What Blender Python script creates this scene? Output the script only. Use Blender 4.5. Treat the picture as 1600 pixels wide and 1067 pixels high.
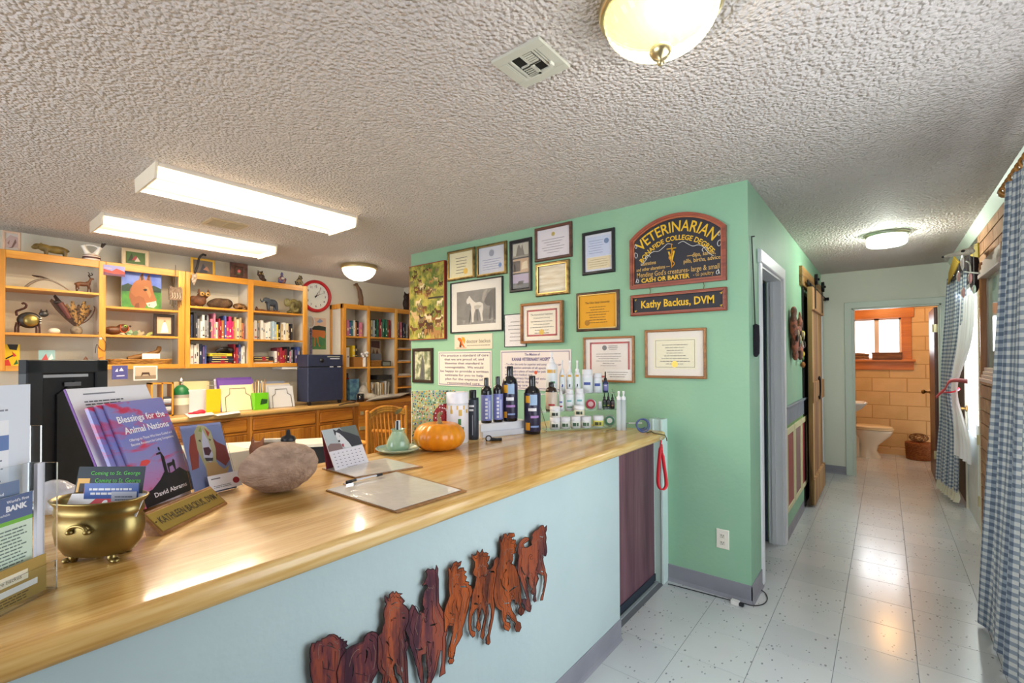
import bpy, bmesh, math, random
from mathutils import Vector, Matrix, Euler, noise
random.seed(7)
for o in list(bpy.data.objects): bpy.data.objects.remove(o)
SC = bpy.context.scene
COL = SC.collection
PI = math.pi
# ------------------------------------------------------------------ camera
YAW, PITCH, ROLL, FPX, CY, CAMZ = 0.673913, 0.0108012, -0.00436206, 729.49, 553.157, 1.435
Fv = Vector((-math.sin(YAW)*math.cos(PITCH), math.cos(YAW)*math.cos(PITCH), math.sin(PITCH)))
_r = Vector((math.cos(YAW), math.sin(YAW), 0)); _u = _r.cross(Fv)
Rv = math.cos(ROLL)*_r + math.sin(ROLL)*_u
Uv = -math.sin(ROLL)*_r + math.cos(ROLL)*_u
CAM = Vector((0, 0, CAMZ))
cd = bpy.data.cameras.new('camera'); cam = bpy.data.objects.new('camera', cd); COL.objects.link(cam)
cd.sensor_width = 36; cd.lens = FPX/1600*36; cd.shift_y = (CY-533.5)/1600; cd.clip_start = .02
m = Matrix.Identity(4)
for i in range(3): m[i][0], m[i][1], m[i][2], m[i][3] = Rv[i], Uv[i], -Fv[i], CAM[i]
cam.matrix_world = m
SC.camera = cam
# ------------------------------------------------------------------ light and exposure
SC.view_settings.view_transform = 'Standard'; SC.view_settings.look = 'None'
SC.view_settings.gamma = 1; SC.view_settings.use_curve_mapping = False
SC.view_settings.exposure = 0.06
W = bpy.data.worlds.new('sky'); SC.world = W; W.use_nodes = True
W.node_tree.nodes['Background'].inputs[0].default_value = (.86, .94, 1, 1)
W.node_tree.nodes['Background'].inputs[1].default_value = 3.0
def area(name, loc, target, sx, sy, power, col, spread=PI, portal=False):
    l = bpy.data.lights.new(name, 'AREA'); l.shape = 'RECTANGLE'; l.size = sx; l.size_y = sy
    l.energy = power; l.color = col; l.spread = spread
    o = bpy.data.objects.new(name, l); COL.objects.link(o); o.location = loc
    o.rotation_euler = (Vector(target)-Vector(loc)).to_track_quat('-Z', 'Y').to_euler()
    if portal: l.cycles.is_portal = True
    return o
def point(name, loc, power, col, r=.05):
    l = bpy.data.lights.new(name, 'POINT'); l.energy = power; l.color = col; l.shadow_soft_size = r
    o = bpy.data.objects.new(name, l); COL.objects.link(o); o.location = loc; return o
# soft fill added at an unseen window behind the photographer; daylight through the other openings
area('fill_back', (-2.2, -2.55, 1.45), (-2.2, 0, 1.35), 3.6, 1.7, 75, (.9, .95, 1))
area('daylight_right', (.78, 2.0, 1.3), (0, 2.0, 1.2), 2.6, 1.7, 34, (.86, .93, 1))
area('daylight_hall_door', (.75, 6.0, 1.5), (0, 6.0, 1.2), .8, 1.2, 45, (.88, .94, 1))
area('daylight_bath', (-.02, 9.1, 1.75), (.05, 8, 1.3), .6, .5, 10, (.95, .97, 1))
# lamps (their lit glass is built with them; the bathroom one is unseen, without fixture)
for fx, pw in ((-3.185, 85), (-4.5, 60)):
    for dx in (-.09, .09): area('fluorescent_tube', (fx+dx, 1.35, 2.445), (fx+dx, 1.35, 0), .035, 1.12, pw, (1, .83, .60))
point('dome_lamp_light', (-.475, 1.355, 2.405), 13, (1, .97, .90), .035)
point('hall_lamp_light', (.02, 5.06, 2.42), 55, (.95, 1, .90), .04)
point('office_lamp_light', (-4.573, 2.999, 2.41), 18, (1, .92, .8), .04)
point('bath_lamp_light', (.0, 8.0, 2.25), 20, (1, .52, .17), .12)
# ------------------------------------------------------------------ pixel helpers: where a sight line meets a real plane of the room
def ray(px, py): return Fv + (px-800)/FPX*Rv - (py-CY)/FPX*Uv
def proj(P): d = Vector(P)-CAM; z = d.dot(Fv); return 800+FPX*d.dot(Rv)/z, CY-FPX*d.dot(Uv)/z
def mpp(P): return (Vector(P)-CAM).dot(Fv)/FPX
def zfor(P, py):      # height above the point P whose image falls on row py
    lo, hi = .3, 2.5
    for _ in range(30):
        m_ = (lo+hi)/2
        if proj((P[0], P[1], m_))[1] > py: lo = m_
        else: hi = m_
    return lo
def onz(px, py, z): d = ray(px, py); return CAM + d*((z-CAMZ)/d.z)
def onx(px, py, x): d = ray(px, py); return CAM + d*(x/d.x)
def ony(px, py, y): d = ray(px, py); return CAM + d*(y/d.y)
# ------------------------------------------------------------------ materials
def lin(h):
    h = h.lstrip('#'); c = [int(h[i:i+2], 16)/255 for i in (0, 2, 4)]
    return tuple(x/12.92 if x <= .04045 else ((x+.055)/1.055)**2.4 for x in c)+(1,)
MATS = {}
def mat(key, col='#808080', rough=.5, metal=0, spec=.5, col2=None, nscale=8, stretch=(1, 1, 1), bump=0, bscale=60,
        emit=0, ecol=None, trans=0, ior=1.45, alpha=1, coat=0, ndetail=4, nlo=.35, nhi=.65, sub=0, bdist=.01):
    if key in MATS: return MATS[key]
    mt = bpy.data.materials.new(key); mt.use_nodes = True; nt = mt.node_tree; b = nt.nodes['Principled BSDF']
    b.inputs['Base Color'].default_value = lin(col); b.inputs['Roughness'].default_value = rough
    b.inputs['Metallic'].default_value = metal; b.inputs['Specular IOR Level'].default_value = spec
    b.inputs['Transmission Weight'].default_value = trans; b.inputs['IOR'].default_value = ior
    b.inputs['Coat Weight'].default_value = coat; b.inputs['Coat Roughness'].default_value = .05
    if alpha < 1: b.inputs['Alpha'].default_value = alpha
    if emit: b.inputs['Emission Color'].default_value = lin(ecol or col); b.inputs['Emission Strength'].default_value = emit
    if col2 or bump:
        tc = nt.nodes.new('ShaderNodeTexCoord'); mp = nt.nodes.new('ShaderNodeMapping'); mp.inputs['Scale'].default_value = stretch
        nt.links.new(tc.outputs['Object'], mp.inputs[0])
    if col2:
        n = nt.nodes.new('ShaderNodeTexNoise'); n.inputs['Scale'].default_value = nscale; n.inputs['Detail'].default_value = ndetail
        nt.links.new(mp.outputs[0], n.inputs['Vector'])
        r = nt.nodes.new('ShaderNodeValToRGB'); r.color_ramp.elements[0].position = nlo; r.color_ramp.elements[1].position = nhi
        r.color_ramp.elements[0].color = lin(col); r.color_ramp.elements[1].color = lin(col2)
        nt.links.new(n.outputs['Fac'], r.inputs[0]); nt.links.new(r.outputs[0], b.inputs['Base Color'])
    if bump:
        n2 = nt.nodes.new('ShaderNodeTexNoise'); n2.inputs['Scale'].default_value = bscale; n2.inputs['Detail'].default_value = 3
        nt.links.new(mp.outputs[0], n2.inputs['Vector'])
        bp = nt.nodes.new('ShaderNodeBump'); bp.inputs['Strength'].default_value = bump; bp.inputs['Distance'].default_value = bdist
        nt.links.new(n2.outputs['Fac'], bp.inputs['Height']); nt.links.new(bp.outputs[0], b.inputs['Normal'])
    MATS[key] = mt; return mt
def C(h, rough=.55, metal=0): return mat('c%s_%g_%g' % (h, rough, metal), h, rough, metal)
def wood(key, c1, c2, axis='y', rough=.35, scale=14, coat=0, bump=.05, c3=None, stretch=.05):
    if key in MATS: return MATS[key]
    mt = bpy.data.materials.new(key); mt.use_nodes = True; nt = mt.node_tree; b = nt.nodes['Principled BSDF']; L = nt.links
    b.inputs['Roughness'].default_value = rough; b.inputs['Coat Weight'].default_value = coat; b.inputs['Coat Roughness'].default_value = .08
    tc = nt.nodes.new('ShaderNodeTexCoord'); mp = nt.nodes.new('ShaderNodeMapping')
    st = [1, 1, 1]; st['xyz'.index(axis)] = stretch; mp.inputs['Scale'].default_value = st; L.new(tc.outputs['Object'], mp.inputs[0])
    n = nt.nodes.new('ShaderNodeTexNoise'); n.inputs['Scale'].default_value = scale; n.inputs['Detail'].default_value = 6; n.inputs['Distortion'].default_value = .6
    L.new(mp.outputs[0], n.inputs['Vector'])
    n2 = nt.nodes.new('ShaderNodeTexNoise'); n2.inputs['Scale'].default_value = scale*9; n2.inputs['Detail'].default_value = 2; L.new(mp.outputs[0], n2.inputs['Vector'])
    mx = nt.nodes.new('ShaderNodeMath'); mx.operation = 'MULTIPLY_ADD'; mx.inputs[1].default_value = .35; L.new(n2.outputs['Fac'], mx.inputs[0]); L.new(n.outputs['Fac'], mx.inputs[2])
    r = nt.nodes.new('ShaderNodeValToRGB'); e = r.color_ramp.elements; e[0].position = .52; e[0].color = lin(c2); e[1].position = .80; e[1].color = lin(c1)
    if c3: k = e.new(.66); k.color = lin(c3)
    L.new(mx.outputs[0], r.inputs[0]); L.new(r.outputs[0], b.inputs['Base Color'])
    bp = nt.nodes.new('ShaderNodeBump'); bp.inputs['Strength'].default_value = bump; bp.inputs['Distance'].default_value = .004
    L.new(n2.outputs['Fac'], bp.inputs['Height']); L.new(bp.outputs[0], b.inputs['Normal'])
    MATS[key] = mt; return mt
GLASS = mat('window_pane', '#f4f8fa', .03, alpha=.08, spec=.8)
ACRYL = mat('acrylic', '#f6fafc', .03, trans=1, ior=1.2)
# ------------------------------------------------------------------ geometry
class Fr:      # a flat local frame: u to the right, v up, d out of the surface
    def __init__(s, o, r, u):
        s.o = Vector(o); s.r = Vector(r).normalized(); s.u = Vector(u).normalized(); s.n = s.r.cross(s.u).normalized()
    def p(s, u, v, d=0): return s.o + s.r*u + s.u*v + s.n*d
class MB:
    def __init__(s): s.v = []; s.f = []; s.m = []; s.mats = []; s.sm = []; s.uv = None; s.X = None
    def mi(s, m):
        if m is None: return 0
        if m not in s.mats: s.mats.append(m)
        return s.mats.index(m)
    def add(s, vs, fs, m=None, smooth=False):
        b = len(s.v); k = s.mi(m)
        if s.X is not None: vs = [s.X @ Vector(v) for v in vs]
        s.v += [Vector(v) for v in vs]
        for f in fs: s.f.append([b+i for i in f]); s.m.append(k); s.sm.append(smooth)
        return s
    def box(s, a, b, m=None):
        x0, y0, z0 = [min(p, q) for p, q in zip(a, b)]; x1, y1, z1 = [max(p, q) for p, q in zip(a, b)]
        return s.add([(x0, y0, z0), (x1, y0, z0), (x1, y1, z0), (x0, y1, z0), (x0, y0, z1), (x1, y0, z1), (x1, y1, z1), (x0, y1, z1)],
                     [(0, 3, 2, 1), (4, 5, 6, 7), (0, 1, 5, 4), (1, 2, 6, 5), (2, 3, 7, 6), (3, 0, 4, 7)], m)
    def fbox(s, f, u0, u1, v0, v1, d0, d1, m=None):
        P = [f.p(u, v, d) for d in (d0, d1) for u, v in ((u0, v0), (u1, v0), (u1, v1), (u0, v1))]
        return s.add(P, [(0, 3, 2, 1), (4, 5, 6, 7), (0, 1, 5, 4), (1, 2, 6, 5), (2, 3, 7, 6), (3, 0, 4, 7)], m)
    def fbev(s, f, u0, u1, v0, v1, d0, d1, b, m=None):     # box whose front edges are chamfered
        P = [f.p(u, v, d0) for u, v in ((u0, v0), (u1, v0), (u1, v1), (u0, v1))]
        P += [f.p(u, v, d1-b) for u, v in ((u0, v0), (u1, v0), (u1, v1), (u0, v1))]
        P += [f.p(u, v, d1) for u, v in ((u0+b, v0+b), (u1-b, v0+b), (u1-b, v1-b), (u0+b, v1-b))]
        F = [(0, 3, 2, 1), (8, 9, 10, 11)]
        for k in (0, 4):
            for i in range(4): j = (i+1) % 4; F.append((k+i, k+j, k+4+j, k+4+i))
        return s.add(P, F, m)
    def poly(s, f, pts, d0, d1=None, m=None):
        n = len(pts)
        a = sum(pts[i][0]*pts[(i+1) % n][1]-pts[(i+1) % n][0]*pts[i][1] for i in range(n))
        if a < 0: pts = pts[::-1]
        if d1 is None: return s.add([f.p(u, v, d0) for u, v in pts], [tuple(range(n))], m)
        P = [f.p(u, v, d0) for u, v in pts]+[f.p(u, v, d1) for u, v in pts]
        return s.add(P, [tuple(range(n))[::-1], tuple(range(n, 2*n))]+[(i, (i+1) % n, n+(i+1) % n, n+i) for i in range(n)], m)
    def cyl(s, p0, p1, r0, r1=None, n=12, m=None, caps=True, smooth=True):
        p0, p1 = Vector(p0), Vector(p1); r1 = r0 if r1 is None else r1
        z = (p1-p0).normalized(); x = z.orthogonal().normalized(); y = z.cross(x)
        P = [p + (x*math.cos(2*PI*i/n)+y*math.sin(2*PI*i/n))*r for p, r in ((p0, r0), (p1, r1)) for i in range(n)]
        s.add(P, [(i, (i+1) % n, n+(i+1) % n, n+i) for i in range(n)], m, smooth)
        if caps: s.add(P, [tuple(range(n))[::-1], tuple(range(n, 2*n))], m)
        return s
    def lathe(s, c, prof, n=20, m=None, axis=(0, 0, 1), sx=1, sy=1, smooth=True, xdir=None):   # prof: [(r, h)]
        z = Vector(axis).normalized(); x = Vector(xdir) if xdir else (Vector((1, 0, 0)) if abs(z.x) < .9 else Vector((0, 1, 0)))
        x = (x - z*x.dot(z)).normalized(); y = z.cross(x); c = Vector(c)
        P = [c + z*h + (x*math.cos(2*PI*i/n)*sx+y*math.sin(2*PI*i/n)*sy)*max(r, 1e-5) for r, h in prof for i in range(n)]
        F = [(k*n+i, k*n+(i+1) % n, (k+1)*n+(i+1) % n, (k+1)*n+i) for k in range(len(prof)-1) for i in range(n)]
        s.add(P, F, m, smooth)
        if prof[0][0] > 1e-4: s.add(P[:n], [tuple(range(n))[::-1]], m)
        if prof[-1][0] > 1e-4: s.add(P[-n:], [tuple(range(n))], m)
        return s
    def tube(s, pts, r, n=8, m=None, closed=False):
        pts = [Vector(p) for p in pts]; N = len(pts); rs = r if isinstance(r, (list, tuple)) else [r]*N
        P = []; prev = None
        for i, p in enumerate(pts):
            t = (pts[(i+1) % N]-pts[i-1]) if closed else (pts[min(i+1, N-1)]-pts[max(i-1, 0)])
            t.normalize()
            x = t.orthogonal().normalized() if prev is None else (prev - t*prev.dot(t)).normalized()
            prev = x; y = t.cross(x)
            P += [p+(x*math.cos(2*PI*k/n)+y*math.sin(2*PI*k/n))*rs[i] for k in range(n)]
        F = []
        for i in range(N if closed else N-1):
            j = (i+1) % N
            F += [(i*n+k, i*n+(k+1) % n, j*n+(k+1) % n, j*n+k) for k in range(n)]
        s.add(P, F, m, True)
        if not closed: s.add(P[:n], [tuple(range(n))[::-1]], m); s.add(P[-n:], [tuple(range(n))], m)
        return s
    def ell(s, c, r, m=None, n=12, rot=None):
        c = Vector(c); r = (r, r, r) if isinstance(r, (int, float)) else r
        k = n//2; P = []; R = rot.to_matrix() if isinstance(rot, Euler) else rot
        for a in range(k+1):
            th = PI*a/k
            for i in range(n):
                v = Vector((r[0]*math.sin(th)*math.cos(2*PI*i/n), r[1]*math.sin(th)*math.sin(2*PI*i/n), r[2]*math.cos(th)))
                P.append(c+(R @ v if R else v))
        F = []
        for a in range(k):
            for i in range(n):
                q = (a*n+i, (a+1)*n+i, (a+1)*n+(i+1) % n, a*n+(i+1) % n)
                if a == 0: q = (q[0], q[1], q[2])
                elif a == k-1: q = (q[0], q[1], q[3])
                F.append(q)
        return s.add(P, F, m, True)
    def build(s, name, m=None, parent=None, smooth=None):
        me = bpy.data.meshes.new(name)
        o = bpy.data.objects.new(name, me); COL.objects.link(o)
        off = Vector((0, 0, 0))
        if parent is not None:
            o.parent = parent; q = parent
            while q is not None: off += q.location; q = q.parent
        elif s.v:
            off = Vector((sum(v.x for v in s.v)/len(s.v), sum(v.y for v in s.v)/len(s.v), min(v.z for v in s.v))); o.location = off
        me.from_pydata([v-off for v in s.v], [], s.f)
        ms = [x for x in s.mats]
        if m is not None and not ms: ms = [m]
        for x in ms: me.materials.append(x)
        if len(ms) > 1: me.polygons.foreach_set('material_index', s.m)
        me.polygons.foreach_set('use_smooth', s.sm if smooth is None else [smooth]*len(s.f))
        if s.uv:
            l = me.uv_layers.new(name='UVMap')
            for lp in me.loops: l.data[lp.index].uv = s.uv[lp.vertex_index]
        me.update()
        return o
def tag(o, label=None, cat=None, group=None, kind=None):
    if label: o['label'] = label
    if cat: o['category'] = cat
    if group: o['group'] = group
    if kind: o['kind'] = kind
    return o
def thing(name, label, cat, loc=(0, 0, 0), group=None):
    o = bpy.data.objects.new(name, None); COL.objects.link(o); o.location = loc; o.empty_display_size = .05
    return tag(o, label, cat, group)
def struct(o): o['kind'] = 'structure'; return o
def copy_tree(o, parent=None):
    c = o.copy(); COL.objects.link(c); c.parent = parent
    for ch in [x for x in o.children]: copy_tree(ch, c)
    return c
# ---- lettering
_tx = {}
def glyphs(s, bold=0):
    if (s, bold) in _tx: return _tx[(s, bold)]
    cu = bpy.data.curves.new('t', 'FONT'); cu.body = s; cu.size = 1; cu.resolution_u = 2; cu.offset = bold
    ob = bpy.data.objects.new('t', cu); me = ob.to_mesh()
    vs = [(v.co.x, v.co.y) for v in me.vertices]; fs = [tuple(p.vertices) for p in me.polygons]
    ob.to_mesh_clear(); bpy.data.objects.remove(ob); bpy.data.curves.remove(cu)
    x0 = min(v[0] for v in vs); x1 = max(v[0] for v in vs)
    vs = [(v[0]-x0, v[1]) for v in vs]; _tx[(s, bold)] = (vs, fs, x1-x0); return _tx[(s, bold)]
def text(mb, f, s, u, v, h, m, width=None, align='L', d=.0006, bold=0.0, warp=None, shear=0, serif=False):
    vs, fs, w = glyphs(s, bold); k = h/.70; kx = k if width is None else width/w
    W_ = w*kx; ox = {'L': 0, 'C': -W_/2, 'R': -W_}[align]
    out = []
    for x, y in vs:
        a, b = x*kx+ox+shear*y*k, y*k
        if warp: a, b = warp(a, b)
        out.append(f.p(u+a, v+b, d))
    mb.add(out, fs, m)
    if serif:      # small feet under and over the uprights
        pass
    return W_
def lines(mb, f, u0, u1, v0, v1, n, m, fill=.35, d=.0006, ragged=.3, align='C', words=False):
    st = (v1-v0)/n
    for i in range(n):
        w = (u1-u0)*(1-ragged*random.random()); v = v1-st*(i+.5); c = (u0+u1)/2
        a = {'C': c-w/2, 'L': u0}[align]; h = st*fill/2
        if words:
            x = a
            while x < a+w:
                q = min(x+(u1-u0)*random.uniform(.05, .14), a+w); mb.fbox(f, x, q, v-h, v+h, d*.5, d, m); x = q+(u1-u0)*.02
        else: mb.fbox(f, a, a+w, v-h, v+h, d*.5, d, m)
def curve2d(f, loops, d0, d1):      # filled outline with holes, extruded: returns verts, faces
    cu = bpy.data.curves.new('t', 'CURVE'); cu.dimensions = '2D'; cu.fill_mode = 'BOTH'; cu.extrude = (d1-d0)/2
    for L in loops:
        sp = cu.splines.new('POLY'); sp.points.add(len(L)-1); sp.use_cyclic_u = True
        for i, (a, b) in enumerate(L): sp.points[i].co = (a, b, 0, 1)
    ob = bpy.data.objects.new('t', cu); me = ob.to_mesh()
    vs = [f.p(v.co.x, v.co.y, (d0+d1)/2+v.co.z) for v in me.vertices]; fs = [tuple(p.vertices) for p in me.polygons]
    ob.to_mesh_clear(); bpy.data.objects.remove(ob); bpy.data.curves.remove(cu)
    return vs, fs
# ---- figures modelled as one continuous skin over balls and tapered limbs
def sculpt(name, parts, vox, m, parent=None, X=None, smooth_it=3):
    mb = MB(); mb.X = X
    for p in parts:
        if p[0] == 'e': mb.ell(p[1], p[2], n=12, rot=Euler(p[3]) if len(p) > 3 else None)
        elif p[0] == 'c':
            pts, rs = p[1], p[2]; mb.tube(pts, rs, 8)
            mb.ell(pts[0], rs[0], n=8); mb.ell(pts[-1], rs[-1], n=8)
        elif p[0] == 'b': mb.box(p[1], p[2])
    me = bpy.data.meshes.new('t'); me.from_pydata(mb.v, [], mb.f); ob = bpy.data.objects.new('t', me)
    COL.objects.link(ob); md = ob.modifiers.new('r', 'REMESH'); md.mode = 'VOXEL'; md.voxel_size = vox
    s2 = ob.modifiers.new('s', 'SMOOTH'); s2.iterations = smooth_it; s2.factor = .5
    dg = bpy.context.evaluated_depsgraph_get(); ev = ob.evaluated_get(dg); me2 = ev.to_mesh()
    q = MB(); q.add([v.co.copy() for v in me2.vertices], [tuple(p.vertices) for p in me2.polygons], m, True)
    ev.to_mesh_clear(); bpy.data.objects.remove(ob); bpy.data.meshes.remove(me)
    return q.build(name, None, parent)
def cat(pts, n=4):       # smooth a polyline (Catmull-Rom)
    pts = [Vector(p) for p in pts]; out = []
    for i in range(len(pts)-1):
        a = pts[max(i-1, 0)]; b = pts[i]; c = pts[i+1]; d = pts[min(i+2, len(pts)-1)]
        for k in range(n):
            t = k/n; out.append(.5*((2*b)+(c-a)*t+(2*a-5*b+4*c-d)*t*t+(3*b-a-3*c+d)*t**3))
    out.append(pts[-1]); return out
# ================================================================== the room
CEIL = 2.485
XL, XR, YG, XH, YE, YB, YN = -5.5, .60, 3.01, -.622, 7.03, 8.93, -2.5
M_white = mat('wall_cream', '#ded8c8', .8, bump=.15, bscale=40)
M_green = mat('wall_green', '#8bb798', .6, col2='#92bc9c', nscale=2.5, bump=.12, bscale=45)
M_hallwall = mat('wall_grey_green', '#d6dacb', .7, bump=.1, bscale=40)
M_counter = mat('counter_paint', '#b2c4c5', .6, col2='#b7c8c8', nscale=3, bump=.15, bscale=30)
M_cove = mat('rubber_cove', '#8d8d96', .45, col2='#83838c', nscale=5)
M_trimw = mat('trim_white', '#e4e6ea', .4)
M_trimg = mat('trim_pale_green', '#bdd3cb', .45)
def ceiling_mat():
    mt = bpy.data.materials.new('popcorn'); mt.use_nodes = True; nt = mt.node_tree; b = nt.nodes['Principled BSDF']; L = nt.links
    b.inputs['Base Color'].default_value = lin('#d6ccc6'); b.inputs['Roughness'].default_value = .75; b.inputs['Specular IOR Level'].default_value = .6
    tc = nt.nodes.new('ShaderNodeTexCoord')
    n = nt.nodes.new('ShaderNodeTexNoise'); n.inputs['Scale'].default_value = 70; n.inputs['Detail'].default_value = 1.0
    v = nt.nodes.new('ShaderNodeTexVoronoi'); v.feature = 'SMOOTH_F1'; v.inputs['Scale'].default_value = 62; v.inputs['Smoothness'].default_value = .2
    L.new(tc.outputs['Object'], n.inputs['Vector']); L.new(tc.outputs['Object'], v.inputs['Vector'])
    s = nt.nodes.new('ShaderNodeMath'); s.operation = 'MULTIPLY_ADD'; s.inputs[1].default_value = -.8; L.new(v.outputs['Distance'], s.inputs[0]); L.new(n.outputs['Fac'], s.inputs[2])
    bp = nt.nodes.new('ShaderNodeBump'); bp.inputs['Strength'].default_value = 1; bp.inputs['Distance'].default_value = .017
    L.new(s.outputs[0], bp.inputs['Height']); L.new(bp.outputs[0], b.inputs['Normal'])
    return mt
M_ceil = ceiling_mat()
# ceiling, with a crown strip along the brick wall
struct(MB().box((XL-.1, YN-.1, CEIL), (XR+.1, YB+.1, CEIL+.1), M_ceil).build('ceiling'))
# floor: dark bed, every vinyl tile laid as its own piece where the photo shows the floor
fl = struct(MB().box((XL-.1, YN-.1, -.05), (XR+.1, YB+.1, -.0015), mat('floor_bed', '#6f7379', .7)).build('floor'))
def tile_mat(nm, c):
    mt = bpy.data.materials.new(nm); mt.use_nodes = True; nt = mt.node_tree; b = nt.nodes['Principled BSDF']; L = nt.links
    b.inputs['Coat Weight'].default_value = .5; b.inputs['Coat Roughness'].default_value = .16
    tc = nt.nodes.new('ShaderNodeTexCoord'); oi = nt.nodes.new('ShaderNodeObjectInfo')
    ad = nt.nodes.new('ShaderNodeVectorMath'); L.new(tc.outputs['Object'], ad.inputs[0]); sc = nt.nodes.new('ShaderNodeVectorMath'); sc.operation = 'SCALE'
    L.new(oi.outputs['Random'], sc.inputs['Scale']); sc.inputs[0].default_value = (31, 17, 0); L.new(sc.outputs[0], ad.inputs[1])
    mp = nt.nodes.new('ShaderNodeMapping'); mp.inputs['Scale'].default_value = (1, .55, 1); mp.inputs['Rotation'].default_value = (0, 0, .5); L.new(ad.outputs[0], mp.inputs[0])
    v = nt.nodes.new('ShaderNodeTexVoronoi'); v.inputs['Scale'].default_value = 75; L.new(mp.outputs[0], v.inputs['Vector']); sc2 = nt.nodes.new('ShaderNodeSeparateColor'); L.new(v.outputs['Color'], sc2.inputs[0]); gt = nt.nodes.new('ShaderNodeMath'); gt.operation = 'MULTIPLY_ADD'; gt.inputs[1].default_value = .36; gt.inputs[2].default_value = -.28; L.new(sc2.outputs[0], gt.inputs[0]); df = nt.nodes.new('ShaderNodeMath'); df.operation = 'GREATER_THAN'; L.new(gt.outputs[0], df.inputs[0]); dd = nt.nodes.new('ShaderNodeMath'); dd.operation = 'MULTIPLY'; dd.inputs[1].default_value = .2; L.new(v.outputs['Distance'], dd.inputs[0]); L.new(dd.outputs[0], df.inputs[1])
    r = nt.nodes.new('ShaderNodeValToRGB'); e = r.color_ramp.elements; e[0].position = .66; e[0].color = lin(c); e[1].position = .76; e[1].color = lin('#8f9094')
    n = nt.nodes.new('ShaderNodeTexNoise'); n.inputs['Scale'].default_value = 5; n.inputs['Detail'].default_value = 5; L.new(ad.outputs[0], n.inputs['Vector'])
    L.new(df.outputs[0], r.inputs[0])
    mx = nt.nodes.new('ShaderNodeMix'); mx.data_type = 'RGBA'; mx.blend_type = 'MULTIPLY'; mx.inputs[0].default_value = .14
    r2 = nt.nodes.new('ShaderNodeValToRGB'); r2.color_ramp.elements[0].position = .25; r2.color_ramp.elements[0].color = (.6, .62, .65, 1); r2.color_ramp.elements[1].position = .75; r2.color_ramp.elements[1].color = (1, 1, 1, 1)
    L.new(n.outputs['Fac'], r2.inputs[0]); L.new(r.outputs[0], mx.inputs[6]); L.new(r2.outputs[0], mx.inputs[7]); L.new(mx.outputs[2], b.inputs['Base Color'])
    b.inputs['Roughness'].default_value = .27
    bp = nt.nodes.new('ShaderNodeBump'); bp.inputs['Strength'].default_value = .12; bp.inputs['Distance'].default_value = .002
    n3 = nt.nodes.new('ShaderNodeTexNoise'); n3.inputs['Scale'].default_value = 14; L.new(ad.outputs[0], n3.inputs['Vector']); L.new(n3.outputs['Fac'], bp.inputs['Height']); L.new(bp.outputs[0], b.inputs['Normal'])
    return mt
M_tile = tile_mat('vinyl_tile', '#cfd2d2'); M_tile2 = tile_mat('vinyl_tile_worn', '#c8cccd')
def tile_mesh(m):
    q = MB(); f = Fr((0, 0, 0), (1, 0, 0), (0, 1, 0)); q.fbev(f, .0008, .3040, .0008, .3040, -.0015, .0, .0012, m); o = q.build('floor_tile'); return o
proto = []
for mm in (M_tile, M_tile2):
    q = MB(); f = Fr((0, 0, 0), (1, 0, 0), (0, 1, 0)); q.fbev(f, .0011, .3037, .0011, .3037, -.0014, .0, .0009, mm)
    me = bpy.data.meshes.new('floor_tile'); me.from_pydata(q.v, [], q.f); me.materials.append(mm); proto.append(me)
FT = .3048
for j in range(0, 25):
    for i in range(-4, 3):
        x, y = .105+i*FT, 1.382+j*FT
        if y > YB-.02 or x > XR+.05: continue
        if x < -1.115+.0 and True: continue
        if x+FT < XH-.02 and y > YG+.0 and not (y < 4.1): continue
        if x < -.9 and y > YG: continue
        o = bpy.data.objects.new('floor_tile', random.choice(proto)); COL.objects.link(o); o.parent = fl
        o.location = Vector((x, y, 0))-fl.location
for i, x in enumerate(()): pass
# ---- walls
def wall(name, a, b, m): return struct(MB().box(a, b, m).build(name))
wall('wall_left', (XL-.1, YN-.1, 0), (XL, 4.45, CEIL), M_white)
wall('wall_far', (XL, 4.35, 0), (-3.60, 4.45, CEIL), M_white)
wall('wall_divider', (-3.71, YG+.13, 0), (-3.60, 4.35, CEIL), M_white)
wall('wall_green', (-3.69, YG, 0), (XH, YG+.12, CEIL), M_green)
# hallway wall with the doorway in it
DY0, DY1, DZ = 3.36, 4.10, 2.04
g = MB(); g.box((XH-.09, YG+.12, 0), (XH, DY0, CEIL), M_green).box((XH-.09, DY1, 0), (XH, YE, CEIL), M_green).box((XH-.09, DY0, DZ), (XH, DY1, CEIL), M_green)
struct(g.build('wall_hall'))
# hall end wall with the bathroom doorway
BX0, BX1, BZ = -.316, .498, 2.035
g = MB(); g.box((XH-.12, YE, 0), (BX0, YE+.12, CEIL), M_hallwall).box((BX1, YE, 0), (XR, YE+.12, CEIL), M_hallwall).box((BX0, YE, BZ), (BX1, YE+.12, CEIL), M_hallwall)
struct(g.build('wall_end'))
# wall behind the photographer, with a wide window opening
g = MB(); g.box((XL, YN-.1, 0), (-4.0, YN, CEIL), M_white).box((-.4, YN-.1, 0), (XR, YN, CEIL), M_white).box((-4.0, YN-.1, 0), (-.4, YN, .6), M_white).box((-4.0, YN-.1, 2.3), (-.4, YN, CEIL), M_white)
struct(g.build('wall_back'))
g = MB(); f = Fr((-4.0, YN-.05, .6), (1, 0, 0), (0, 0, 1))
for u in (0, 1.18, 2.38, 3.54): g.fbox(f, u, u+.06, 0, 1.7, -.03, .03, M_trimw)
g.fbox(f, 0, 3.6, 0, .06, -.03, .03, M_trimw); g.fbox(f, 0, 3.6, 1.64, 1.7, -.03, .03, M_trimw)
wn = struct(g.build('window_1'))
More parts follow.
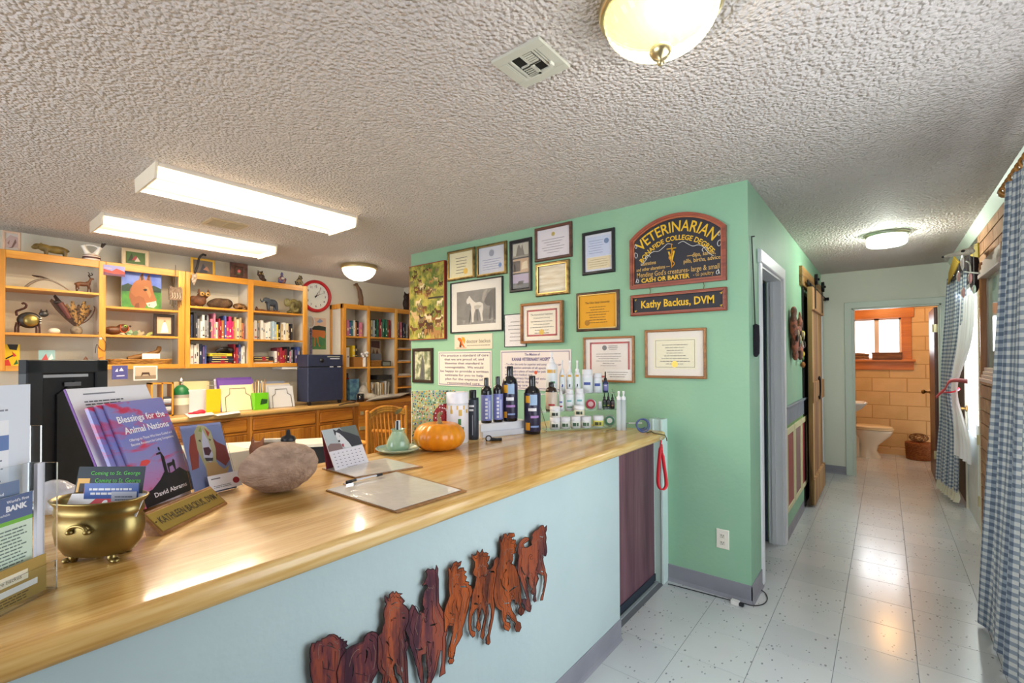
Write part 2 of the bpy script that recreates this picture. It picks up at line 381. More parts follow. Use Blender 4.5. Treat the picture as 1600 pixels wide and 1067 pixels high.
# right wall: brick core with a door opening and a tall window opening behind the near curtain
M_mortar = mat('mortar', '#6f6357', .9, bump=.4, bscale=60)
WY0, WY1, WZ0, WZ1 = .7, 3.35, .45, 2.15
DRY0, DRY1, DRZ = 5.32, 6.20, 2.06
g = MB()
for y0, y1, z0, z1 in ((YN, WY0, 0, CEIL), (WY0, WY1, 0, WZ0), (WY0, WY1, WZ1, CEIL), (WY1, DRY0, 0, CEIL), (DRY0, DRY1, DRZ, CEIL), (DRY1, YE+.12, 0, CEIL)):
    g.box((XR+.012, y0, z0), (XR+.14, y1, z1), M_mortar)
br = struct(g.build('wall_right'))
M_br = [mat('brick_a', '#a87c5c', .85, col2='#8f664a', nscale=6, bump=.6, bscale=25), mat('brick_b', '#9c7454', .85, col2='#b3886a', nscale=5, bump=.6, bscale=25), mat('brick_c', '#b68c68', .85, col2='#946c50', nscale=7, bump=.6, bscale=25)]
bm_ = {}
def brick_mesh(L, k):
    key = (round(L, 3), k)
    if key in bm_: return bm_[key]
    q = MB(); f = Fr((0, 0, 0), (0, 1, 0), (0, 0, 1)); r = random.Random(k*7+int(L*1000))
    q.fbev(f, .005, L-.005, .005, .0965, -.016, .004*r.random(), .006, None)
    me = bpy.data.meshes.new('brick'); me.from_pydata(q.v, [], q.f); me.materials.append(M_br[k % 3]); bm_[key] = me; return me
BRK = []
q = MB(); f = Fr((XR+.08, 0, 0), (0, -1, 0), (0, 0, 1))
for u in (-WY1, -2.06, -WY0-.06): q.fbox(f, u, u+.06, WZ0, WZ1, -.03, .03, M_trimw)
for v in (WZ0, WZ1-.06): q.fbox(f, -WY1, -WY0, v, v+.06, -.03, .03, M_trimw)
w3 = struct(q.build('window_3')); MB().fbox(f, -WY1+.06, -WY0-.06, WZ0+.06, WZ1-.06, -.004, .004, GLASS).build('pane', None, w3)
for row in range(0, 24):
    z = row*.1015
    if z+.1 > CEIL: continue
    y = 4.62-.4*8 + (.2 if row % 2 else 0)
    y -= 1.6
    while y < DRY0-.02:
        y1 = min(y+.4, DRY0); a = y; y += .4
        if a < .2: continue
        if a < WY1+.02 and z < WZ1 and z+.1 > WZ0: continue
        if a > 5.4: break
        me = brick_mesh(round(y1-a, 3), random.randrange(6))
        o = bpy.data.objects.new('brick', me); COL.objects.link(o); o.parent = br
        o.location = Vector((XR+.012-.0, a, z))-br.location; BRK.append(o)
# ---- crown and cove bases
q = MB(); f = Fr((XR, 0, 0), (0, 1, 0), (0, 0, 1))
q.add([(XR-.006, 3.0, 2.41), (XR-.05, 3.0, CEIL), (XR-.006, YE, 2.41), (XR-.05, YE, CEIL), (XR+.012, 3.0, 2.41), (XR+.012, 3.0, CEIL), (XR+.012, YE, 2.41), (XR+.012, YE, CEIL)],
      [(0, 1, 3, 2), (0, 2, 6, 4), (0, 4, 5, 1), (2, 3, 7, 6)], mat('crown', '#d4e2d4', .5))
struct(q.build('trim_1'))
def cove(name, pts, h=.10, t=.006, m=None):    # rubber base with a small toe, run along floor points with normals
    q = MB()
    for (a, b, n) in pts:
        a, b, n = Vector(a), Vector(b), Vector(n)
        pr = [(.0, h), (t*.7, h), (t, h-.004), (t, .02), (t+.004, .008), (t+.010, 0), (0, 0)]
        P = [p+n*d+Vector((0, 0, z)) for p in (a, b) for d, z in pr]; k = len(pr)
        q.add(P, [(i, i+1, k+i+1, k+i) for i in range(k-1)]+[tuple(range(k))[::-1], tuple(range(k, 2*k))], m or M_cove)
    return struct(q.build(name))
cove('baseboard_green', [((-1.118, YG, 0), (XH+.006, YG, 0), (0, -1, 0)), ((XH, YG-.006, 0), (XH, 3.30, 0), (1, 0, 0))], .105)
cove('baseboard_hall', [((XH, 4.20, 0), (XH, 6.0, 0), (1, 0, 0)), ((XH, 6.0, 0), (XH, YE, 0), (1, 0, 0))], .08)
cove('baseboard_end', [((XH, YE, 0), (BX0-.07, YE, 0), (0, -1, 0))], .10)
# ---- bathroom door casing and jambs
M_case = mat('casing_grey_green', '#c6d2c6', .45)
q = MB(); f = Fr((0, YE, 0), (1, 0, 0), (0, 0, 1))
q.fbev(f, BX0-.068, BX0+.004, 0, BZ+.072, 0, .016, .004, M_case).fbev(f, BX1-.004, BX1+.045, 0, BZ+.072, 0, .016, .004, M_case).fbev(f, BX0-.068, BX1+.045, BZ-.002, BZ+.072, 0, .0165, .004, M_case)
q.fbox(f, BX0-.001, BX0+.018, 0, BZ, -.12, 0.002, M_case).fbox(f, BX1-.018, BX1+.001, 0, BZ, -.12, .002, M_case).fbox(f, BX0, BX1, BZ-.018, BZ, -.12, .002, M_case)
q.fbox(f, BX0+.018, BX0+.03, 0, BZ-.018, -.075, -.04, M_case).fbox(f, BX1-.03, BX1-.018, 0, BZ-.018, -.075, -.04, M_case)
struct(q.build('trim_2'))
# bathroom door leaf: dark stained, swung open into the bathroom, seen almost edge-on
dr = struct(bpy.data.objects.new('door_1', None)); COL.objects.link(dr); dr.location = (BX1-.05, YE+.13, 0)
M_dkw = wood('dark_door', '#5a2f18', '#3a1c0e', 'z', .35, 10)
q = MB(); y0, y1 = YE+.13, YE+.90; x0 = BX1-.058
q.box((x0, y0, .015), (x0+.035, y1, BZ-.03), M_dkw); q.build('leaf', None, dr)
for z in (.28, 1.72):
    q = MB(); q.box((x0-.012, y0-.012, z), (x0+.03, y0+.001, z+.09), mat('hinge_brass', '#cfc49a', .35, .6)); q.cyl((x0-.01, y0-.012, z), (x0-.01, y0-.012, z+.09), .007, n=8); q.build('hinge', mat('hinge_brass'), dr)
q = MB(); c = Vector((x0-.012, y1-.07, 1.0)); q.lathe(c, [(.026, .012), (.026, .008), (.011, .0), (.011, -.03), (.026, -.042), (.03, -.055), (.022, -.07), (0, -.074)], 14, mat('knob_brass', '#8c6a38', .3, .9), axis=(1, 0, 0)); q.build('knob', None, dr)
# ---- bathroom
M_block = [mat('block_%d' % i, c, .6, col2=c2, nscale=5, bump=.25, bscale=50) for i, (c, c2) in enumerate((('#d8b27c', '#cda76f'), ('#dcb680', '#d2ac78'), ('#d4ae78', '#dab47e')))]
bw = struct(MB().box((-1.2, YB+.012, 0), (1.1, YB+.15, 1.36), mat('block_joint', '#bb935f', .8)).box((-1.2, YB+.012, 2.1), (1.1, YB+.15, CEIL), mat('block_joint')).box((-1.2, YB+.012, 1.36), (-.385, YB+.15, 2.1), mat('block_joint')).box((.195, YB+.012, 1.36), (1.1, YB+.15, 2.1), mat('block_joint')).build('wall_bathroom'))
bmc = {}
for row in range(13):
    z = -.09+row*.2032
    x = -1.17+(.2 if row % 2 else 0)
    while x < 1.0:
        L = .4064; a, b = x, x+L; x += L
        z0, z1 = max(z, .0), min(z+.2032, CEIL)
        if z1 > 1.40 and z0 < 2.0:
            if -.385 < b and a < .195:      # cut round the window
                if a < -.385: b = -.385
                elif b > .195: a = .195
                else: continue
        if b-a < .03: continue
        key = (round(b-a, 3), round(z1-z0, 3), random.randrange(3))
        if key not in bmc:
            q = MB(); f = Fr((0, 0, 0), (1, 0, 0), (0, 0, 1)); q.fbev(f, .003, key[0]-.003, .003, key[1]-.003, -.015, .002, .006)
            me = bpy.data.meshes.new('block'); me.from_pydata(q.v, [], q.f); me.materials.append(M_block[key[2]]); bmc[key] = me
        o = bpy.data.objects.new('block', bmc[key]); COL.objects.link(o); o.parent = bw; o.location = Vector((a, YB+.012, z0))-bw.location
M_bathw = mat('bath_wall', '#d9b684', .7, bump=.1)
wall('wall_bathroom_left', (-1.3, YE+.12, 0), (-1.2, YB+.12, CEIL), M_bathw)
wall('wall_bathroom_right', (1.1, YE+.0, 0), (1.2, YB+.12, CEIL), M_bathw)
wall('wall_bathroom_front', (XR+.14, YE, 0), (1.1, YE+.12, CEIL), M_bathw)
wall('wall_bathroom_front_2', (-1.2, YE, 0), (XH-.12, YE+.12, CEIL), M_bathw)
# bathroom base
struct(MB().box((-1.2, YB-.014, 0), (1.1, YB+.008, .085), mat('bath_base', '#cfa772', .5)).build('baseboard_bathroom'))
# window: orange wood casing, two sashes, frosted panes
M_owood = wood('orange_wood', '#d07f38', '#b0622a', 'x', .35, 12)
win = struct(bpy.data.objects.new('window_2', None)); COL.objects.link(win); win.location = (-.09, YB, 1.4)
f = Fr((0, YB+.005, 0), (1, 0, 0), (0, 0, 1)); w0, w1, h0, h1 = -.385, .195, 1.40, 2.03
q = MB(); q.fbev(f, w0-.14, w1+.14, h1-.01, h1+.16, 0, .03, .005, M_owood); q.fbev(f, w0-.15, w1+.15, h1+.15, h1+.175, 0, .045, .005, M_owood)
q.fbev(f, w1-.005, w1+.11, h0, h1, 0, .025, .005, M_owood); q.fbev(f, w0-.11, w0+.005, h0, h1, 0, .025, .005, M_owood)
q.fbev(f, w0-.13, w1+.13, h0-.15, h0-.02, 0, .025, .005, M_owood); q.build('casing', None, win)
q = MB(); q.fbev(f, w0-.15, w1+.15, h0-.028, h0+.004, -.14, .085, .006, M_owood); q.build('sill', None, win)
M_alu = mat('window_frame_white', '#d6cfd0', .4)
for a, b in ((w0, -.095), (-.095, w1)):
    q = MB(); q.fbox(f, a, a+.028, h0, h1, -.10, -.07, M_alu).fbox(f, b-.028, b, h0, h1, -.10, -.07, M_alu).fbox(f, a, b, h0, h0+.028, -.1, -.07, M_alu).fbox(f, a, b, h1-.028, h1, -.1, -.07, M_alu)
    s = q.build('sash', None, win)
    q = MB(); q.fbox(f, a+.028, b-.028, h0+.028, h1-.028, -.088, -.084, GLASS); q.build('pane', None, s)
# ---- right-hand door in the brick wall: solid white foot, tall glass light above
dr = struct(bpy.data.objects.new('door_2', None)); COL.objects.link(dr); dr.location = (XR, 6.0, 0)
f = Fr((XR, 0, 0), (0, -1, 0), (0, 0, 1))    # seen from the hallway, facing -x
def U(y): return -y
M_dw = mat('door_white', '#dfe3df', .45, col2='#d4dad4', nscale=9)
q = MB(); a, b = U(DRY1-.02), U(DRY0+.015)
q.fbox(f, a, b, .01, .86, -.045, -.004, M_dw); q.fbox(f, a, a+.11, .86, DRZ-.02, -.045, -.004, M_dw); q.fbox(f, b-.11, b, .86, DRZ-.02, -.045, -.004, M_dw); q.fbox(f, a, b, DRZ-.14, DRZ-.02, -.045, -.004, M_dw)
q.fbev(f, a+.12, b-.12, .16, .76, -.004, .004, .008, M_dw); q.build('leaf', None, dr)
q = MB(); q.fbox(f, a+.11, b-.11, .86, DRZ-.14, -.03, -.024, GLASS); q.build('pane', None, dr)
q = MB(); q.fbox(f, b-.012, b+.03, 0, DRZ+.03, -.13, .008, mat('jamb_cream', '#e3d9bf', .5)); q.fbox(f, a-.03, a+.012, 0, DRZ+.03, -.13, .008, mat('jamb_cream')); q.fbox(f, a, b, DRZ-.012, DRZ+.03, -.13, .008, mat('jamb_cream')); q.build('jamb', None, dr)
for z in (.22, .72): q = MB(); q.cyl((XR-.012, DRY0+.03, z), (XR-.012, DRY0+.03, z+.08), .008, n=8); q.build('hinge', mat('hinge_brass'), dr)
q = MB(); q.lathe((XR-.002, DRY1-.09, .95), [(.03, 0), (.03, -.008), (.012, -.012), (.012, -.04), (.028, -.05), (.028, -.065), (0, -.072)], 14, mat('knob_brass'), axis=(1, 0, 0)); q.build('knob', None, dr)
# ---- hallway doorway on the left: white casing, jamb, dark blue door standing inside
q = MB(); f = Fr((XH, 0, 0), (0, 1, 0), (0, 0, 1))
def casing(q, a, b, z0, z1, vert=True):
    q.fbev(f, a, b, z0, z1, 0, .018, .005, M_trimw)
q.fbev(f, DY0-.07, DY0-.004, 0, DZ+.085, .0, .012, .006, M_trimw); q.fbev(f, DY1+.004, DY1+.09, 0, DZ+.085, 0, .02, .006, M_trimw); q.fbev(f, DY0-.09, DY1+.09, DZ, DZ+.086, 0, .0205, .006, M_trimw)
q.fbox(f, DY0-.006, DY0+.016, 0, DZ, -.093, .003, M_trimw); q.fbox(f, DY1-.016, DY1+.006, 0, DZ, -.093, .003, M_trimw); q.fbox(f, DY0, DY1, DZ-.016, DZ+.002, -.093, .003, M_trimw)
q.fbox(f, DY1-.03, DY1-.016, 0, DZ-.016, -.07, -.045, M_trimw); q.fbox(f, DY0+.016, DY0+.03, 0, DZ-.016, -.07, -.045, M_trimw)
struct(q.build('trim_3'))
dr = struct(bpy.data.objects.new('door_3', None)); COL.objects.link(dr); dr.location = (XH-.14, DY1-.05, 0)
M_navy = mat('navy_door', '#2d3848', .4)
q = MB(); q.box((XH-.80, DY1-.052, .02), (XH-.10, DY1-.018, DZ-.025), M_navy); q.build('leaf', None, dr)
q = MB(); q.box((XH-.20, DY1-.07, .93), (XH-.115, DY1-.052, 1.01), mat('latch_steel', '#a9b0b8', .35, .8)); q.cyl((XH-.178, DY1-.11, .99), (XH-.178, DY1-.07, .99), .012, n=10, m=mat('latch_steel')); q.build('latch', None, dr)
# side room seen through the doorway: dark red partition and a shelf edge
wall('wall_side_room', (-2.2, DY1+.10, 0), (XH-.12, DY1+.16, CEIL), M_white)
wall('wall_side_room_2', (-1.75, YG+.13, 0), (-1.65, DY1+.1, CEIL), mat('side_room_red', '#6a1f2c', .6))
t = thing('tall_bookcase', 'tall amber wood bookcase just inside the side room doorway', 'bookcase', (-1.35, 3.55, 0))
M_aw = wood('amber_wood', '#d8962f', '#b8741c', 'z', .35, 10)
q = MB(); q.box((-1.64, 3.20, 0), (-1.35, 3.23, 1.9), M_aw).box((-1.64, 3.95, 0), (-1.35, 3.98, 1.9), M_aw); q.build('side_panel', None, t)
for z in (.06, .42, .78, 1.14, 1.5, 1.87): q = MB(); q.box((-1.64, 3.23, z), (-1.35, 3.95, z+.025), M_aw); q.build('shelf', None, t)
# ---- small things on the floor and wall of the hall corner
t = thing('wall_outlet', 'white duplex wall outlet low on the green wall above the cove base', 'outlet', (-.80, YG, .33))
f = Fr((0, YG, 0), (1, 0, 0), (0, 0, 1))
p0, p1 = ony(1120, 826, YG), ony(1139, 858, YG); uc, vc = (p0.x+p1.x)/2, (p0.z+p1.z)/2
q = MB(); q.fbev(f, uc-.036, uc+.036, vc-.058, vc+.058, 0, .007, .003, mat('outlet_plastic', '#e9e4d6', .3)); q.build('cover_plate', None, t)
for s in (-1, 1):
    q = MB(); q.fbev(f, uc-.016, uc+.016, vc+s*.021-.014, vc+s*.021+.014, .006, .010, .003, mat('outlet_face', '#dcd6c6', .35))
    for du in (-.006, .006): q.fbox(f, uc+du-.0014, uc+du+.0014, vc+s*.021-.001, vc+s*.021+.007, .0095, .0105, C('#222222'))
    q.fbox(f, uc-.002, uc+.002, vc+s*.021-.009, vc+s*.021-.005, .0095, .0105, C('#222222')); q.build('socket', None, t)
pts = cat([onz(x, y, .006) for x, y in ((1044, 912), (1090, 924), (1135, 936))]+[onz(1160, 942, .006), onz(1176, 946, .006), onz(1192, 944, .006), onz(1199, 936, .006), onz(1196, 927, .006), onz(1190, 922, .006)])
t = thing('extension_cable', 'thin black cable along the green wall foot ending round the corner', 'cable', (-.8, 2.95, 0))
q = MB(); q.tube(pts, .0028, 6, C('#17171a')); q.build('cord', None, t)
q = MB(); a = onz(1149, 941, .012); q.X = Matrix.Translation(a) @ Matrix.Rotation(-.1, 4, 'Z'); q.box((-.022, -.014, -.011), (.022, .014, .012), C('#e6e4df', .4)); q.box((.022, -.009, -.008), (.045, .009, .006), C('#22222a')); q.build('plug_adapter', None, t)['label'] = 'white plug adapter'
# ---- hanging black cord with a bristle duster on the hall wall corner
t = thing('lanyard', 'black cord hung on the hall wall corner with a dark brush at its end', 'cord', (XH+.01, 3.12, 1.4))
q = MB(); a = onx(1174.5, 370, XH+.006); b = onx(1180, 512, XH+.008); q.tube([a, (a+b)/2+Vector((0, .006, 0)), b], .0035, 6, C('#1c1c20')); q.tube([a+Vector((0, -.004, 0)), a+Vector((.012, .015, .004))], .004, 6); q.build('cord', C('#1c1c20'), t)
q = MB(); b2 = onx(1182, 552, XH+.016); q.lathe((b+b2)/2, [(.006, .10), (.02, .09), (.022, 0), (.02, -.08), (.006, -.1)], 10, mat('bristle', '#26232b', .9, bump=1, bscale=200)); q.build('brush', None, t)
# ---- wainscot painted as panels between doorway and barn door
wy0, wy1 = DY1+.10, 5.45; f = Fr((XH, 0, 0), (0, 1, 0), (0, 0, 1))
t = struct(bpy.data.objects.new('trim_4', None)); COL.objects.link(t); t.location = (XH, 4.8, 0)
M_rail = mat('rail_slate', '#7f8894', .55, col2='#747d8a', nscale=9); M_wg = mat('wains_green', '#6f9a55', .6, col2='#7fa362', nscale=6); M_cream = C('#d8d3a8', .5)
q = MB(); q.fbox(f, wy0, wy1, .90, 1.035, 0, .012, M_rail); q.fbev(f, wy0, wy1, 1.03, 1.05, 0, .022, .004, M_rail); q.build('chair_rail', None, t)
q = MB(); q.fbox(f, wy0, wy1, .22, .90, 0, .006, M_wg); q.build('board', None, t)
q = MB(); q.fbox(f, wy0, wy1, .08, .22, 0, .005, M_green); q.build('lower_board', None, t)
n = 3; st = (wy1-wy0)/n; cols = ['#9a4a44', '#8d6f6c', '#a02c34']
for i in range(n):
    a, b = wy0+i*st+.01, wy0+(i+1)*st-.01
    q = MB()
    for u0, u1, v0, v1 in ((a, a+.05, .25, .82), (b-.05, b, .25, .82), (a, b, .82, .87), (a, b, .21, .25)): q.fbev(f, u0, u1, v0, v1, .006, .016, .003, M_cream)
    q.build('panel_frame', None, t)
    q = MB(); q.fbev(f, a+.05, b-.05, .25, .82, .005, .011, .004, C(cols[i], .5)); q.build('panel', None, t)
# ---- barn door on its rail
t = thing('barn_door', 'rustic plank sliding barn door hung from a black rail in the hallway', 'door', (XH+.07, 6.2, 0))
M_rus = [wood('rustic_%d' % i, a, b, 'z', .7, 9, bump=.5, c3=c) for i, (a, b, c) in enumerate((('#caa678', '#8a6440', '#b38d60'), ('#b98e62', '#7b5638', '#a67c52'), ('#a37e66', '#6d4a3a', '#8f6a54')))]
M_moss = wood('rustic_edge', '#a08050', '#54401f', 'z', .8, 16, bump=.6)
xb = -.553; y0, y1, zt = 5.30, 6.24, 2.12; f = Fr((xb, 0, 0), (0, 1, 0), (0, 0, 1))
n = 5; st = (y1-y0)/n
for i in range(n): q = MB(); q.fbev(f, y0+i*st+.002, y0+(i+1)*st-.002, .025, zt, -.024, 0, .004, M_rus[i % 3]); q.build('plank', None, t)
for v0, v1 in ((.025, .27), (1.00, 1.20), (zt-.22, zt)): q = MB(); q.fbev(f, y0-.004, y1+.004, v0, v1, 0, .022, .005, M_rus[(int(v0*10)) % 3]); q.build('cross_board', None, t)
q = MB(); q.fbox(f, y0-.010, y0-.001, .025, zt, -.026, .010, M_moss); q.build('edge_strip', None, t)['label'] = 'mossy worn edge strip'
q = MB(); M_blk = mat('black_iron', '#17171a', .5, .6)
for yy in (y0+.16, y1-.16):
    q = MB(); q.fbox(f, yy-.02, yy+.02, zt-.20, zt+.05, .022, .028, M_blk); q.cyl((xb+.02, yy, zt+.085), (xb+.045, yy, zt+.085), .055, n=16, m=M_blk); q.cyl((xb+.045, yy, zt+.085), (xb+.06, yy, zt+.085), .012, n=8, m=M_blk); q.build('roller_hanger', None, t)
a = Vector((xb+.034, y0+.20, 1.08))
q = MB(); q.tube([a+Vector((0, .09*math.sin(th)*.8, .09*math.cos(th)*1.2+.06))+Vector((.012, 0, 0)) for th in [math.radians(x) for x in range(-40, 221, 20)]], .009, 6, M_blk); q.build('horseshoe_handle', None, t)
# rail, header board and dark opening behind
t = thing('barn_door_rail', 'black iron sliding-door rail on knotty wood blocks above the barn door', 'rail', (XH+.02, 5.9, 2.1))
q = MB(); f2 = Fr((XH, 0, 0), (0, 1, 0), (0, 0, 1)); M_kn = wood('knotty', '#b98d4e', '#6d4a1f', 'y', .6, 12, bump=.4)
q.fbev(f2, 5.10, 6.95, 2.12, 2.30, 0, .03, .004, M_kn); q.build('header_board', None, t)
q = MB(); q.box((XH+.045, 5.25, zt+.02), (XH+.053, 6.98, zt+.06), M_blk); q.cyl((XH+.03, 6.93, zt+.04), (XH+.09, 6.93, zt+.04), .02, n=10, m=M_blk); q.build('rail_bar', None, t)
for yy in (5.45, 6.0, 6.55): q = MB(); q.cyl((XH+.03, yy, zt+.04), (XH+.06, yy, zt+.04), .014, n=8, m=M_blk); q.build('standoff', None, t)
# black frame strip, and a black sheet painted as the opening's shade
struct(MB().fbox(f2, 5.24, 5.34, 0, 2.12, 0, .012, C('#0e0c10', .6)).fbox(f2, 5.34, 6.1, 0, 2.05, -.0, .006, C('#0c0a0c', .7)).build('door_opening_shade'))
struct(MB().fbox(f2, 6.22, 6.30, 0, 2.1, 0, .02, M_trimw).fbox(f2, 6.92, 7.0, 0, 2.1, 0, .02, M_trimw).fbox(f2, 6.22, 7.0, 2.04, 2.115, 0, .02, M_trimw).fbox(f2, 6.30, 6.92, 0, 2.04, 0, .006, mat('hall_door_pale', '#cdd6cf', .5)).build('door_5'))
# ---- small wall hanging and chime beside the doorway
t = thing('wall_ornament', 'carved terracotta animal cluster hanging on the hallway wall', 'ornament', (XH+.02, 4.75, 1.6))
X = Matrix.Translation(Vector((XH+.03, 4.72, 1.62)))
parts = [('e', (0, -.22, .08), (.03, .07, .12)), ('e', (0, -.16, -.06), (.03, .09, .09)), ('e', (0, -.2, .2), (.025, .05, .05)), ('e', (0, .05, .03), (.03, .12, .07)), ('e', (0, .15, .12), (.025, .05, .06)), ('e', (.0, .0, -.08), (.025, .14, .05)), ('e', (0, .16, -.14), (.025, .06, .07)), ('c', [(0, .14, .1), (0, .16, .22)], [.02, .012]), ('e', (0, -.14, -.16), (.025, .06, .05))]
sculpt('carving', parts, .010, mat('terracotta', '#b5664a', .7, col2='#6a4436', nscale=18, nlo=.42, nhi=.52), t, X)
q = MB()
for k in range(9): q.ell((XH+.058, 4.50+.055*k, 1.60+.05*math.sin(k*2.1)), (.008, .022, .03), C('#d8cba8' if k % 2 else '#3a2c28', .6), 8)
q.build('painted_spots', None, t)
t = thing('bead_string', 'yellow and wooden bead string hanging beside the carved ornament', 'ornament', (XH+.02, 5.13, 1.3))
q = MB(); q.tube([(XH+.015, 5.13, 1.88), (XH+.015, 5.13, 1.36)], .002, 5, C('#2c3a30')); q.build('cord', None, t)
for z, r, c in ((1.66, .03, '#d8c81e'), (1.62, .022, '#d8c81e'), (1.54, .02, '#c8a6b0'), (1.47, .026, '#d8b81e'), (1.43, .018, '#58803a'), (1.37, .028, '#a5642c')): q = MB(); q.ell((XH+.02, 5.13, z), (r*.7, r, r), C(c), 10); q.build('bead', None, t)
# ---- bathroom fittings
t = thing('toilet', 'cream toilet with a closed wooden-toned lid facing right', 'toilet', (-.22, 8.5, 0))
M_por = mat('porcelain', '#e9dcc8', .15, coat=.5)
cy = 8.50; 
def ring(cx, w, L, z, n=24, front=1.0):   # egg shaped ring, long axis x
    out = []
    for i in range(n):
        a = 2*PI*i/n; c, s = math.cos(a), math.sin(a)
        out.append(Vector((cx+(L*c if c > 0 else L*.75*c), cy+w*s, z)))
    return out
def loft(rings, m, q=None, caps=True):
    q = q or MB(); n = len(rings[0]); P = [p for r in rings for p in r]
    q.add(P, [(k*n+i, k*n+(i+1) % n, (k+1)*n+(i+1) % n, (k+1)*n+i) for k in range(len(rings)-1) for i in range(n)], m, True)
    if caps: q.add(rings[0], [tuple(range(n))[::-1]], m); q.add(rings[-1], [tuple(range(n))], m)
    return q
cx = -.20
loft([ring(cx-.02, .10, .17, 0), ring(cx-.02, .095, .165, .03), ring(cx-.02, .08, .12, .10), ring(cx-.01, .085, .125, .18), ring(cx, .13, .19, .26), ring(cx+.01, .17, .25, .33), ring(cx+.01, .185, .27, .38), ring(cx+.01, .188, .275, .40), ring(cx+.01, .17, .26, .405)], M_por).build('bowl', None, t)
q = MB(); q.box((-.72, cy-.10, 0), (cx-.1, cy+.10, .38), M_por); q.build('pedestal', None, t)
q = loft([ring(cx+.01, .19, .28, .408), ring(cx+.01, .195, .285, .415), ring(cx+.01, .195, .285, .425), ring(cx+.01, .185, .275, .43)], mat('seat_cream', '#e6cfa6', .25)); q.build('seat', None, t)
q = loft([ring(cx+.0, .19, .28, .432), ring(cx+.0, .193, .283, .44), ring(cx+.0, .18, .27, .455), ring(cx, .10, .15, .462)], mat('lid_cream', '#e8d3ab', .22)); q.build('lid', None, t)
q = MB(); q.box((-.74, cy-.22, .40), (-.56, cy+.22, .76), M_por); q.box((-.75, cy-.23, .76), (-.55, cy+.23, .79), M_por); q.build('tank', None, t)
q = MB(); q.cyl((cx-.23, cy-.09, .41), (cx-.23, cy-.09, .47), .012, n=10, m=mat('bolt_bronze', '#6d3f2a', .4, .6)); q.build('seat_bolt', None, t)
t = thing('bathroom_sink', 'white wall-hung bathroom sink cut off by the left door casing', 'sink', (-.42, 7.72, .6))
M_snk = mat('sink_white', '#f2eee8', .12, coat=.6); sy = 7.72
def rr(x0, x1, y0, y1, z): return [Vector(p) for p in ((x0, y0, z), ((x0+x1)/2, y0-.01, z), (x1-.02, y0+.01, z), (x1, (y0+y1)/2, z), (x1-.02, y1-.01, z), ((x0+x1)/2, y1+.01, z), (x0, y1, z), (x0, (y0+y1)/2, z))]
q = loft([rr(-.72, -.40, sy-.12, sy+.12, .66), rr(-.74, -.24, sy-.21, sy+.21, .76), rr(-.76, -.19, sy-.24, sy+.24, .82), rr(-.76, -.18, sy-.245, sy+.245, .845), rr(-.72, -.21, sy-.21, sy+.21, .845), rr(-.66, -.26, sy-.16, sy+.16, .76), rr(-.55, -.36, sy-.08, sy+.08, .73)], M_snk); q.build('basin', None, t)
q = MB(); q.cyl((-.64, sy, .84), (-.64, sy, .93), .018, n=10, m=mat('chrome', '#d8d8dc', .1, 1)); q.tube([(-.64, sy, .92), (-.58, sy, .95), (-.52, sy, .92)], .011, 8, mat('chrome')); q.build('faucet', None, t)
q = MB(); q.tube([(-.5, sy, .66), (-.5, sy, .45), (-.62, sy, .42), (-1.19, sy, .42)], .02, 8, mat('chrome')); q.build('drain_pipe', None, t)
# wicker basket with a wire ball on it
M_wick = mat('wicker', '#a4602c', .7, col2='#7a4018', nscale=40, stretch=(1, 1, 2.2), bump=1, bscale=110)
t = thing('wicker_basket', 'orange-brown round wicker basket by the bathroom door', 'basket', (.36, 8.72, 0))
q = MB(); q.lathe((.36, 8.72, 0), [(.13, 0), (.138, .02), (.145, .20), (.148, .215)], 24, M_wick)
for k in range(9): z = .012+k*.024; r = .133+.0012*k*1.2+.004; q.tube([(.36+r*math.cos(a*PI/12), 8.72+r*math.sin(a*PI/12), z+.006*math.sin(a*4)) for a in range(24)], .006, 5, M_wick, closed=True)
q.build('body', None, t)
q = MB(); q.lathe((.36, 8.72, .215), [(.150, 0), (.153, .012), (.148, .024), (.02, .03), (0, .03)], 24, M_wick); q.build('lid', None, t)
t = thing('twig_ball', 'dark woven twig bundle resting on the wicker basket lid', 'ornament', (.36, 8.70, .245))
q = MB(); rd = random.Random(3)
for k in range(16):
    R = Euler((rd.uniform(0, 3), rd.uniform(0, 3), rd.uniform(0, 3))).to_matrix()
    q.tube([Vector((.36, 8.70, .245+.062))+Vector((1.35, 1, .72))*0+Vector(tuple(c*s for c, s in zip(R @ Vector((.085*math.cos(a*PI/8), .085*math.sin(a*PI/8), 0)), (1.25, 1.1, .68)))) for a in range(16)], .0035, 4, C('#7b5230', .7), closed=True)
q.build('twigs', None, t)
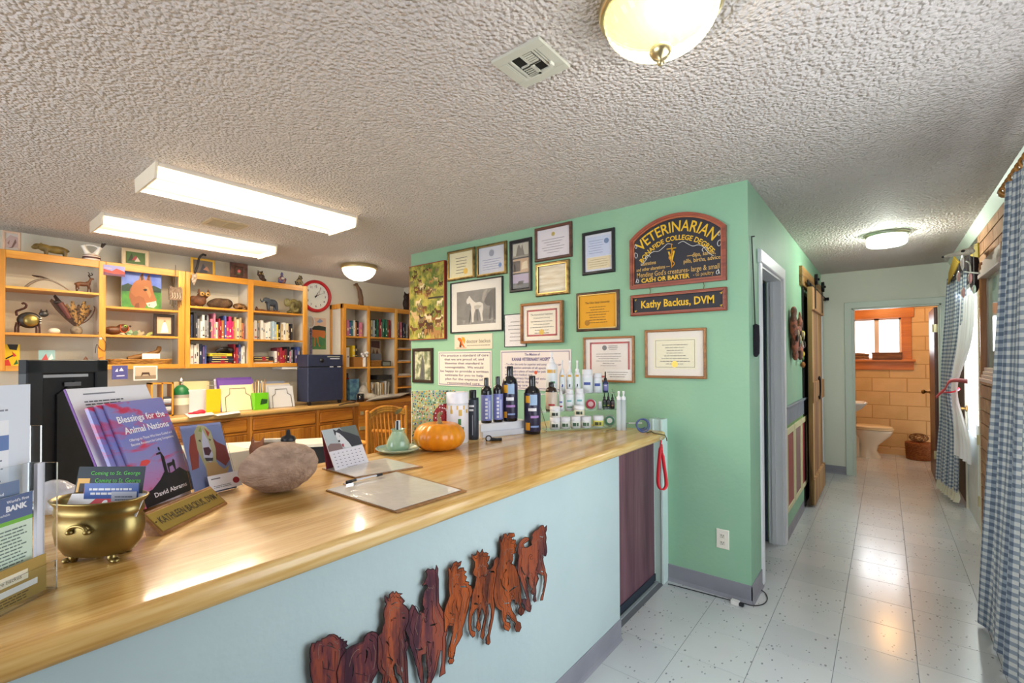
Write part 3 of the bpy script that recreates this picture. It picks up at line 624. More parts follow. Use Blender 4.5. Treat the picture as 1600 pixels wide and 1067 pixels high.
# two things on the window sill
for nm, lab, x, w, c in (('driftwood_bundle', 'pale brown twig bundle lying at the left of the bathroom sill', -.30, .15, '#9c7454'), ('log_planter', 'bark-brown log box lying at the right of the bathroom sill', .02, .17, '#8a5f42')):
    q = MB(); rd = random.Random(len(nm))
    if 'twig' in lab:
        for k in range(15):
            a = rd.uniform(-.4, .4); y = YB-.04+rd.uniform(-.03, .03); z = 1.412+rd.uniform(.0, .075)
            q.tube([(x-w*.75, y, z), (x-w*.2, y+.01*a, z+.02*rd.random()), (x+w*.3, y-.01, z+.015*a+.01), (x+w*.75, y+.01, z-.004*a)], .008, 5, mat('twig_pale', '#9c7454', .8))
        for xx in (x-w*.4, x+w*.35): q.tube([(xx, YB-.04+.05*math.cos(b*PI/6), 1.455+.052*math.sin(b*PI/6)) for b in range(12)], .004, 5, mat('twig_pale'), closed=True)
    else:
        q.X = None; q.add([], [], mat('bark_brown', '#8a5f42', .8, col2='#6a4430', nscale=30, stretch=(.2, 1, 1), bump=.8, bscale=80))
        q.fbev(Fr((0, YB+.0, 0), (1, 0, 0), (0, 0, 1)), x-w, x+w, 1.405, 1.50, .0, .10, .015, mat('bark_brown')); q.fbev(Fr((0, YB+.0, 0), (1, 0, 0), (0, 0, 1)), x-w*1.05, x+w*1.05, 1.492, 1.512, .0, .104, .006, mat('bark_brown'))
    tag(q.build(nm), lab, 'ornament')
q = MB(); X = None
tag(MB().tube(cat([(-.05, YB-.05, 2.238), (.02, YB-.06, 2.25), (.10, YB-.05, 2.232), (.17, YB-.06, 2.246), (.22, YB-.05, 2.234)]), [.012, .016, .018, .02, .02, .022, .02, .02, .02, .02, .022, .02, .018, .016, .013, .012, .01], 7, C('#4b2415', .6)).build('driftwood_stick'), 'dark gnarled stick lying on the bathroom window head', 'ornament')
# ================================================================== reception counter
CX0, CX1, CYA, CYB, CT = -1.88, -1.03, -.55, 2.775, 1.0
M_lam = wood('oak_laminate', '#e4c080', '#b5863f', 'y', .26, 13, coat=.35, bump=.02, c3='#d4a862', stretch=.06)
t = thing('reception_counter', 'long reception counter with a glossy oak top and pale blue front', 'counter', (-1.4, 1.1, 0))
def rrect(x0, x1, y0, y1, z, ins, r=.03, k=4):
    x0 += ins; x1 -= ins; y0 += ins; y1 -= ins; out = []
    for cx, cy, a0 in ((x1-r, y1-r, 0), (x0+r, y1-r, 90), (x0+r, y0+r, 180), (x1-r, y0+r, 270)):
        for i in range(k+1): a = math.radians(a0+90*i/k); out.append(Vector((cx+r*math.cos(a), cy+r*math.sin(a), z)))
    return out
q = loft([rrect(CX0, CX1, CYA, CYB, z, i) for z, i in ((.95, .012), (.953, .004), (.962, 0), (.985, 0), (.994, .003), (.9985, .009), (CT, .018))], M_lam)
for i in range(len(q.sm)): q.sm[i] = q.sm[i] and True
q.build('worktop', None, t)
q = MB(); q.box((-1.17, CYA, .0), (-1.073, 2.22, .951), M_counter); q.build('front_panel', None, t)
for a_, b_ in (((-1.86, CYA, .0), (-1.17, CYA+.03, .951)), ((-1.50, 2.19, 0), (-1.17, 2.22, .951))): q = MB(); q.box(a_, b_, M_counter); q.build('end_panel', None, t)
q = MB(); q.box((-1.84, CYA+.03, .0), (-1.82, 2.2, .90), C('#3a2a20', .6)); q.build('back_panel', None, t)
cove('baseboard_counter', [((-1.073, CYA, 0), (-1.073, 2.222, 0), (1, 0, 0))], .103)
t = thing('half_door', 'maroon wood-grain half door under the right end of the counter', 'door', (-1.18, 2.57, 0))
M_mar = wood('maroon_wood', '#7d5660', '#55333f', 'z', .45, 9, c3='#6b4450', bump=.15)
q = MB(); q.box((-1.205, 2.226, .035), (-1.17, 2.925, .948), M_mar); q.build('leaf', None, t)
q = MB(); q.box((-1.204, 2.226, .012), (-1.163, 2.925, .055), C('#2b3340', .4)); q.build('kick_strip', None, t)
q = MB(); q.box((-1.16, 2.222, 0), (-1.145, 2.93, .008), C('#9aa3a8', .35)); struct(q.build('trim_5'))
q = MB()
for a, b, d in ((-1.20, -1.178, .012), (-1.178, -1.17, .02), (-1.17, -1.122, .012), (-1.122, -1.112, .02)): q.box((a, 2.93-d+.012, 0), (b, YG, 1.045), M_trimg if d < .02 else C('#d9ebe8', .4))
struct(q.build('trim_6'))
# galloping horses cut from steel sheet on the counter front
def horse_mat(nm, a, b, c):
    mt = wood(nm, a, b, 'z', .38, 16, c3=c, bump=.1, stretch=.22); mt.node_tree.nodes['Principled BSDF'].inputs['Metallic'].default_value = .55; return mt
HM = [horse_mat('steel_plum', '#a2523c', '#4c2b38', '#6f3a40'), horse_mat('steel_rust', '#b35a38', '#54303a', '#7d3f36'), horse_mat('steel_orange', '#bd5c26', '#5c2c20', '#94461f')]
Z1 = (470, 960, 8.889); Z2 = (590, 870, 5.415); Z3 = (690, 840, 5.08); Z4 = (760, 810, 5.336)
hs = [
 (Z1, 0, [(130,540),(135,470),(160,400),(215,400),(225,375),(280,370),(300,340),(345,325),(400,280),(460,275),(510,300),(530,330),(560,315),(552,345),(600,345),(588,375),(645,368),(632,410),(655,432),(610,465),(640,490),(620,700),(600,1060),(160,1060),(165,950),(140,850),(130,700),(145,640),(130,590)],
  [[(340,435),(400,428),(450,445),(500,480),(450,462),(400,445)], [(380,610),(400,680),(392,760),(378,770),(385,690)], [(350,820),(400,860),(420,900),(380,860)]]),
 (Z1, 0, [(640,490),(700,440),(760,420),(860,375),(885,315),(925,262),(990,235),(1050,250),(1090,300),(1130,420),(1130,600),(1100,770),(1060,790),(1040,840),(1010,890),(985,950),(965,1060),(870,1060),(850,990),(810,1060),(520,1060),(500,800),(560,600)],
  [[(720,650),(738,740),(730,830),(715,870),(722,760)], [(905,470),(935,520),(925,600),(895,680),(885,670),(905,590)], [(950,335),(1000,370),(995,382),(945,350)], [(1060,690),(1110,740),(1120,770),(1070,730)]]),
 (Z2, 1, [(60,325),(80,345),(98,350),(100,318),(130,290),(140,315),(155,290),(170,308),(208,310),(185,325),(207,350),(228,372),(208,395),(240,418),(260,450),(265,490),(262,540),(230,620),(240,680),(262,740),(240,800),(250,880),(252,950),(258,1067),(260,1120),(235,1120),(215,1067),(195,1010),(160,980),(155,920),(145,900),(130,930),(145,1010),(180,1080),(180,1130),(110,1130),(100,1060),(85,1040),(70,1080),(60,1130),(30,1130),(35,1050),(45,1000),(10,970),(-5,900),(0,800),(0,670),(35,640),(40,600),(60,550),(50,490),(55,440),(75,400),(60,370)],
  [[(205,510),(225,505),(232,520),(215,528)], [(75,705),(100,750),(95,755),(72,720)], [(70,845),(110,850),(130,870),(125,885),(100,860)], [(222,690),(250,700),(235,725)], [(200,920),(220,960),(210,985),(198,955)], [(110,400),(150,380),(180,390),(150,390),(115,412)], [(195,465),(235,480),(215,480)]]),
 (Z2, 0, [(500,70),(513,100),(510,150),(518,190),(518,300),(520,390),(545,440),(565,480),(600,530),(612,580),(590,640),(578,680),(580,760),(572,860),(570,930),(575,985),(540,1005),(525,1018),(535,960),(545,900),(548,800),(535,790),(515,870),(500,950),(480,1010),(455,1067),(455,1120),(430,1120),(415,1067),(430,1010),(425,950),(410,870),(408,820),(375,830),(375,890),(385,950),(390,1030),(395,1110),(375,1110),(360,1040),(345,1000),(340,950),(320,900),(310,850),(290,790),(272,740),(268,690),(245,640),(230,600),(255,520),(265,470),(295,405),(315,420),(345,480),(360,490),(358,460),(390,470),(395,440),(380,400),(388,340),(400,290),(425,260),(420,235),(380,243),(400,215),(420,170),(420,140),(408,125),(428,100),(450,110),(470,100),(490,115)],
  [[(315,765),(345,782),(372,775),(365,752),(386,785),(350,798)], [(445,575),(510,558),(480,582),(445,588)], [(415,708),(460,730),(430,728)], [(320,560),(312,640),(318,700),(308,640)], [(375,600),(368,680),(372,750),(362,690)], [(455,830),(460,900),(450,930),(448,870)], [(575,520),(600,540),(590,548)]]),
 (Z3, 2, [(62,232),(70,255),(80,230),(95,200),(118,187),(130,200),(157,186),(150,215),(130,235),(125,258),(150,240),(175,238),(178,262),(197,268),(178,292),(200,310),(188,345),(217,352),(212,372),(235,382),(245,420),(240,455),(225,480),(215,540),(200,600),(185,660),(165,720),(165,770),(140,820),(110,870),(105,920),(92,945),(98,975),(85,1000),(60,1002),(52,985),(65,955),(52,940),(55,890),(70,830),(85,770),(85,700),(50,700),(35,750),(22,740),(22,650),(18,600),(35,540),(55,490),(65,460),(60,420),(55,370),(60,320),(55,280),(52,250)],
  [[(126,755),(122,795),(100,850),(94,850),(108,790),(118,752)], [(145,385),(190,380),(205,395),(150,395)], [(60,590),(85,605),(70,608)], [(125,470),(120,540),(135,600),(112,545)], [(150,640),(155,660),(145,668)]]),
 (Z3, 2, [(240,130),(255,145),(275,135),(283,102),(300,122),(315,110),(322,90),(332,120),(350,116),(368,124),(360,145),(380,145),(372,180),(358,195),(372,222),(362,245),(375,255),(395,240),(410,220),(415,180),(435,153),(454,155),(455,190),(440,230),(430,250),(435,290),(425,340),(415,400),(410,480),(418,540),(415,600),(405,660),(390,730),(380,780),(385,830),(372,850),(350,840),(355,790),(368,760),(375,700),(390,640),(392,570),(380,520),(365,530),(370,600),(350,660),(335,720),(340,770),(325,808),(308,790),(312,750),(325,700),(340,630),(330,580),(315,560),(305,580),(295,640),(305,690),(308,725),(292,745),(275,720),(278,680),(285,640),(280,590),(285,560),(265,570),(240,620),(232,690),(240,735),(265,745),(262,780),(245,792),(225,765),(215,730),(210,660),(215,610),(230,560),(235,500),(245,430),(265,380),(275,310),(255,300),(248,275),(262,230),(262,190),(240,165)],
  [[(255,520),(275,512),(290,530),(262,535)], [(283,455),(298,460),(292,485)], [(338,295),(365,285),(350,312)], [(375,265),(415,262),(425,290),(412,275),(380,278)], [(330,360),(326,440),(338,500),(320,440)]]),
 (Z4, 2, [(115,152),(125,200),(140,165),(145,130),(165,126),(178,150),(190,122),(232,122),(238,150),(212,157),(210,175),(245,180),(240,205),(254,225),(240,260),(250,285),(218,300),(224,340),(210,375),(240,395),(262,450),(275,510),(280,550),(290,610),(290,660),(298,690),(285,712),(300,740),(320,760),(310,795),(290,812),(270,795),(268,765),(280,735),(270,712),(240,715),(238,680),(215,680),(200,710),(215,770),(245,810),(255,855),(285,870),(292,910),(275,945),(250,945),(238,910),(245,870),(215,850),(198,820),(175,800),(165,810),(165,860),(195,870),(202,905),(185,940),(155,925),(145,900),(150,880),(135,850),(130,770),(105,760),(80,735),(70,690),(60,640),(65,560),(75,500),(85,460),(60,430),(45,410),(60,360),(72,335),(98,320),(105,345),(100,370),(110,340),(120,270),(115,220),(108,190)],
  [[(122,500),(137,560),(175,605),(178,618),(134,575),(118,520)], [(195,600),(225,575),(272,555),(235,585),(190,615)], [(150,705),(195,700),(195,710),(150,715)], [(160,420),(172,430),(158,455)], [(182,470),(190,540),(180,570)], [(240,690),(270,705),(262,712)]]),
 (Z4, 1, [(503,58),(503,95),(492,120),(500,160),(495,195),(503,240),(505,280),(495,315),(478,310),(465,290),(470,330),(478,380),(490,420),(492,445),(505,470),(500,520),(490,580),(480,620),(470,680),(452,684),(455,655),(470,620),(480,570),(482,520),(478,475),(455,470),(435,455),(425,470),(437,500),(425,530),(412,570),(415,610),(410,650),(417,688),(400,698),(388,682),(398,640),(375,625),(372,605),(385,590),(360,555),(350,530),(355,495),(335,480),(325,500),(340,560),(350,620),(355,660),(365,700),(375,745),(365,780),(345,775),(320,755),(315,720),(300,700),(298,675),(325,668),(340,680),(325,630),(305,570),(290,530),(280,490),(262,460),(257,410),(262,360),(272,310),(262,290),(262,250),(272,205),(300,170),(325,155),(352,160),(357,180),(330,200),(310,215),(315,240),(345,240),(380,220),(372,195),(385,160),(380,140),(400,105),(430,90),(455,58),(475,56),(485,80)],
  [[(295,400),(302,435),(325,470),(316,472),(292,437),(288,405)], [(440,145),(470,152),(486,140),(475,160),(450,155)], [(410,430),(425,380),(428,390),(415,440)], [(345,330),(352,400),(346,440),(350,380)], [(450,435),(480,440),(475,450),(450,445)], [(270,248),(300,240),(320,228),(300,248)]])]
t = thing('horse_wall_art', 'rust-brown steel cut-out of galloping horses on the counter front', 'wall art', (-1.06, 1.2, .3))
for k, (Z, mi, out, holes) in enumerate(hs):
    def cv(P): r = []; [r.append((w.y, w.z)) for w in (onx(Z[0]+x/Z[2], Z[1]+y/Z[2], -1.055) for x, y in P)]; return r
    f = Fr((0, 0, 0), (0, 1, 0), (0, 0, 1)); d = -1.058+.0008*(k % 3)
    vs, fs = curve2d(f, [cv(out)]+[cv(h) for h in holes], d, d+.0022)
    q = MB(); q.add(vs, fs, HM[mi])
    q.build('horse', None, t)
    O = cv(out); cu_, cz_ = sum(p[0] for p in O)/len(O), sum(p[1] for p in O)/len(O); q = MB(); n_ = len(O)
    q.tube([f.p(a, b, d+.0022) for a, b in O], .0013, 4, C('#2c1a1e', .4, .5), closed=True)
    for sc_, w0 in ((.80, .0), (.58, .35), (.36, .7)):      # chased lines that echo the outline
        i0 = int(w0*n_)
        for j0, j1 in ((0, .22), (.3, .48), (.58, .84)):
            P_ = [O[(i0+int(j0*n_)+i) % n_] for i in range(max(3, int((j1-j0)*n_)))]
            q.tube([f.p(cu_+(a-cu_)*sc_, cz_+(b-cz_)*(sc_+.12), d+.0022) for a, b in P_], .0009, 4, C('#2c1a1e', .4, .5) if sc_ != .58 else C('#8a6a5c', .4))
    q.build('chased_lines', None, t)
    q = MB(); q.cyl((-1.073, sum(p[0] for p in cv(out))/len(out), sum(p[1] for p in cv(out))/len(out)), (-1.057, sum(p[0] for p in cv(out))/len(out), sum(p[1] for p in cv(out))/len(out)), .006, n=8, m=HM[0]); q.build('standoff', None, t)
# ================================================================== things on the green wall
FG = Fr((0, YG, 0), (1, 0, 0), (0, 0, 1))
M_paper = C('#e8e4da', .6)
M_glz = mat('picture_glass', '#ffffff', .12, trans=0, alpha=.05, spec=.5)
def wrect(x0, y0, x1, y1):      # left px, top px at centre, right px, bottom px -> wall rectangle
    cx = (x0+x1)/2; a = ony(x0, (y0+y1)/2, YG); b = ony(x1, (y0+y1)/2, YG); c0 = ony(cx, y0, YG); c1 = ony(cx, y1, YG)
    return a.x, b.x, c1.z, c0.z
def frame4(q, f, u0, u1, v0, v1, w, d0, d1, m, m2=None):
    q.fbev(f, u0, u0+w, v0, v1, d0, d1, min(w, d1-d0)*.3, m).fbev(f, u1-w, u1, v0, v1, d0, d1, min(w, d1-d0)*.3, m)
    q.fbev(f, u0+w*.4, u1-w*.4, v1-w, v1, d0, d1+.0004, min(w, d1-d0)*.3, m).fbev(f, u0+w*.4, u1-w*.4, v0, v0+w, d0, d1+.0004, min(w, d1-d0)*.3, m)
    if m2:
        s = w*.25
        for a, b, c, e in ((u0+w-s, u0+w, v0+w-s, v1-w+s), (u1-w, u1-w+s, v0+w-s, v1-w+s), (u0+w-s, u1-w+s, v1-w, v1-w+s), (u0+w-s, u1-w+s, v0+w-s, v0+w)): q.fbox(f, a, b, c, e, d0, d1+.001, m2)
def framed(name, label, catg, R, w, mf, m2=None, paper='#e8e4da', fn=None, depth=.022, f=FG, glass=True, off=.0):
    u0, u1, v0, v1 = R
    t = thing(name, label, catg, f.p((u0+u1)/2, v0, off))
    q = MB(); frame4(q, f, u0, u1, v0, v1, w, off, off+depth, mf, m2); q.build('frame', None, t)
    q = MB(); q.fbox(f, u0+w*.5, u1-w*.5, v0+w*.5, v1-w*.5, off+.001, off+.006, C(paper, .6)); q.build('sheet' if catg != 'photo' else 'picture', None, t)
    if fn: fn(t, f, u0+w, u1-w, v0+w, v1-w, off+.0064)
    if glass: q = MB(); q.fbox(f, u0+w*.8, u1-w*.8, v0+w*.8, v1-w*.8, off+.0095, off+.0105, M_glz); q.build('glazing', None, t)
    return t
INK = C('#4a4640', .7); INKB = C('#3a3f6a', .7); GOLD = mat('gold_seal', '#d8b23a', .35, .5); RED = C('#b03a3c', .6)
def disc(f, u, v, r, n=14): return [(u+r*math.cos(2*PI*i/n), v+r*math.sin(2*PI*i/n)) for i in range(n)]
def rim(q, f, u0, u1, v0, v1, w, d, m):
    for a, b, c, e in ((u0, u1, v0, v0+w), (u0, u1, v1-w, v1), (u0, u0+w, v0, v1), (u1-w, u1, v0, v1)): q.fbox(f, a, b, c, e, d, d+.0004, m)
def diploma(title=None, seal=None, sealc=GOLD, border=None, n=7, ink=INK, mat_w=0, inner='#ece6cf', logo=None, sub=None):
    def fn(t, f, u0, u1, v0, v1, d):
        W, H = u1-u0, v1-v0
        if mat_w:
            q = MB(); q.fbox(f, u0+mat_w*W, u1-mat_w*W, v0+mat_w*W, v1-mat_w*W, d-.0006, d, C(inner, .6)); q.build('certificate', None, t)
            u0 += mat_w*W; u1 -= mat_w*W; v0 += mat_w*W; v1 -= mat_w*W; W, H = u1-u0, v1-v0
        q = MB()
        if border == 'thin': rim(q, f, u0+W*.04, u1-W*.04, v0+W*.04, v1-W*.04, W*.008, d, ink)
        elif border: rim(q, f, u0+W*.05, u1-W*.05, v0+W*.05, v1-W*.05, W*.045, d, border)
        top = v1-H*.14
        if logo: q.poly(f, disc(f, u0+W*logo[0], v0+H*logo[1], W*logo[2]), d, d+.0004, logo[3]); top = v0+H*logo[1]-W*logo[2]*1.3
        if title: text(q, f, title, (u0+u1)/2, v1-H*.26 if not logo else top-H*.05, H*.065, ink, width=W*.66, align='C', d=d+.0006, bold=.012); top = v1-H*.30
        if sub: text(q, f, sub, (u0+u1)/2, top-H*.06, H*.045, ink, width=W*.5, align='C', d=d+.0006, bold=.01); top -= H*.08
        lines(q, f, u0+W*.14, u1-W*.14, v0+H*.12, top-H*.03, n, ink, d=d+.0004, fill=.22, ragged=.5, words=True)
        if seal: q.poly(f, disc(f, u0+W*seal[0], v0+H*seal[1], W*seal[2], 18), d+.0006, d+.0016, sealc)
        q.build('printing', None, t)
    return fn
M_gold = mat('gold_frame', '#8d7a4c', .35, .6, col2='#5c4a2a', nscale=30); M_goldl = mat('gold_lip', '#c0a76a', .3, .7)
M_brn = wood('brown_frame', '#6d4638', '#3c241c', 'x', .4, 20); M_blkf = mat('black_frame', '#232428', .35); M_oakf = wood('oak_frame', '#a8703a', '#7a4c22', 'x', .4, 20)
# large crowded horse painting, frameless with a red edge
u0, u1, v0, v1 = wrect(643.5, 412.5, 698.7, 530.8)
t = thing('horse_crowd_picture', 'tall green and yellow picture of many horses with a red edge', 'picture', FG.p((u0+u1)/2, v0, 0))
q = MB(); q.fbox(FG, u0, u1, v0, v1, 0, .034, mat('red_edge', '#8a2a22', .5)); q.build('backing', None, t)
M_mead = mat('meadow', '#55682a', .6, col2='#b3a84c', nscale=14, ndetail=6, nlo=.4, nhi=.6)
q = MB(); q.fbox(FG, u0+.006, u1-.008, v0+.008, v1-.008, .034, .0345, M_mead)
rd = random.Random(5); W, H = u1-u0-.03, v1-v0-.03
def tinyhorse(q, f, x, y, s, m, d, flip=1):
    pts = [(-.5, .1), (-.42, .22), (.1, .2), (.3, .34), (.38, .52), (.48, .46), (.62, .3), (.52, .24), (.4, .18), (.34, .02), (.36, -.38), (.28, -.38), (.24, -.04), (.12, -.08), (.1, -.38), (.03, -.38), (0, -.1), (-.22, -.08), (-.26, -.38), (-.34, -.38), (-.34, -.05), (-.42, -.38), (-.5, -.36), (-.46, 0)]
    q.poly(f, [(x+a*s*flip, y+b*s) for a, b in pts], d, None, m)
for k in range(64):
    fy = rd.random()**1.1; s = .045+.07*(1-fy); x = u0+.02+W*rd.random(); y = v0+.03+H*fy*.93
    x = min(max(x, u0+.008+s*.65), u1-.01-s*.65); y = min(max(y, v0+.01+s*.4), v1-.01-s*.55)
    c = rd.choice(['#6b4426', '#8a5a32', '#3f2c1e', '#c8a878', '#d8c8a4', '#a47848', '#7a6a4c', '#55301c', '#8a8a3c'])
    tinyhorse(q, FG, x, y, s, C(c, .7), .0348+k*.00002, rd.choice((-1, 1)))
q.fbox(FG, u0+(u1-u0)*.56, u1-.012, v0+H*.55, v0+H*.575, .0362, .0366, C('#3a3424'))
q.build('painted_sheet', None, t)
framed('framed_diploma', 'gold-framed cream diploma with a gold seal, topmost left on green wall', 'diploma', wrect(700.6, 390, 743.5, 437), .022, M_gold, M_goldl, '#e6deb4', diploma('The Iowa Clinic'[:0] or None, (.68, .22, .09), n=6))
framed('framed_diploma', 'gold-framed pale grey-blue certificate with a round emblem and arched heading', 'certificate', wrect(746, 381, 793, 431), .022, M_gold, M_goldl, '#c9ccd8',
       diploma(None, (.82, .26, .06), C('#5d80b8'), n=5, ink=C('#6d7aa0'), logo=(.5, .76, .10, C('#8d94a4'))))
def triple(t, f, u0, u1, v0, v1, d):
    h = (v1-v0)/3; sp = [('#b4b0a0', [('#6c6458', [(.2, .1), (.3, .7), (.4, .95), (.52, .6), (.6, .9), (.75, .1)]), ('#8f897a', [(.0, 0), (1, 0), (1, .15), (0, .12)])]),
                         ('#b99a78', [('#4a3a30', [(0, .1), (.48, .1), (.48, .85), (0, .85)]), ('#7d3b34', [(.05, .1), (.2, .1), (.18, .6), (.08, .6)]), ('#d8c8a8', [(.55, .2), (.95, .25), (.9, .8), (.6, .7)])]),
                         ('#a69bb6', [('#6a6a6c', [(0, 0), (1, 0), (1, .3), (0, .38)]), ('#4d4b4a', [(.3, .25), (.65, .28), (.7, .5), (.35, .5)])])]
    for i, (bg, ps) in enumerate(sp):
        a, b = v1-(i+1)*h+.006, v1-i*h-.006; q = MB(); q.fbox(f, u0+.004, u1-.004, a, b, d, d+.001, C(bg))
        for c, P in ps: q.poly(f, [(u0+.004+x*(u1-u0-.008), a+y*(b-a)) for x, y in P], d+.0014, None, C(c))
        q.build('photo_print', None, t)
framed('triple_photo_frame', 'tall black frame holding three small photographs one above another', 'photo', wrect(797.7, 374, 831.8, 456), .026, M_blkf, None, '#2a2826', triple)
framed('framed_certificate', 'brown-framed white certificate with a small yellow crest, touching the ceiling edge', 'certificate', wrect(837, 352, 894.8, 405.6), .022, M_brn, None, '#dcd6dc',
       diploma(None, None, n=6, ink=C('#7a7686'), logo=(.5, .80, .055, C('#b8a02a'))))
def winter(t, f, u0, u1, v0, v1, d):
    q = MB(); q.fbox(f, u0+.002, u1-.002, v0+.002, v1-.002, d, d+.001, mat('snow_print', '#e9e2cf', .5, col2='#b9a684', nscale=9, stretch=(.4, 1, 3))); q.build('print', None, t)
framed('landscape_print', 'ornate gold frame with a pale sandy winter landscape print', 'picture', wrect(838.6, 409, 891, 461.8), .026, M_gold, M_goldl, '#d9ceb4', winter)
# mare and foal photograph
def foal(t, f, u0, u1, v0, v1, d):
    W, H = u1-u0, v1-v0; a0, a1, b0, b1 = u0+W*.11, u0+W*.88, v0+H*.14, v0+H*.82
    w, h = a1-a0, b1-b0; P = lambda L: [(a0+x*w, b0+y*h) for x, y in L]
    q = MB(); q.fbox(f, a0, a1, b0, b1, d, d+.0006, mat('photo_field', '#5c5a57', .5, col2='#74716c', nscale=12))
    q.poly(f, P([(0, 0), (1, 0), (1, .16), (.5, .12), (0, .15)]), d+.001, None, mat('photo_grass', '#8d8a84', .6, col2='#5c5a55', nscale=40))
    q.poly(f, P([(.72, .62), (.80, .86), (.92, .96), (1, .98), (1, .1), (.95, .1), (.93, .5), (.88, .12), (.83, .12), (.86, .5), (.78, .52)]), d+.0012, None, C('#37332f'))
    q.poly(f, P([(.66, .72), (.70, .9), (.80, 1.0), (.74, .8), (.70, .62)]), d+.0014, None, C('#88837a'))
    q.poly(f, P([(.26, .66), (.30, .60), (.35, .64), (.39, .52), (.38, .42), (.40, .20), (.40, .06), (.45, .06), (.46, .3), (.50, .44), (.58, .44), (.62, .3), (.64, .08), (.69, .07), (.67, .3), (.70, .44), (.69, .58), (.62, .64), (.50, .63), (.42, .72), (.37, .80), (.34, .86), (.31, .80), (.27, .74)]), d+.0016, None, C('#cbc6bd'))
    q.poly(f, P([(.47, .44), (.60, .45), (.66, .52), (.56, .56), (.46, .54)]), d+.0018, None, C('#a8a299'))
    q.poly(f, P([(.35, .42), (.40, .44), (.38, .2), (.35, .06), (.31, .06), (.34, .25)]), d+.0015, None, C('#2f2b28'))
    q.poly(f, P([(.52, .42), (.57, .42), (.56, .2), (.58, .08), (.53, .08), (.52, .25)]), d+.0015, None, C('#4a4642'))
    q.build('photo_print', None, t)
framed('foal_photograph', 'black and white photograph of a pale foal beside its mare in wide white mat', 'photo', wrect(705.5, 437, 787, 519), .010, M_blkf, None, '#d9d4cb', foal)
# plaque with orange dog mark and script
def plaque(name, label, R, cat_='sign', border=None, bg='#ddd3bd', th=.008, fn=None):
    u0, u1, v0, v1 = R; t = thing(name, label, cat_, FG.p((u0+u1)/2, v0, 0))
    q = MB(); q.fbev(FG, u0, u1, v0, v1, 0, th, .002, C(bg, .5)); q.build('board', None, t)
    q = MB()
    if border: rim(q, FG, u0+.012, u1-.012, v0+.012, v1-.012, .005, th, border)
    fn(q, FG, u0, u1, v0, v1, th+.0003); q.build('lettering', None, t); return t
def doc(q, f, u0, u1, v0, v1, d):
    W, H = u1-u0, v1-v0; P = lambda L: [(u0+x*H, v0+y*H) for x, y in L]
    q.poly(f, P([(.45, .2), (.55, .5), (.3, .7), (.35, .8), (.6, .78), (.75, .62), (.8, .4), (1.0, .15), (.85, .15), (.7, .3), (.62, .15)]), d, d+.0005, C('#d86a1c'))
    q.poly(f, P([(.7, .85), (.95, .8), (1.05, .6), (.95, .35), (.85, .5), (.72, .68)]), d+.0006, d+.001, C('#e0a01c'))
    q.poly(f, P([(.5, .15), (.58, .35), (.52, .55), (.62, .5), (.68, .3), (.66, .14)]), d+.0012, d+.0015, C('#2a2422'))
    q.fbox(f, u0+.2*H, u0+1.15*H, v0+.08*H, v0+.11*H, d, d+.0005, C('#c8641c'))
    text(q, f, 'doctor backus', u0+1.15*H, v0+.42*H, .24*H, C('#4a4238'), width=W-1.3*H, d=d+.0004)
    lines(q, f, u0+1.2*H, u1-.2*H, v0+.20*H, v0+.30*H, 1, C('#8a8278'), d=d+.0004, fill=.5, ragged=0, words=True)
plaque('doctor_plaque', 'small cream plaque with an orange dog mark below the foal photograph', wrect(711, 522, 770, 545.5), fn=doc)
framed('small_dark_frame', 'small dark wooden frame with a woodland photo low on the green wall', 'photo', wrect(646, 544, 677.7, 598), .030, mat('ebony', '#33241c', .4), None, '#6c7448',
       lambda t, f, u0, u1, v0, v1, d: MB().fbox(f, u0, u1, v0, v1, d, d+.001, mat('wood_photo', '#5c6a34', .6, col2='#c8c8a0', nscale=16, nlo=.45, nhi=.6)).poly(f, [(u0+(u1-u0)*x, v0+(v1-v0)*y) for x, y in ((.3, 0), (.45, .9), (.6, .6), (.62, 0))], d+.0014, None, C('#3a3c28')).poly(f, [(u0+(u1-u0)*x, v0+(v1-v0)*y) for x, y in ((.38, .1), (.46, .45), (.55, .1))], d+.0016, None, C('#15161a')).build('photo_print', None, t))
PUR = C('#4c3f7c', .6)
def care(q, f, u0, u1, v0, v1, d):
    L = ['We practice a standard of care', 'that we are proud of, and', 'likewise that standard is', 'nonnegotiable.  We would', 'be happy to provide a written', 'estimate for you to help', 'plan for the expense of', 'recommended care.']
    W, H = u1-u0, v1-v0; wid = [.90, .74, .72, .72, .90, .72, .70, .62]
    for i, s in enumerate(L): text(q, f, s, (u0+u1)/2, v1-H*(.15+.112*i), H*.062, C('#5a4a6c'), width=W*wid[i], align='C', d=d+.0004, bold=.018)
plaque('care_notice', 'cream notice about a standard of care, purple line border, left on green wall', wrect(685.6, 548.5, 769, 604), border=PUR, fn=care, bg='#e6dcd0')
def mission(q, f, u0, u1, v0, v1, d):
    W, H = u1-u0, v1-v0
    text(q, f, 'The Mission of', (u0+u1)/2-.02*W, v1-H*.14, H*.06, PUR, width=W*.22, align='C', d=d+.0004, bold=.02)
    text(q, f, 'KANAB VETERINARY HOSPITAL', (u0+u1)/2-.02*W, v1-H*.27, H*.08, PUR, width=W*.60, align='C', d=d+.0004, bold=.03)
    L = ['- To offer the tools for superior and compassionate care', '  for companion animals of all species', '- To supply a place of healing for patients', '  who require medical care.', '- Our Veterinary Hospital will strive to', '  be an added to the family', '- Integrating care']
    for i, s in enumerate(L): text(q, f, s, u0+W*.07, v1-H*(.38+.088*i), H*.05, PUR, width=W*(.82, .62, .66, .42, .66, .5, .34)[i], d=d+.0004, bold=.015)
    q.poly(f, disc(f, u0+W*.53, v0+H*.44, H*.045), d, d+.0005, C('#d8532c'))
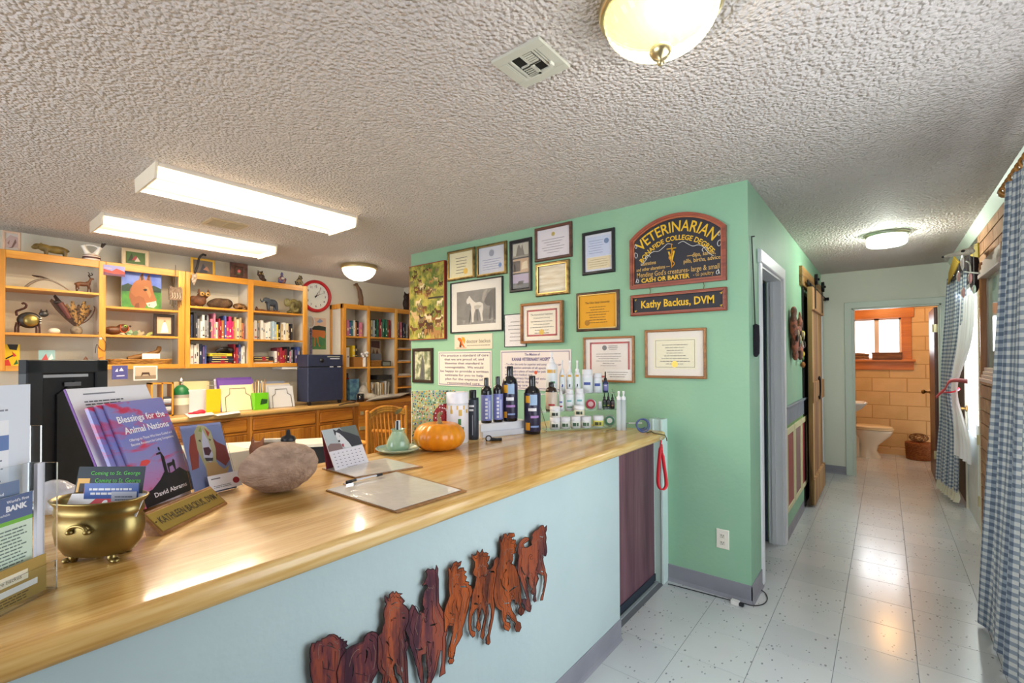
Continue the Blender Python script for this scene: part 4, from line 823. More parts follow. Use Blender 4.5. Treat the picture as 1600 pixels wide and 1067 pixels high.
plaque('mission_notice', 'cream hospital mission notice with purple border, partly behind the bottles', wrect(783, 546.5, 893, 610), border=PUR, fn=mission, bg='#e2d8d4')
framed('white_letter_frame', 'thin black frame with a plain white typed letter behind a wooden frame', 'certificate', wrect(789, 490.5, 823, 542), .005, M_blkf, None, '#ddd8d8', diploma(None, n=6, ink=C('#8a8688')), depth=.012)
framed('framed_certificate', 'orange-brown framed certificate with red border and gold seal, centre of wall', 'certificate', wrect(817, 472.5, 882, 536), .020, M_oakf, None, '#e4dcd2', diploma('The International Veterinary', (.5, .20, .07), border=RED, n=5, mat_w=.05, inner='#e9e0cc', sub='Acupuncture Society'), depth=.03, off=.012)
framed('framed_certificate', 'black-framed blue and cream certificate left of the arched sign', 'certificate', wrect(911, 360.5, 961.5, 428), .022, M_blkf, None, '#cfd2e0',
       lambda t, f, u0, u1, v0, v1, d: (lambda W, H, q: (q.fbox(f, u0+W*.06, u1-W*.06, v0+H*.06, v0+H*.38, d, d+.0006, C('#d9c9a0')), q.fbox(f, u0+W*.06, u1-W*.06, v0+H*.40, v1-H*.06, d, d+.0006, C('#bcc6e0')), lines(q, f, u0+W*.12, u0+W*.7, v0+H*.46, v1-H*.14, 6, C('#6d7aa8'), d=d+.001, fill=.2, words=True), lines(q, f, u0+W*.12, u1-W*.12, v0+H*.1, v0+H*.34, 4, C('#8a7c5c'), d=d+.001, fill=.2, words=True), q.poly(f, disc(f, u0+W*.8, v1-H*.22, W*.09), d+.001, d+.0014, C('#4f6fa0')), q.build('printing', None, t)))(u1-u0, v1-v0, MB()))
def plaqg(t, f, u0, u1, v0, v1, d): pass
M_burl = mat('burl', '#5c3a1c', .3, col2='#2e1a0c', nscale=20)
R_ = wrect(901.6, 455.4, 968.6, 517)
framed('gold_plaque', 'bright gold diploma plaque on a dark burl board', 'plaque', R_, .024, M_burl, M_goldl, '#d99b18', diploma('The Ohio State University', (.22, .16, .07), C('#a8741a'), n=7, ink=C('#5c4010')), depth=.016, glass=False)
framed('framed_certificate', 'wood-framed certificate with red border and a small card, low behind the product rack', 'certificate', wrect(913, 526, 992.2, 597), .014, M_oakf, None, '#e2dad4',
       lambda t, f, u0, u1, v0, v1, d: (lambda W, H, q: (rim(q, f, u0+W*.10, u1-W*.06, v0+H*.06, v1-H*.08, W*.035, d, RED), q.poly(f, disc(f, u0+W*.42, v1-H*.22, W*.05), d, d+.0005, C('#6a6a6c')), lines(q, f, u0+W*.5, u0+W*.7, v1-H*.28, v1-H*.16, 3, INK, d=d+.0004, words=True), lines(q, f, u0+W*.2, u1-W*.2, v0+H*.32, v1-H*.34, 6, INK, d=d+.0004, fill=.2, ragged=.6, words=True), q.fbox(f, u0+W*.42, u1-W*.02, v0+H*.02, v0+H*.26, d+.0008, d+.0014, C('#e9e6e4')), lines(q, f, u0+W*.48, u1-W*.1, v0+H*.06, v0+H*.22, 3, INK, d=d+.0016, fill=.25, words=True), q.build('printing', None, t)))(u1-u0, v1-v0, MB()))
framed('framed_certificate', 'orange-wood framed cream certificate with gold seal, low right on green wall', 'certificate', wrect(1008.8, 514, 1104.5, 591), .016, M_oakf, None, '#e4dcd0', diploma('Chi Institute of Traditional Medicine'[:0] or None, (.5, .16, .075), border='thin', n=8, mat_w=.12, inner='#e6dfc0'))
# ---- the arched veterinarian sign
a = ony(986.8, 451.6, YG); b = ony(1136.4, 439.5, YG); sl = ony(986.8, 377.6, YG); tp = ony(1062.7, 333.5, YG)
u0, u1, v0, vs_, vt = a.x, b.x, (a.z+b.z)/2, sl.z, tp.z
W, H = u1-u0, vt-v0; cx = (u0+u1)/2
def arch(ins):
    hw = W/2-ins; R0 = vt-vs_; Rr = (W*W/4+R0*R0)/(2*R0); cyy = vt-Rr; Rr -= ins
    ang = math.asin(min(1, hw/Rr)); return [(cx-hw, v0+ins), (cx+hw, v0+ins)]+[(cx+Rr*math.sin(ang-2*ang*i/24), cyy+Rr*math.cos(ang-2*ang*i/24)) for i in range(25)]
t = thing('veterinarian_sign', 'arched black sign with gold lettering in a reddish wooden frame', 'sign', FG.p(cx, v0, 0))
M_redw = wood('red_wood', '#9c4c34', '#6d2c20', 'x', .4, 14); M_redl = wood('red_wood_light', '#b4653c', '#84402a', 'x', .4, 14); NAVY = C('#262630', .55); YEL = C('#e0b41c', .5); TANC = C('#c8a050', .5); WHT = C('#d8d8d8', .5)
for m_, i0, i1, d in ((M_redw, 0, .020, .030), (M_redl, .020, .030, .024)):
    q = MB(); vs, fs = curve2d(FG, [arch(i0), arch(i1)], 0, d); q.add(vs, fs, m_); q.build('frame' if i0 == 0 else 'frame_lip', None, t)
q = MB(); q.poly(FG, arch(.029), 0, .014, NAVY); q.build('board', None, t)
q = MB(); d = .0146; R0 = vt-vs_; Rr = (W*W/4+R0*R0)/(2*R0); cyy = vt-Rr
def arcw(rad, cyc=None):
    cc = cyy if cyc is None else cyc
    return lambda x, y: ((rad+y)*math.sin(x/rad), (rad+y)*math.cos(x/rad)+(cc-0))
ra = Rr-.145*H/.39*1.0
text(q, FG, 'VETERINARIAN', cx, 0, H*.15, YEL, width=W*.82, align='C', d=d, bold=.012, warp=arcw(Rr-H*.25))
text(q, FG, 'BONAFIDE COLLEGE DEGREE', cx, 0, H*.068, YEL, width=W*.84, align='C', d=d, bold=.02, warp=arcw(Rr-H*.37))
def tx(s, u, v, h, m=TANC, w=None, al='L', sh=0, bold=0.0): text(q, FG, s, u0+W*u, v0+H*v, H*h, m, width=W*w if w else None, align=al, d=d, shear=sh, bold=bold)
tx('Castrations', .12, .335, .052, w=.17, bold=.015); tx('and other alterations \u2014', .07, .255, .050, w=.37, bold=.015)
tx('\u2014dips, salves,', .62, .365, .055, w=.28, bold=.015); tx('pills, births, advice', .585, .29, .055, w=.36, bold=.015)
tx("Mending God's creatures- large & small", .075, .165, .070, w=.86, bold=.006)
tx('CASH OR BARTER', .125, .085, .060, YEL, w=.52, bold=.03); tx('- to poultry', .68, .095, .052, w=.20)
q.build('lettering', None, t)
q = MB()      # scrolls and the V emblem with its snake
for sgn in (-1, 1):
    for (px_, py_, s) in ((.47, .47, .7), (.47, .60, .5), (.45, .09, .5)):
        P = [FG.p(cx+sgn*(W*px_*.93+ .022*s*math.cos(th)*(1-th/14)), v0+H*py_+.04*s*math.sin(th)*(1-th/14)+th*.003, d) for th in [k*.5 for k in range(16)]]; q.tube(P, .0022, 4, WHT)
    P = [FG.p(cx+sgn*W*(.03+.05*k), v0+H*(.575-.0045*k*k)+.012*math.sin(k*1.7), d) for k in range(8)]; q.tube(cat(P, 3), .0020, 4, WHT)
    P = [FG.p(cx+sgn*W*.30+.018*math.cos(th), v0+H*.44+.014*math.sin(th), d) for th in [k*.6 for k in range(8)]]; q.tube(P, .0020, 4, WHT)
q.build('scrollwork', None, t)
q = MB(); ec = cx-W*.04; ev = v0+H*.38
text(q, FG, 'V', ec, ev-H*.07, H*.17, YEL, width=W*.075, align='C', d=d+.002, bold=.03)
q.tube([FG.p(ec, ev-H*.13, d), FG.p(ec, ev+H*.21, d)], .0035, 6, C('#c88a28'))
P = [FG.p(ec+.022*math.sin(k*.75)*(1-.05*k), ev-H*.12+H*.022*k, d+.004) for k in range(13)]; q.tube(cat(P, 3), .0035, 5, C('#c88a28')); q.tube([FG.p(ec-.03, ev+H*.14, d+.003), FG.p(ec+.03, ev+H*.14, d+.003)], .003, 5, YEL); q.build('emblem', None, t)
# name board hung below
a = ony(987, 493.5, YG); b = ony(1137, 485.9, YG); c = ony(987, 462, YG); e = ony(1137, 448.8, YG)
n0, n1, m0, m1 = a.x, b.x, (a.z+b.z)/2, (c.z+e.z)/2
t = thing('name_sign', 'narrow black name board with gold lettering hung under the arched sign', 'sign', FG.p((n0+n1)/2, m0, 0))
q = MB(); frame4(q, FG, n0, n1, m0, m1, .020, 0, .028, M_redw, M_redl); q.build('frame', None, t)
q = MB(); q.fbox(FG, n0+.015, n1-.015, m0+.015, m1-.015, 0, .012, NAVY); q.build('board', None, t)
q = MB(); text(q, FG, 'Kathy Backus, DVM', (n0+n1)/2, m0+(m1-m0)*.36, (m1-m0)*.34, YEL, width=(n1-n0)*.76, align='C', d=.0126, bold=.022)
for su in (-1, 1):
    for sv in (-1, 1):
        cu, cv_ = (n0+n1)/2+su*(n1-n0)*.445, (m0+m1)/2+sv*(m1-m0)*.27
        q.poly(FG, [(cu-.009, cv_), (cu, cv_+.004), (cu+.009, cv_+.007), (cu+.004, cv_-.004)], .0122, .013, YEL); q.poly(FG, [(cu-.004, cv_-.008), (cu, cv_-.001), (cu+.006, cv_-.006)], .0122, .013, YEL)
q.build('lettering', None, t)
for du in (.22, .78):
    q = MB(); uu = n0+(n1-n0)*du; q.tube([FG.p(uu, m1, .014), FG.p(uu+.004, (m1+v0)/2, .014), FG.p(uu, v0, .014)], .0025, 5, C('#6a5a3c', .4, .6)); q.build('hook', None, t)
# ================================================================== ceiling fixtures
M_brass = mat('brass', '#d2c294', .28, .9); M_lens = mat('lit_lens', '#fff4dc', .4, emit=2.6, ecol='#ffe9c4')
def fluor(name, label, x0, x1, y0, y1, em, ec):
    t = thing(name, label, 'ceiling light', ((x0+x1)/2, (y0+y1)/2, 2.40), 'wraparound ceiling lights')
    q = MB(); q.box((x0+.004, y0+.013, 2.463), (x1-.004, y1-.013, CEIL), mat('enamel', '#e6ddcf', .4)); q.build('housing', None, t)
    q = MB()
    for ya, yb in ((y0, y0+.012), (y1-.012, y1)):
        q = MB(); q.add([(x0, ya, CEIL), (x1, ya, CEIL), (x1-.02, ya, 2.40), (x0+.02, ya, 2.40), (x0, yb, CEIL), (x1, yb, CEIL), (x1-.02, yb, 2.40), (x0+.02, yb, 2.40)], [(0, 1, 2, 3), (4, 7, 6, 5), (0, 3, 7, 4), (1, 5, 6, 2), (3, 2, 6, 7), (0, 4, 5, 1)], mat('end_cap', '#e9dcc6', .5)); q.build('end_cap', None, t)
    q = MB(); n = 10; prof = []
    for i in range(n+1):
        a = PI*i/n; prof.append(((x0+x1)/2-(x1-x0)/2*math.copysign(abs(math.cos(a))**.45, math.cos(a))*.97, 2.462-.060*abs(math.sin(a))**.5))
    P = [(x, y, z) for y in (y0+.012, y1-.012) for x, z in prof]; k = n+1
    q.add(P, [(i, i+1, k+i+1, k+i) for i in range(n)], mat('lens_'+name+str(em), '#f2e8d6', .35, emit=em*.25, ecol=ec, alpha=.72), True); q.build('diffuser', None, t)
    q = MB()
    for i in (3, 5, 7): x, z = prof[i]; q.box((x-.0015, y0+.012, z-.001), (x+.0015, y1-.012, z+.002), C('#e8dfd0'))
    q.build('lens_rib', None, t)
fluor('fluorescent_light', 'near warm-white wraparound fluorescent ceiling light', -3.385, -2.985, .742, 1.95, 1.15, '#fff0d4')
fluor('fluorescent_light', 'far fluorescent ceiling light, closer to the shelves and bluish', -4.70, -4.30, .76, 1.98, .95, '#eef2f4')
def dome(name, label, c, r, depth, ribs, mg, fin=True, emit=1.0, mring=None):
    mring = mring or M_brass
    t = thing(name, label, 'ceiling light', (c[0], c[1], CEIL-depth-.03))
    q = MB(); q.lathe((c[0], c[1], CEIL), [(r*1.02, 0), (r*1.06, -.008), (r*1.04, -.018), (r*1.08, -.026), (r*1.05, -.040), (r*.98, -.045), (r*.95, -.04)], 40, mring); q.build('trim_ring', None, t)
    q = MB(); n = 72 if ribs else 32; P = []; K = 9
    for k in range(K+1):
        a = PI/2*k/K; rr_ = r*.97*math.cos(a); z = CEIL-.035-depth*math.sin(a)
        for i in range(n): w = 1+(.022 if ribs and i % 2 else 0); P.append((c[0]+rr_*w*math.cos(2*PI*i/n+.02*k), c[1]+rr_*w*math.sin(2*PI*i/n+.02*k), z))
    q.add(P, [(k*n+i, (k+1)*n+i, (k+1)*n+(i+1) % n, k*n+(i+1) % n) for k in range(K) for i in range(n)], mg, not ribs); q.build('glass_bowl', None, t)
    if fin:
        z = CEIL-.035-depth; q = MB(); q.lathe((c[0], c[1], z), [(.0, .012), (.030, .008), (.032, -.002), (.022, -.018), (.008, -.026), (.011, -.034), (.006, -.042), (0, -.045)], 16, mring); q.build('finial', None, t)
c1 = (-.505, 1.335); dome('dome_light', 'ribbed glass dome ceiling light with brass ring and finial, nearest the camera', c1, .165, .115, True, mat('ribbed_glass', '#b4b8a6', .12, emit=.06, ecol='#f2f0d0', alpha=.55, coat=.5), True)
p3 = onz(561, 415, CEIL); dome('office_dome_light', 'small white glass bowl ceiling light with brass ring near the clock', (p3.x, p3.y), .185, .135, False, mat('opal_glass', '#f4f6f4', .25, emit=.45, ecol='#f2fbff', alpha=.7), False)
# hall lamp: two-step ribbed drum
p2 = (.02, 5.06); t = thing('hall_ceiling_light', 'round pale glass drum light on the hallway ceiling', 'ceiling light', (p2[0], p2[1], 2.37))
q = MB(); q.lathe((p2[0], p2[1], CEIL), [(.150, 0), (.155, -.010), (.148, -.018), (.142, -.026), (.135, -.028)], 32, mat('nickel', '#aab09c', .3, .8)); q.build('pan', None, t)
q = MB(); q.lathe((p2[0], p2[1], CEIL), [(.134, -.026), (.140, -.04), (.138, -.062), (.130, -.068), (.138, -.074), (.135, -.094), (.12, -.104), (.06, -.110), (0, -.112)], 32, mat('hall_glass', '#e0f2ea', .2, emit=.12, ecol='#dcf8ea', alpha=.6)); q.build('glass_drum', None, t)
# ceiling vents
M_vent = mat('vent_enamel', '#c6c4b6', .45); M_dk = C('#15140f', .8)
t = thing('ceiling_vent', 'square white multi-way ceiling vent beside the ribbed dome light', 'vent', (-.967, 1.333, CEIL-.012))
x0, x1, y0, y1 = -1.072, -.868, 1.232, 1.428; f = Fr((0, 0, CEIL), (1, 0, 0), (0, -1, 0))    # looking up: n = -z
q = MB(); w = .035
for a, b, c, d in ((x0, x1, -y1, -y1+w), (x0, x1, -y0-w, -y0), (x0, x0+w, -y1+w, -y0-w), (x1-w, x1, -y1+w, -y0-w)): q.fbev(f, a, b, c, d, -.001, .010, .001, M_vent)
q.fbox(f, x0+w, x1-w, -1.395, -1.383+.002, 0, .008, M_vent); q.fbox(f, -.975, -.965, -y1+w, -y0-w, 0, .008, M_vent); q.fbox(f, x0+w+.028, x1-w-.028, -1.332, -1.325, 0, .008, M_vent); q.build('frame', None, t)
q = MB(); q.fbox(f, x0+.02, x1-.02, -y1+.02, -y0-.02, 0, .002, M_dk); q.build('duct_shade', None, t)  # flat dark sheet; the shade inside the duct is put into its colour
for k in range(2): q = MB(); q.X = None; q.fbox(f, x0+w+.002+k*.012, x0+w+.009+k*.012, -y1+w, -y0-w, .001, .009, M_vent); q.build('louvre', None, t)
for k in range(2): q = MB(); q.fbox(f, x1-w-.009-k*.012, x1-w-.002-k*.012, -y1+w, -y0-w, .001, .009, M_vent); q.build('louvre', None, t)
for k in range(6):
    q = MB(); q.fbox(f, x0+w+.028, -.975, -y1+w+.006+k*.011, -y1+w+.009+k*.011, .001, .008, M_vent); q.build('louvre', None, t)
    q = MB(); q.fbox(f, -.965, x1-w-.028, -y0-w-.012-k*.011, -y0-w-.004-k*.011, .001, .008, M_vent); q.build('louvre', None, t)
q = MB(); q.fbox(f, -.905, -.898, -1.37, -1.35, .008, .02, C('#d8d6c8')); q.build('damper_lever', None, t)
t = thing('office_ceiling_vent', 'rectangular ceiling vent between the two fluorescent lights', 'vent', (-3.95, 1.42, CEIL-.01))
x0, x1, y0, y1 = -4.06, -3.84, 1.29, 1.55
q = MB()
for a, b, c, d in ((x0, x1, -y1, -y1+.03), (x0, x1, -y0-.03, -y0), (x0, x0+.03, -y1+.03, -y0-.03), (x1-.03, x1, -y1+.03, -y0-.03), (x0+.03, x1-.03, -1.425, -1.415)): q.fbev(f, a, b, c, d, -.001, .010, .001, mat('vent_tan', '#b9a98a', .5))
q.build('frame', None, t); q = MB(); q.fbox(f, x0+.02, x1-.02, -y1+.02, -y0-.02, 0, .002, M_dk); q.build('duct_shade', None, t)  # frame over a dark sheet coloured as the duct's inner shade
for k in range(9): q = MB(); q.fbox(f, x0+.035+k*.018, x0+.043+k*.018, -y1+.03, -y0-.03, .001, .008, mat('vent_tan')); q.build('louvre', None, t)
# ================================================================== wall cabinets
M_oak = wood('cab_oak', '#e6ac48', '#bf8228', 'y', .35, 9, c3='#ce8a2e', stretch=.06); M_oakv = wood('cab_oak_v', '#e6ac48', '#bf8228', 'z', .35, 9, c3='#ce8a2e', stretch=.06)
M_in = mat('cab_inside', '#d9d2c6', .7)
XF = -5.2; XW = XL
def unit(name, label, y0, y1, posts, shelves, zt=2.285, zb=1.36, topw=.06, botw=.042):
    t = thing(name, label, 'shelving', (XF, (y0+y1)/2, zb), 'open wall cabinets')
    q = MB(); q.box((XW, y0, zb), (XF-.018, y0+.018, zt), M_in).add([], [], M_in); q.build('side_panel', None, t)
    q = MB(); q.box((XW, y1-.018, zb), (XF-.018, y1, zt), M_in); q.build('side_panel', None, t)
    q = MB(); q.box((XW, y0+.018, zt-.02), (XF-.018, y1-.018, zt), M_in); q.build('top_panel', None, t)
    q = MB(); q.box((XW, y0+.018, zb+.008), (XF-.018, y1-.018, zb+.028), M_in); q.build('bottom_panel', None, t)
    f = Fr((XF-.018, 0, 0), (0, 1, 0), (0, 0, 1))
    for a, b in posts: q = MB(); q.fbev(f, a, b, zb, zt, 0, .018, .003, M_oakv); q.build('stile', None, t)
    for (a0, a), (b, b0) in zip(posts[:-1], posts[1:]):
        for v0, v1 in ((zt-topw, zt), (zb, zb+botw)): q = MB(); q.fbev(f, a, b, v0, v1, 0, .0175, .003, M_oak); q.build('rail', None, t)
        m_ = (a0+a)/2
    for k, (p, q_) in enumerate(zip(posts[:-1], posts[1:])):
        if 0 < k: q = MB(); q.box((XW, (p[0]+p[1])/2-.009, zb+.028), (XF-.018, (p[0]+p[1])/2+.009, zt-.02), M_in); q.build('divider', None, t)
    for (a, b, z) in shelves: q = MB(); q.box((XW, a, z-.009), (XF-.003, b, z+.009), M_oak); q.build('shelf', None, t)
    return t
unit('open_cabinet', 'left open pine wall cabinet behind the monitor, two bays wide', .290, 1.527, [(.290, .366), (.905, .950), (1.474, 1.527)], [(.366, .905, 2.002), (.366, .905, 1.647), (.95, 1.474, 1.898), (.95, 1.474, 1.652)])
unit('open_cabinet', 'right open pine wall cabinet filled with books, two bays wide', 1.530, 2.735, [(1.530, 1.570), (2.090, 2.146), (2.682, 2.735)], [(1.57, 2.09, 1.952), (1.57, 2.09, 1.645), (2.146, 2.682, 1.952), (2.146, 2.682, 1.648)])
q = MB(); q.box((XF-.25, 2.45, 1.335), (XF-.01, 2.73, 1.36), C('#e8e4e0', .3)); tag(q.build('under_cabinet_light'), 'slim white light fixed below the right end of the wall cabinets', 'light')
# tall bookcase standing on the worktop
BXF = -5.2
t = thing('bookcase', 'tall pine bookcase with white beadboard side right of the clock', 'bookcase', (BXF, 3.8, .93))
f = Fr((BXF-.018, 0, 0), (0, 1, 0), (0, 0, 1)); BY = [(3.194, 3.232), (3.534, 3.572), (3.966, 4.008), (4.31, 4.348)]
q = MB(); q.box((XW, 3.194, .93), (BXF-.018, 3.21, 2.13), mat('beadboard', '#d8d0c4', .6)); q.build('side_panel', None, t)
fs_ = Fr((0, 3.194, 0), (1, 0, 0), (0, 0, 1))
for u0, u1, v0, v1 in ((XW+.002, XW+.045, .93, 2.13), (BXF-.05, BXF, .93, 2.13), (XW, BXF, 2.07, 2.131)): q = MB(); q.fbev(fs_, u0, u1, v0, v1, 0, .012, .003, M_oakv); q.build('side_trim', None, t)
for k in range(7): q = MB(); q.fbev(fs_, XW+.048+k*.029, XW+.075+k*.029, .93, 2.07, 0, .005, .002, mat('beadboard')); q.build('bead_slat', None, t)
for a, b in BY: q = MB(); q.fbev(f, a, b, .93, 2.13, 0, .018, .003, M_oakv); q.build('stile', None, t)
for a, b in BY[1:]: q = MB(); q.box((XW, (a+b)/2-.008, .93), (BXF-.018, (a+b)/2+.008, 2.11), M_in); q.build('divider', None, t)
q = MB(); q.box((XW, 3.21, 2.11), (BXF-.001, 4.348, 2.13), M_oak); q.build('top_panel', None, t)
for a, b in zip(BY[:-1], BY[1:]):
    q = MB(); q.fbev(f, a[1], b[0], 2.07, 2.13, 0, .0175, .003, M_oak); q.build('rail', None, t)
    for z in ((1.722, 1.335) if a is not BY[2] else (1.722, 1.575, 1.40, 1.20, 1.05)): q = MB(); q.box((XW, a[1]-.01, z-.01), (BXF-.002, b[0]+.01, z+.01), M_oak); q.build('shelf', None, t)
# ---- lower cabinets and worktop
WT = .93; WX = -4.88
M_cab = wood('cab_honey', '#c8862e', '#94561a', 'y', .35, 9, c3='#b26e22', stretch=.06); M_cabv = wood('cab_honey_v', '#c08030', '#8a5018', 'z', .35, 11, c3='#a8681f', stretch=.05)
t = thing('worktop', 'light oak laminate worktop running under the wall cabinets', 'worktop', (-5.2, 1.8, .89))
q = loft([rrect(XW+.001, WX+.02, .0, 3.19, z, i, .006, 2) for z, i in ((.888, .006), (.895, 0), (.922, 0), (.93, .006))], wood('oak_laminate_pale', '#cba468', '#a37a42', 'y', .3, 9, c3='#bc9456', stretch=.04)); q.build('slab', None, t)
q = MB(); q.box((XW+.002, 3.19, .885), (WX-.001, 4.345, .925), M_cab); tag(q.build('honey_worktop'), 'honey-coloured desk top under papers left of the green wall', 'worktop')
ys = [.02, 1.30, 1.345, 1.955, 2.005, 2.655, 2.705, 3.10, 3.185]
f = Fr((WX, 0, 0), (0, 1, 0), (0, 0, 1))
pairs = [(.02, .55), (.60, 1.295), (1.345, 1.955), (2.005, 2.655), (2.705, 3.115)]
for k, (a, b) in enumerate(pairs):
    t = thing('base_cabinet', ['%s honey oak base cabinet with one drawer above doors' % s for s in ('leftmost', 'second from left', 'middle', 'fourth from left', 'rightmost')][k], 'cabinet', (WX, (a+b)/2, 0), 'base cabinets')
    lo, hi = a-.025, b+.025
    if k == 4: hi = 3.188
    q = MB(); q.box((XW+.002, lo, .09), (WX-.02, hi, .887), M_cabv); q.build('body', None, t)
    q = MB(); q.fbev(f, lo, a, .09, .887, -.02, .0, .002, M_cabv).fbev(f, b, hi, .09, .887, -.02, 0, .002, M_cabv).fbev(f, a, b, .855, .887, -.02, -.0005, .002, M_cab).fbev(f, a, b, .712, .738, -.02, -.0005, .002, M_cab); q.build('face_frame', None, t)
    q = MB(); q.fbev(f, a+.006, b-.006, .742, .853, -.018, .012, .004, M_cab); dw = q.build('drawer', None, t)
    for c0, c1 in ((a+.006, (a+b)/2-.003), ((a+b)/2+.003, b-.006)):
        q = MB(); q.fbev(f, c0, c1, .10, .708, -.018, .012, .004, M_cabv); d_ = q.build('door', None, t)
        q = MB(); q.fbox(f, c1-.02 if c0 < (a+b)/2-.01 else c0+.012, c1-.012 if c0 < (a+b)/2-.01 else c0+.02, .55, .63, .012, .02, C('#2a1c10')); q.build('handle', None, d_)
    q = MB(); q.box((XW+.002, lo, 0), (WX-.08, hi, .09), C('#2c1c10')); q.build('plinth', None, t)
t = thing('desk', 'honey-coloured desk end with plain panelled front behind the slatted chair', 'desk', (WX, 3.8, 0))
q = MB(); q.box((WX-.03, 3.19, .0), (WX, 3.88, .884), M_cab); q.build('front_panel', None, t); q = MB(); q.box((WX-.03, 3.885, 0), (WX, 4.345, .884), M_cab); q.build('front_panel', None, t)
q = MB(); q.box((WX, 3.20, .60), (WX+.012, 3.30, .64), mat('hinge_brass')).box((WX, 3.215, .78), (WX+.01, 3.255, .82), mat('hinge_brass')); q.build('catch', None, t)
# ================================================================== books
def ordinal(k): return ['first', 'second', 'third', 'fourth', 'fifth', 'sixth', 'seventh', 'eighth', 'ninth', 'tenth', 'eleventh', 'twelfth', 'thirteenth', 'fourteenth', 'fifteenth', 'sixteenth', 'seventeenth', 'eighteenth', 'nineteenth', 'twentieth', 'twenty-first', 'twenty-second', 'twenty-third', 'twenty-fourth', 'twenty-fifth', 'twenty-sixth'][k]
CN = {'n': ('#2c3550', 'navy'), 'k': ('#26242a', 'black'), 'w': ('#dedad2', 'white'), 'c': ('#d6c9a2', 'cream'), 'g': ('#8f9094', 'grey'), 'r': ('#9c2434', 'red'), 'm': ('#7c2c3c', 'maroon'), 'p': ('#c02868', 'pink'), 'b': ('#4c5ea0', 'blue'), 'l': ('#a8c0d0', 'light blue'), 'y': ('#e0c030', 'yellow'), 'o': ('#b8783a', 'orange-brown'), 't': ('#b09a74', 'tan'), 'v': ('#5a4a78', 'violet'), 'e': ('#1e6a50', 'green'), 'a': ('#2c7480', 'teal'), 'd': ('#6a4630', 'dark brown'), 's': ('#c4728c', 'dusty pink')}
def shelf_books(code, y0, y1, z, hmin, hmax, where, seed, xf=-5.26, noun='book', depth=.16, x_lo=XW+.004):
    rd = random.Random(seed); n = len(code); ws = [rd.uniform(.7, 1.4) for _ in code]; S = sum(ws); y = y0
    for k, (ch, w) in enumerate(zip(code, ws)):
        w = w/S*(y1-y0); h = rd.uniform(hmin, hmax); xd = xf-rd.uniform(0, .03)
        hexc, cn = CN[ch]
        q = MB(); a, b = y+.0006, y+w-.0006; tk = min(.0022, w*.15)
        f = Fr((xd, 0, 0), (0, 1, 0), (0, 0, 1)); dp = min(depth, xd-x_lo)
        cm = C(hexc, .45); q.fbev(f, a, b, z, z+h, -.004, 0, min(.002, w*.2), cm)
        q.fbox(f, a, a+tk, z, z+h, -dp, -.004, cm).fbox(f, b-tk, b, z, z+h, -dp, -.004, cm).fbox(f, a+tk, b-tk, z+.003, z+h-.004, -dp+.004, -.004, C('#d9d2c0', .8))
        lc = C(rd.choice(['#e6dfc8', '#d2b45a', '#1f1f26', '#c8c8cc']) if ch not in 'wc' else rd.choice(['#5a4a78', '#a83232', '#3a3a3a', '#3c6a8a']), .5)
        v = z+h*rd.uniform(.3, .55); q.fbox(f, a+w*.3, b-w*.3, v, v+h*rd.uniform(.06, .24), 0, .0004, lc)
        if rd.random() < .5: q.fbox(f, a+w*.1, b-w*.1, z+h*.1, z+h*.16, 0, .0004, lc)
        tag(q.build(noun), '%s %s, %s from the left %s' % (cn, noun, ordinal(k), where), noun, 'books ' + where); y += w
shelf_books('nnkngwwggksswrrobpppotctosbgwtc'[:26], 1.578, 2.088, 1.654, .165, .262, 'on the middle shelf, left book bay', 1)
shelf_books('wwgtwwwwlllyktwcdk', 2.150, 2.600, 1.657, .165, .212, 'on the middle shelf, right book bay', 2)
shelf_books('wwwwnvb', 1.574, 1.735, 1.389, .18, .22, 'at the bottom left of the right cabinet', 3)
shelf_books('rrvbww', 1.985, 2.088, 1.389, .17, .22, 'right of the lying stack, right cabinet', 4)
shelf_books('wmrrmksgkvb', 2.40, 2.68, 1.389, .14, .20, 'on the bottom shelf, right book bay', 5)
shelf_books('lsbawoks', 3.245, 3.50, 1.732, .17, .21, 'in the top left bookcase bay', 6)
shelf_books('gcclkewrgeeedr', 3.585, 3.955, 1.732, .19, .25, 'in the top middle bookcase bay', 7)
shelf_books('nbwsbnkg', 4.015, 4.24, 1.732, .19, .23, 'in the top right bookcase bay', 8)
shelf_books('ww', 3.245, 3.33, 1.345, .24, .26, 'in the middle left bookcase bay', 9, noun='binder')
shelf_books('yk', 3.36, 3.43, 1.47, .14, .15, 'standing on a box in the middle left bay', 10)
# lying stacks
def stack(code, y0, y1, z, where, seed, noun='book'):
    rd = random.Random(seed)
    for k, ch in enumerate(code):
        hexc, cn = CN[ch]; h = rd.uniform(.018, .028); a = y0+rd.uniform(0, .015); b = y1-rd.uniform(0, .02); q = MB(); f = Fr((-5.25-rd.uniform(0, .02), 0, 0), (0, 1, 0), (0, 0, 1))
        q.fbev(f, a, b, z, z+h-.0006, -.16, 0, .002, C(hexc, .45)); q.fbox(f, a+.02, b-.05, z+h*.3, z+h*.6, 0, .0004, C('#c8b878' if ch in 'kn' else '#2a2a30'))
        if ch == 'k': q.fbox(f, a+.10, a+.14, z, z+h-.0006, 0, .0005, C('#9c2434'))
        tag(q.build('lying_book'), '%s lying book, %s from the bottom %s' % (cn, ordinal(k), where), 'book', 'lying books ' + where); z += h
    return z
zt = stack('rknky', 1.745, 1.975, 1.389, 'of the left book bay stack', 11)
q = MB(); q.tube(cat([(-5.30, 1.83, zt+.02), (-5.27, 1.87, zt+.045), (-5.3, 1.93, zt+.05), (-5.28, 1.97, zt+.03), (-5.34, 1.95, zt+.02), (-5.36, 1.88, zt+.03)]), .02, 8, C('#17161a', .5)); tag(q.build('black_pouch'), 'limp black pouch on top of the lying books', 'pouch')
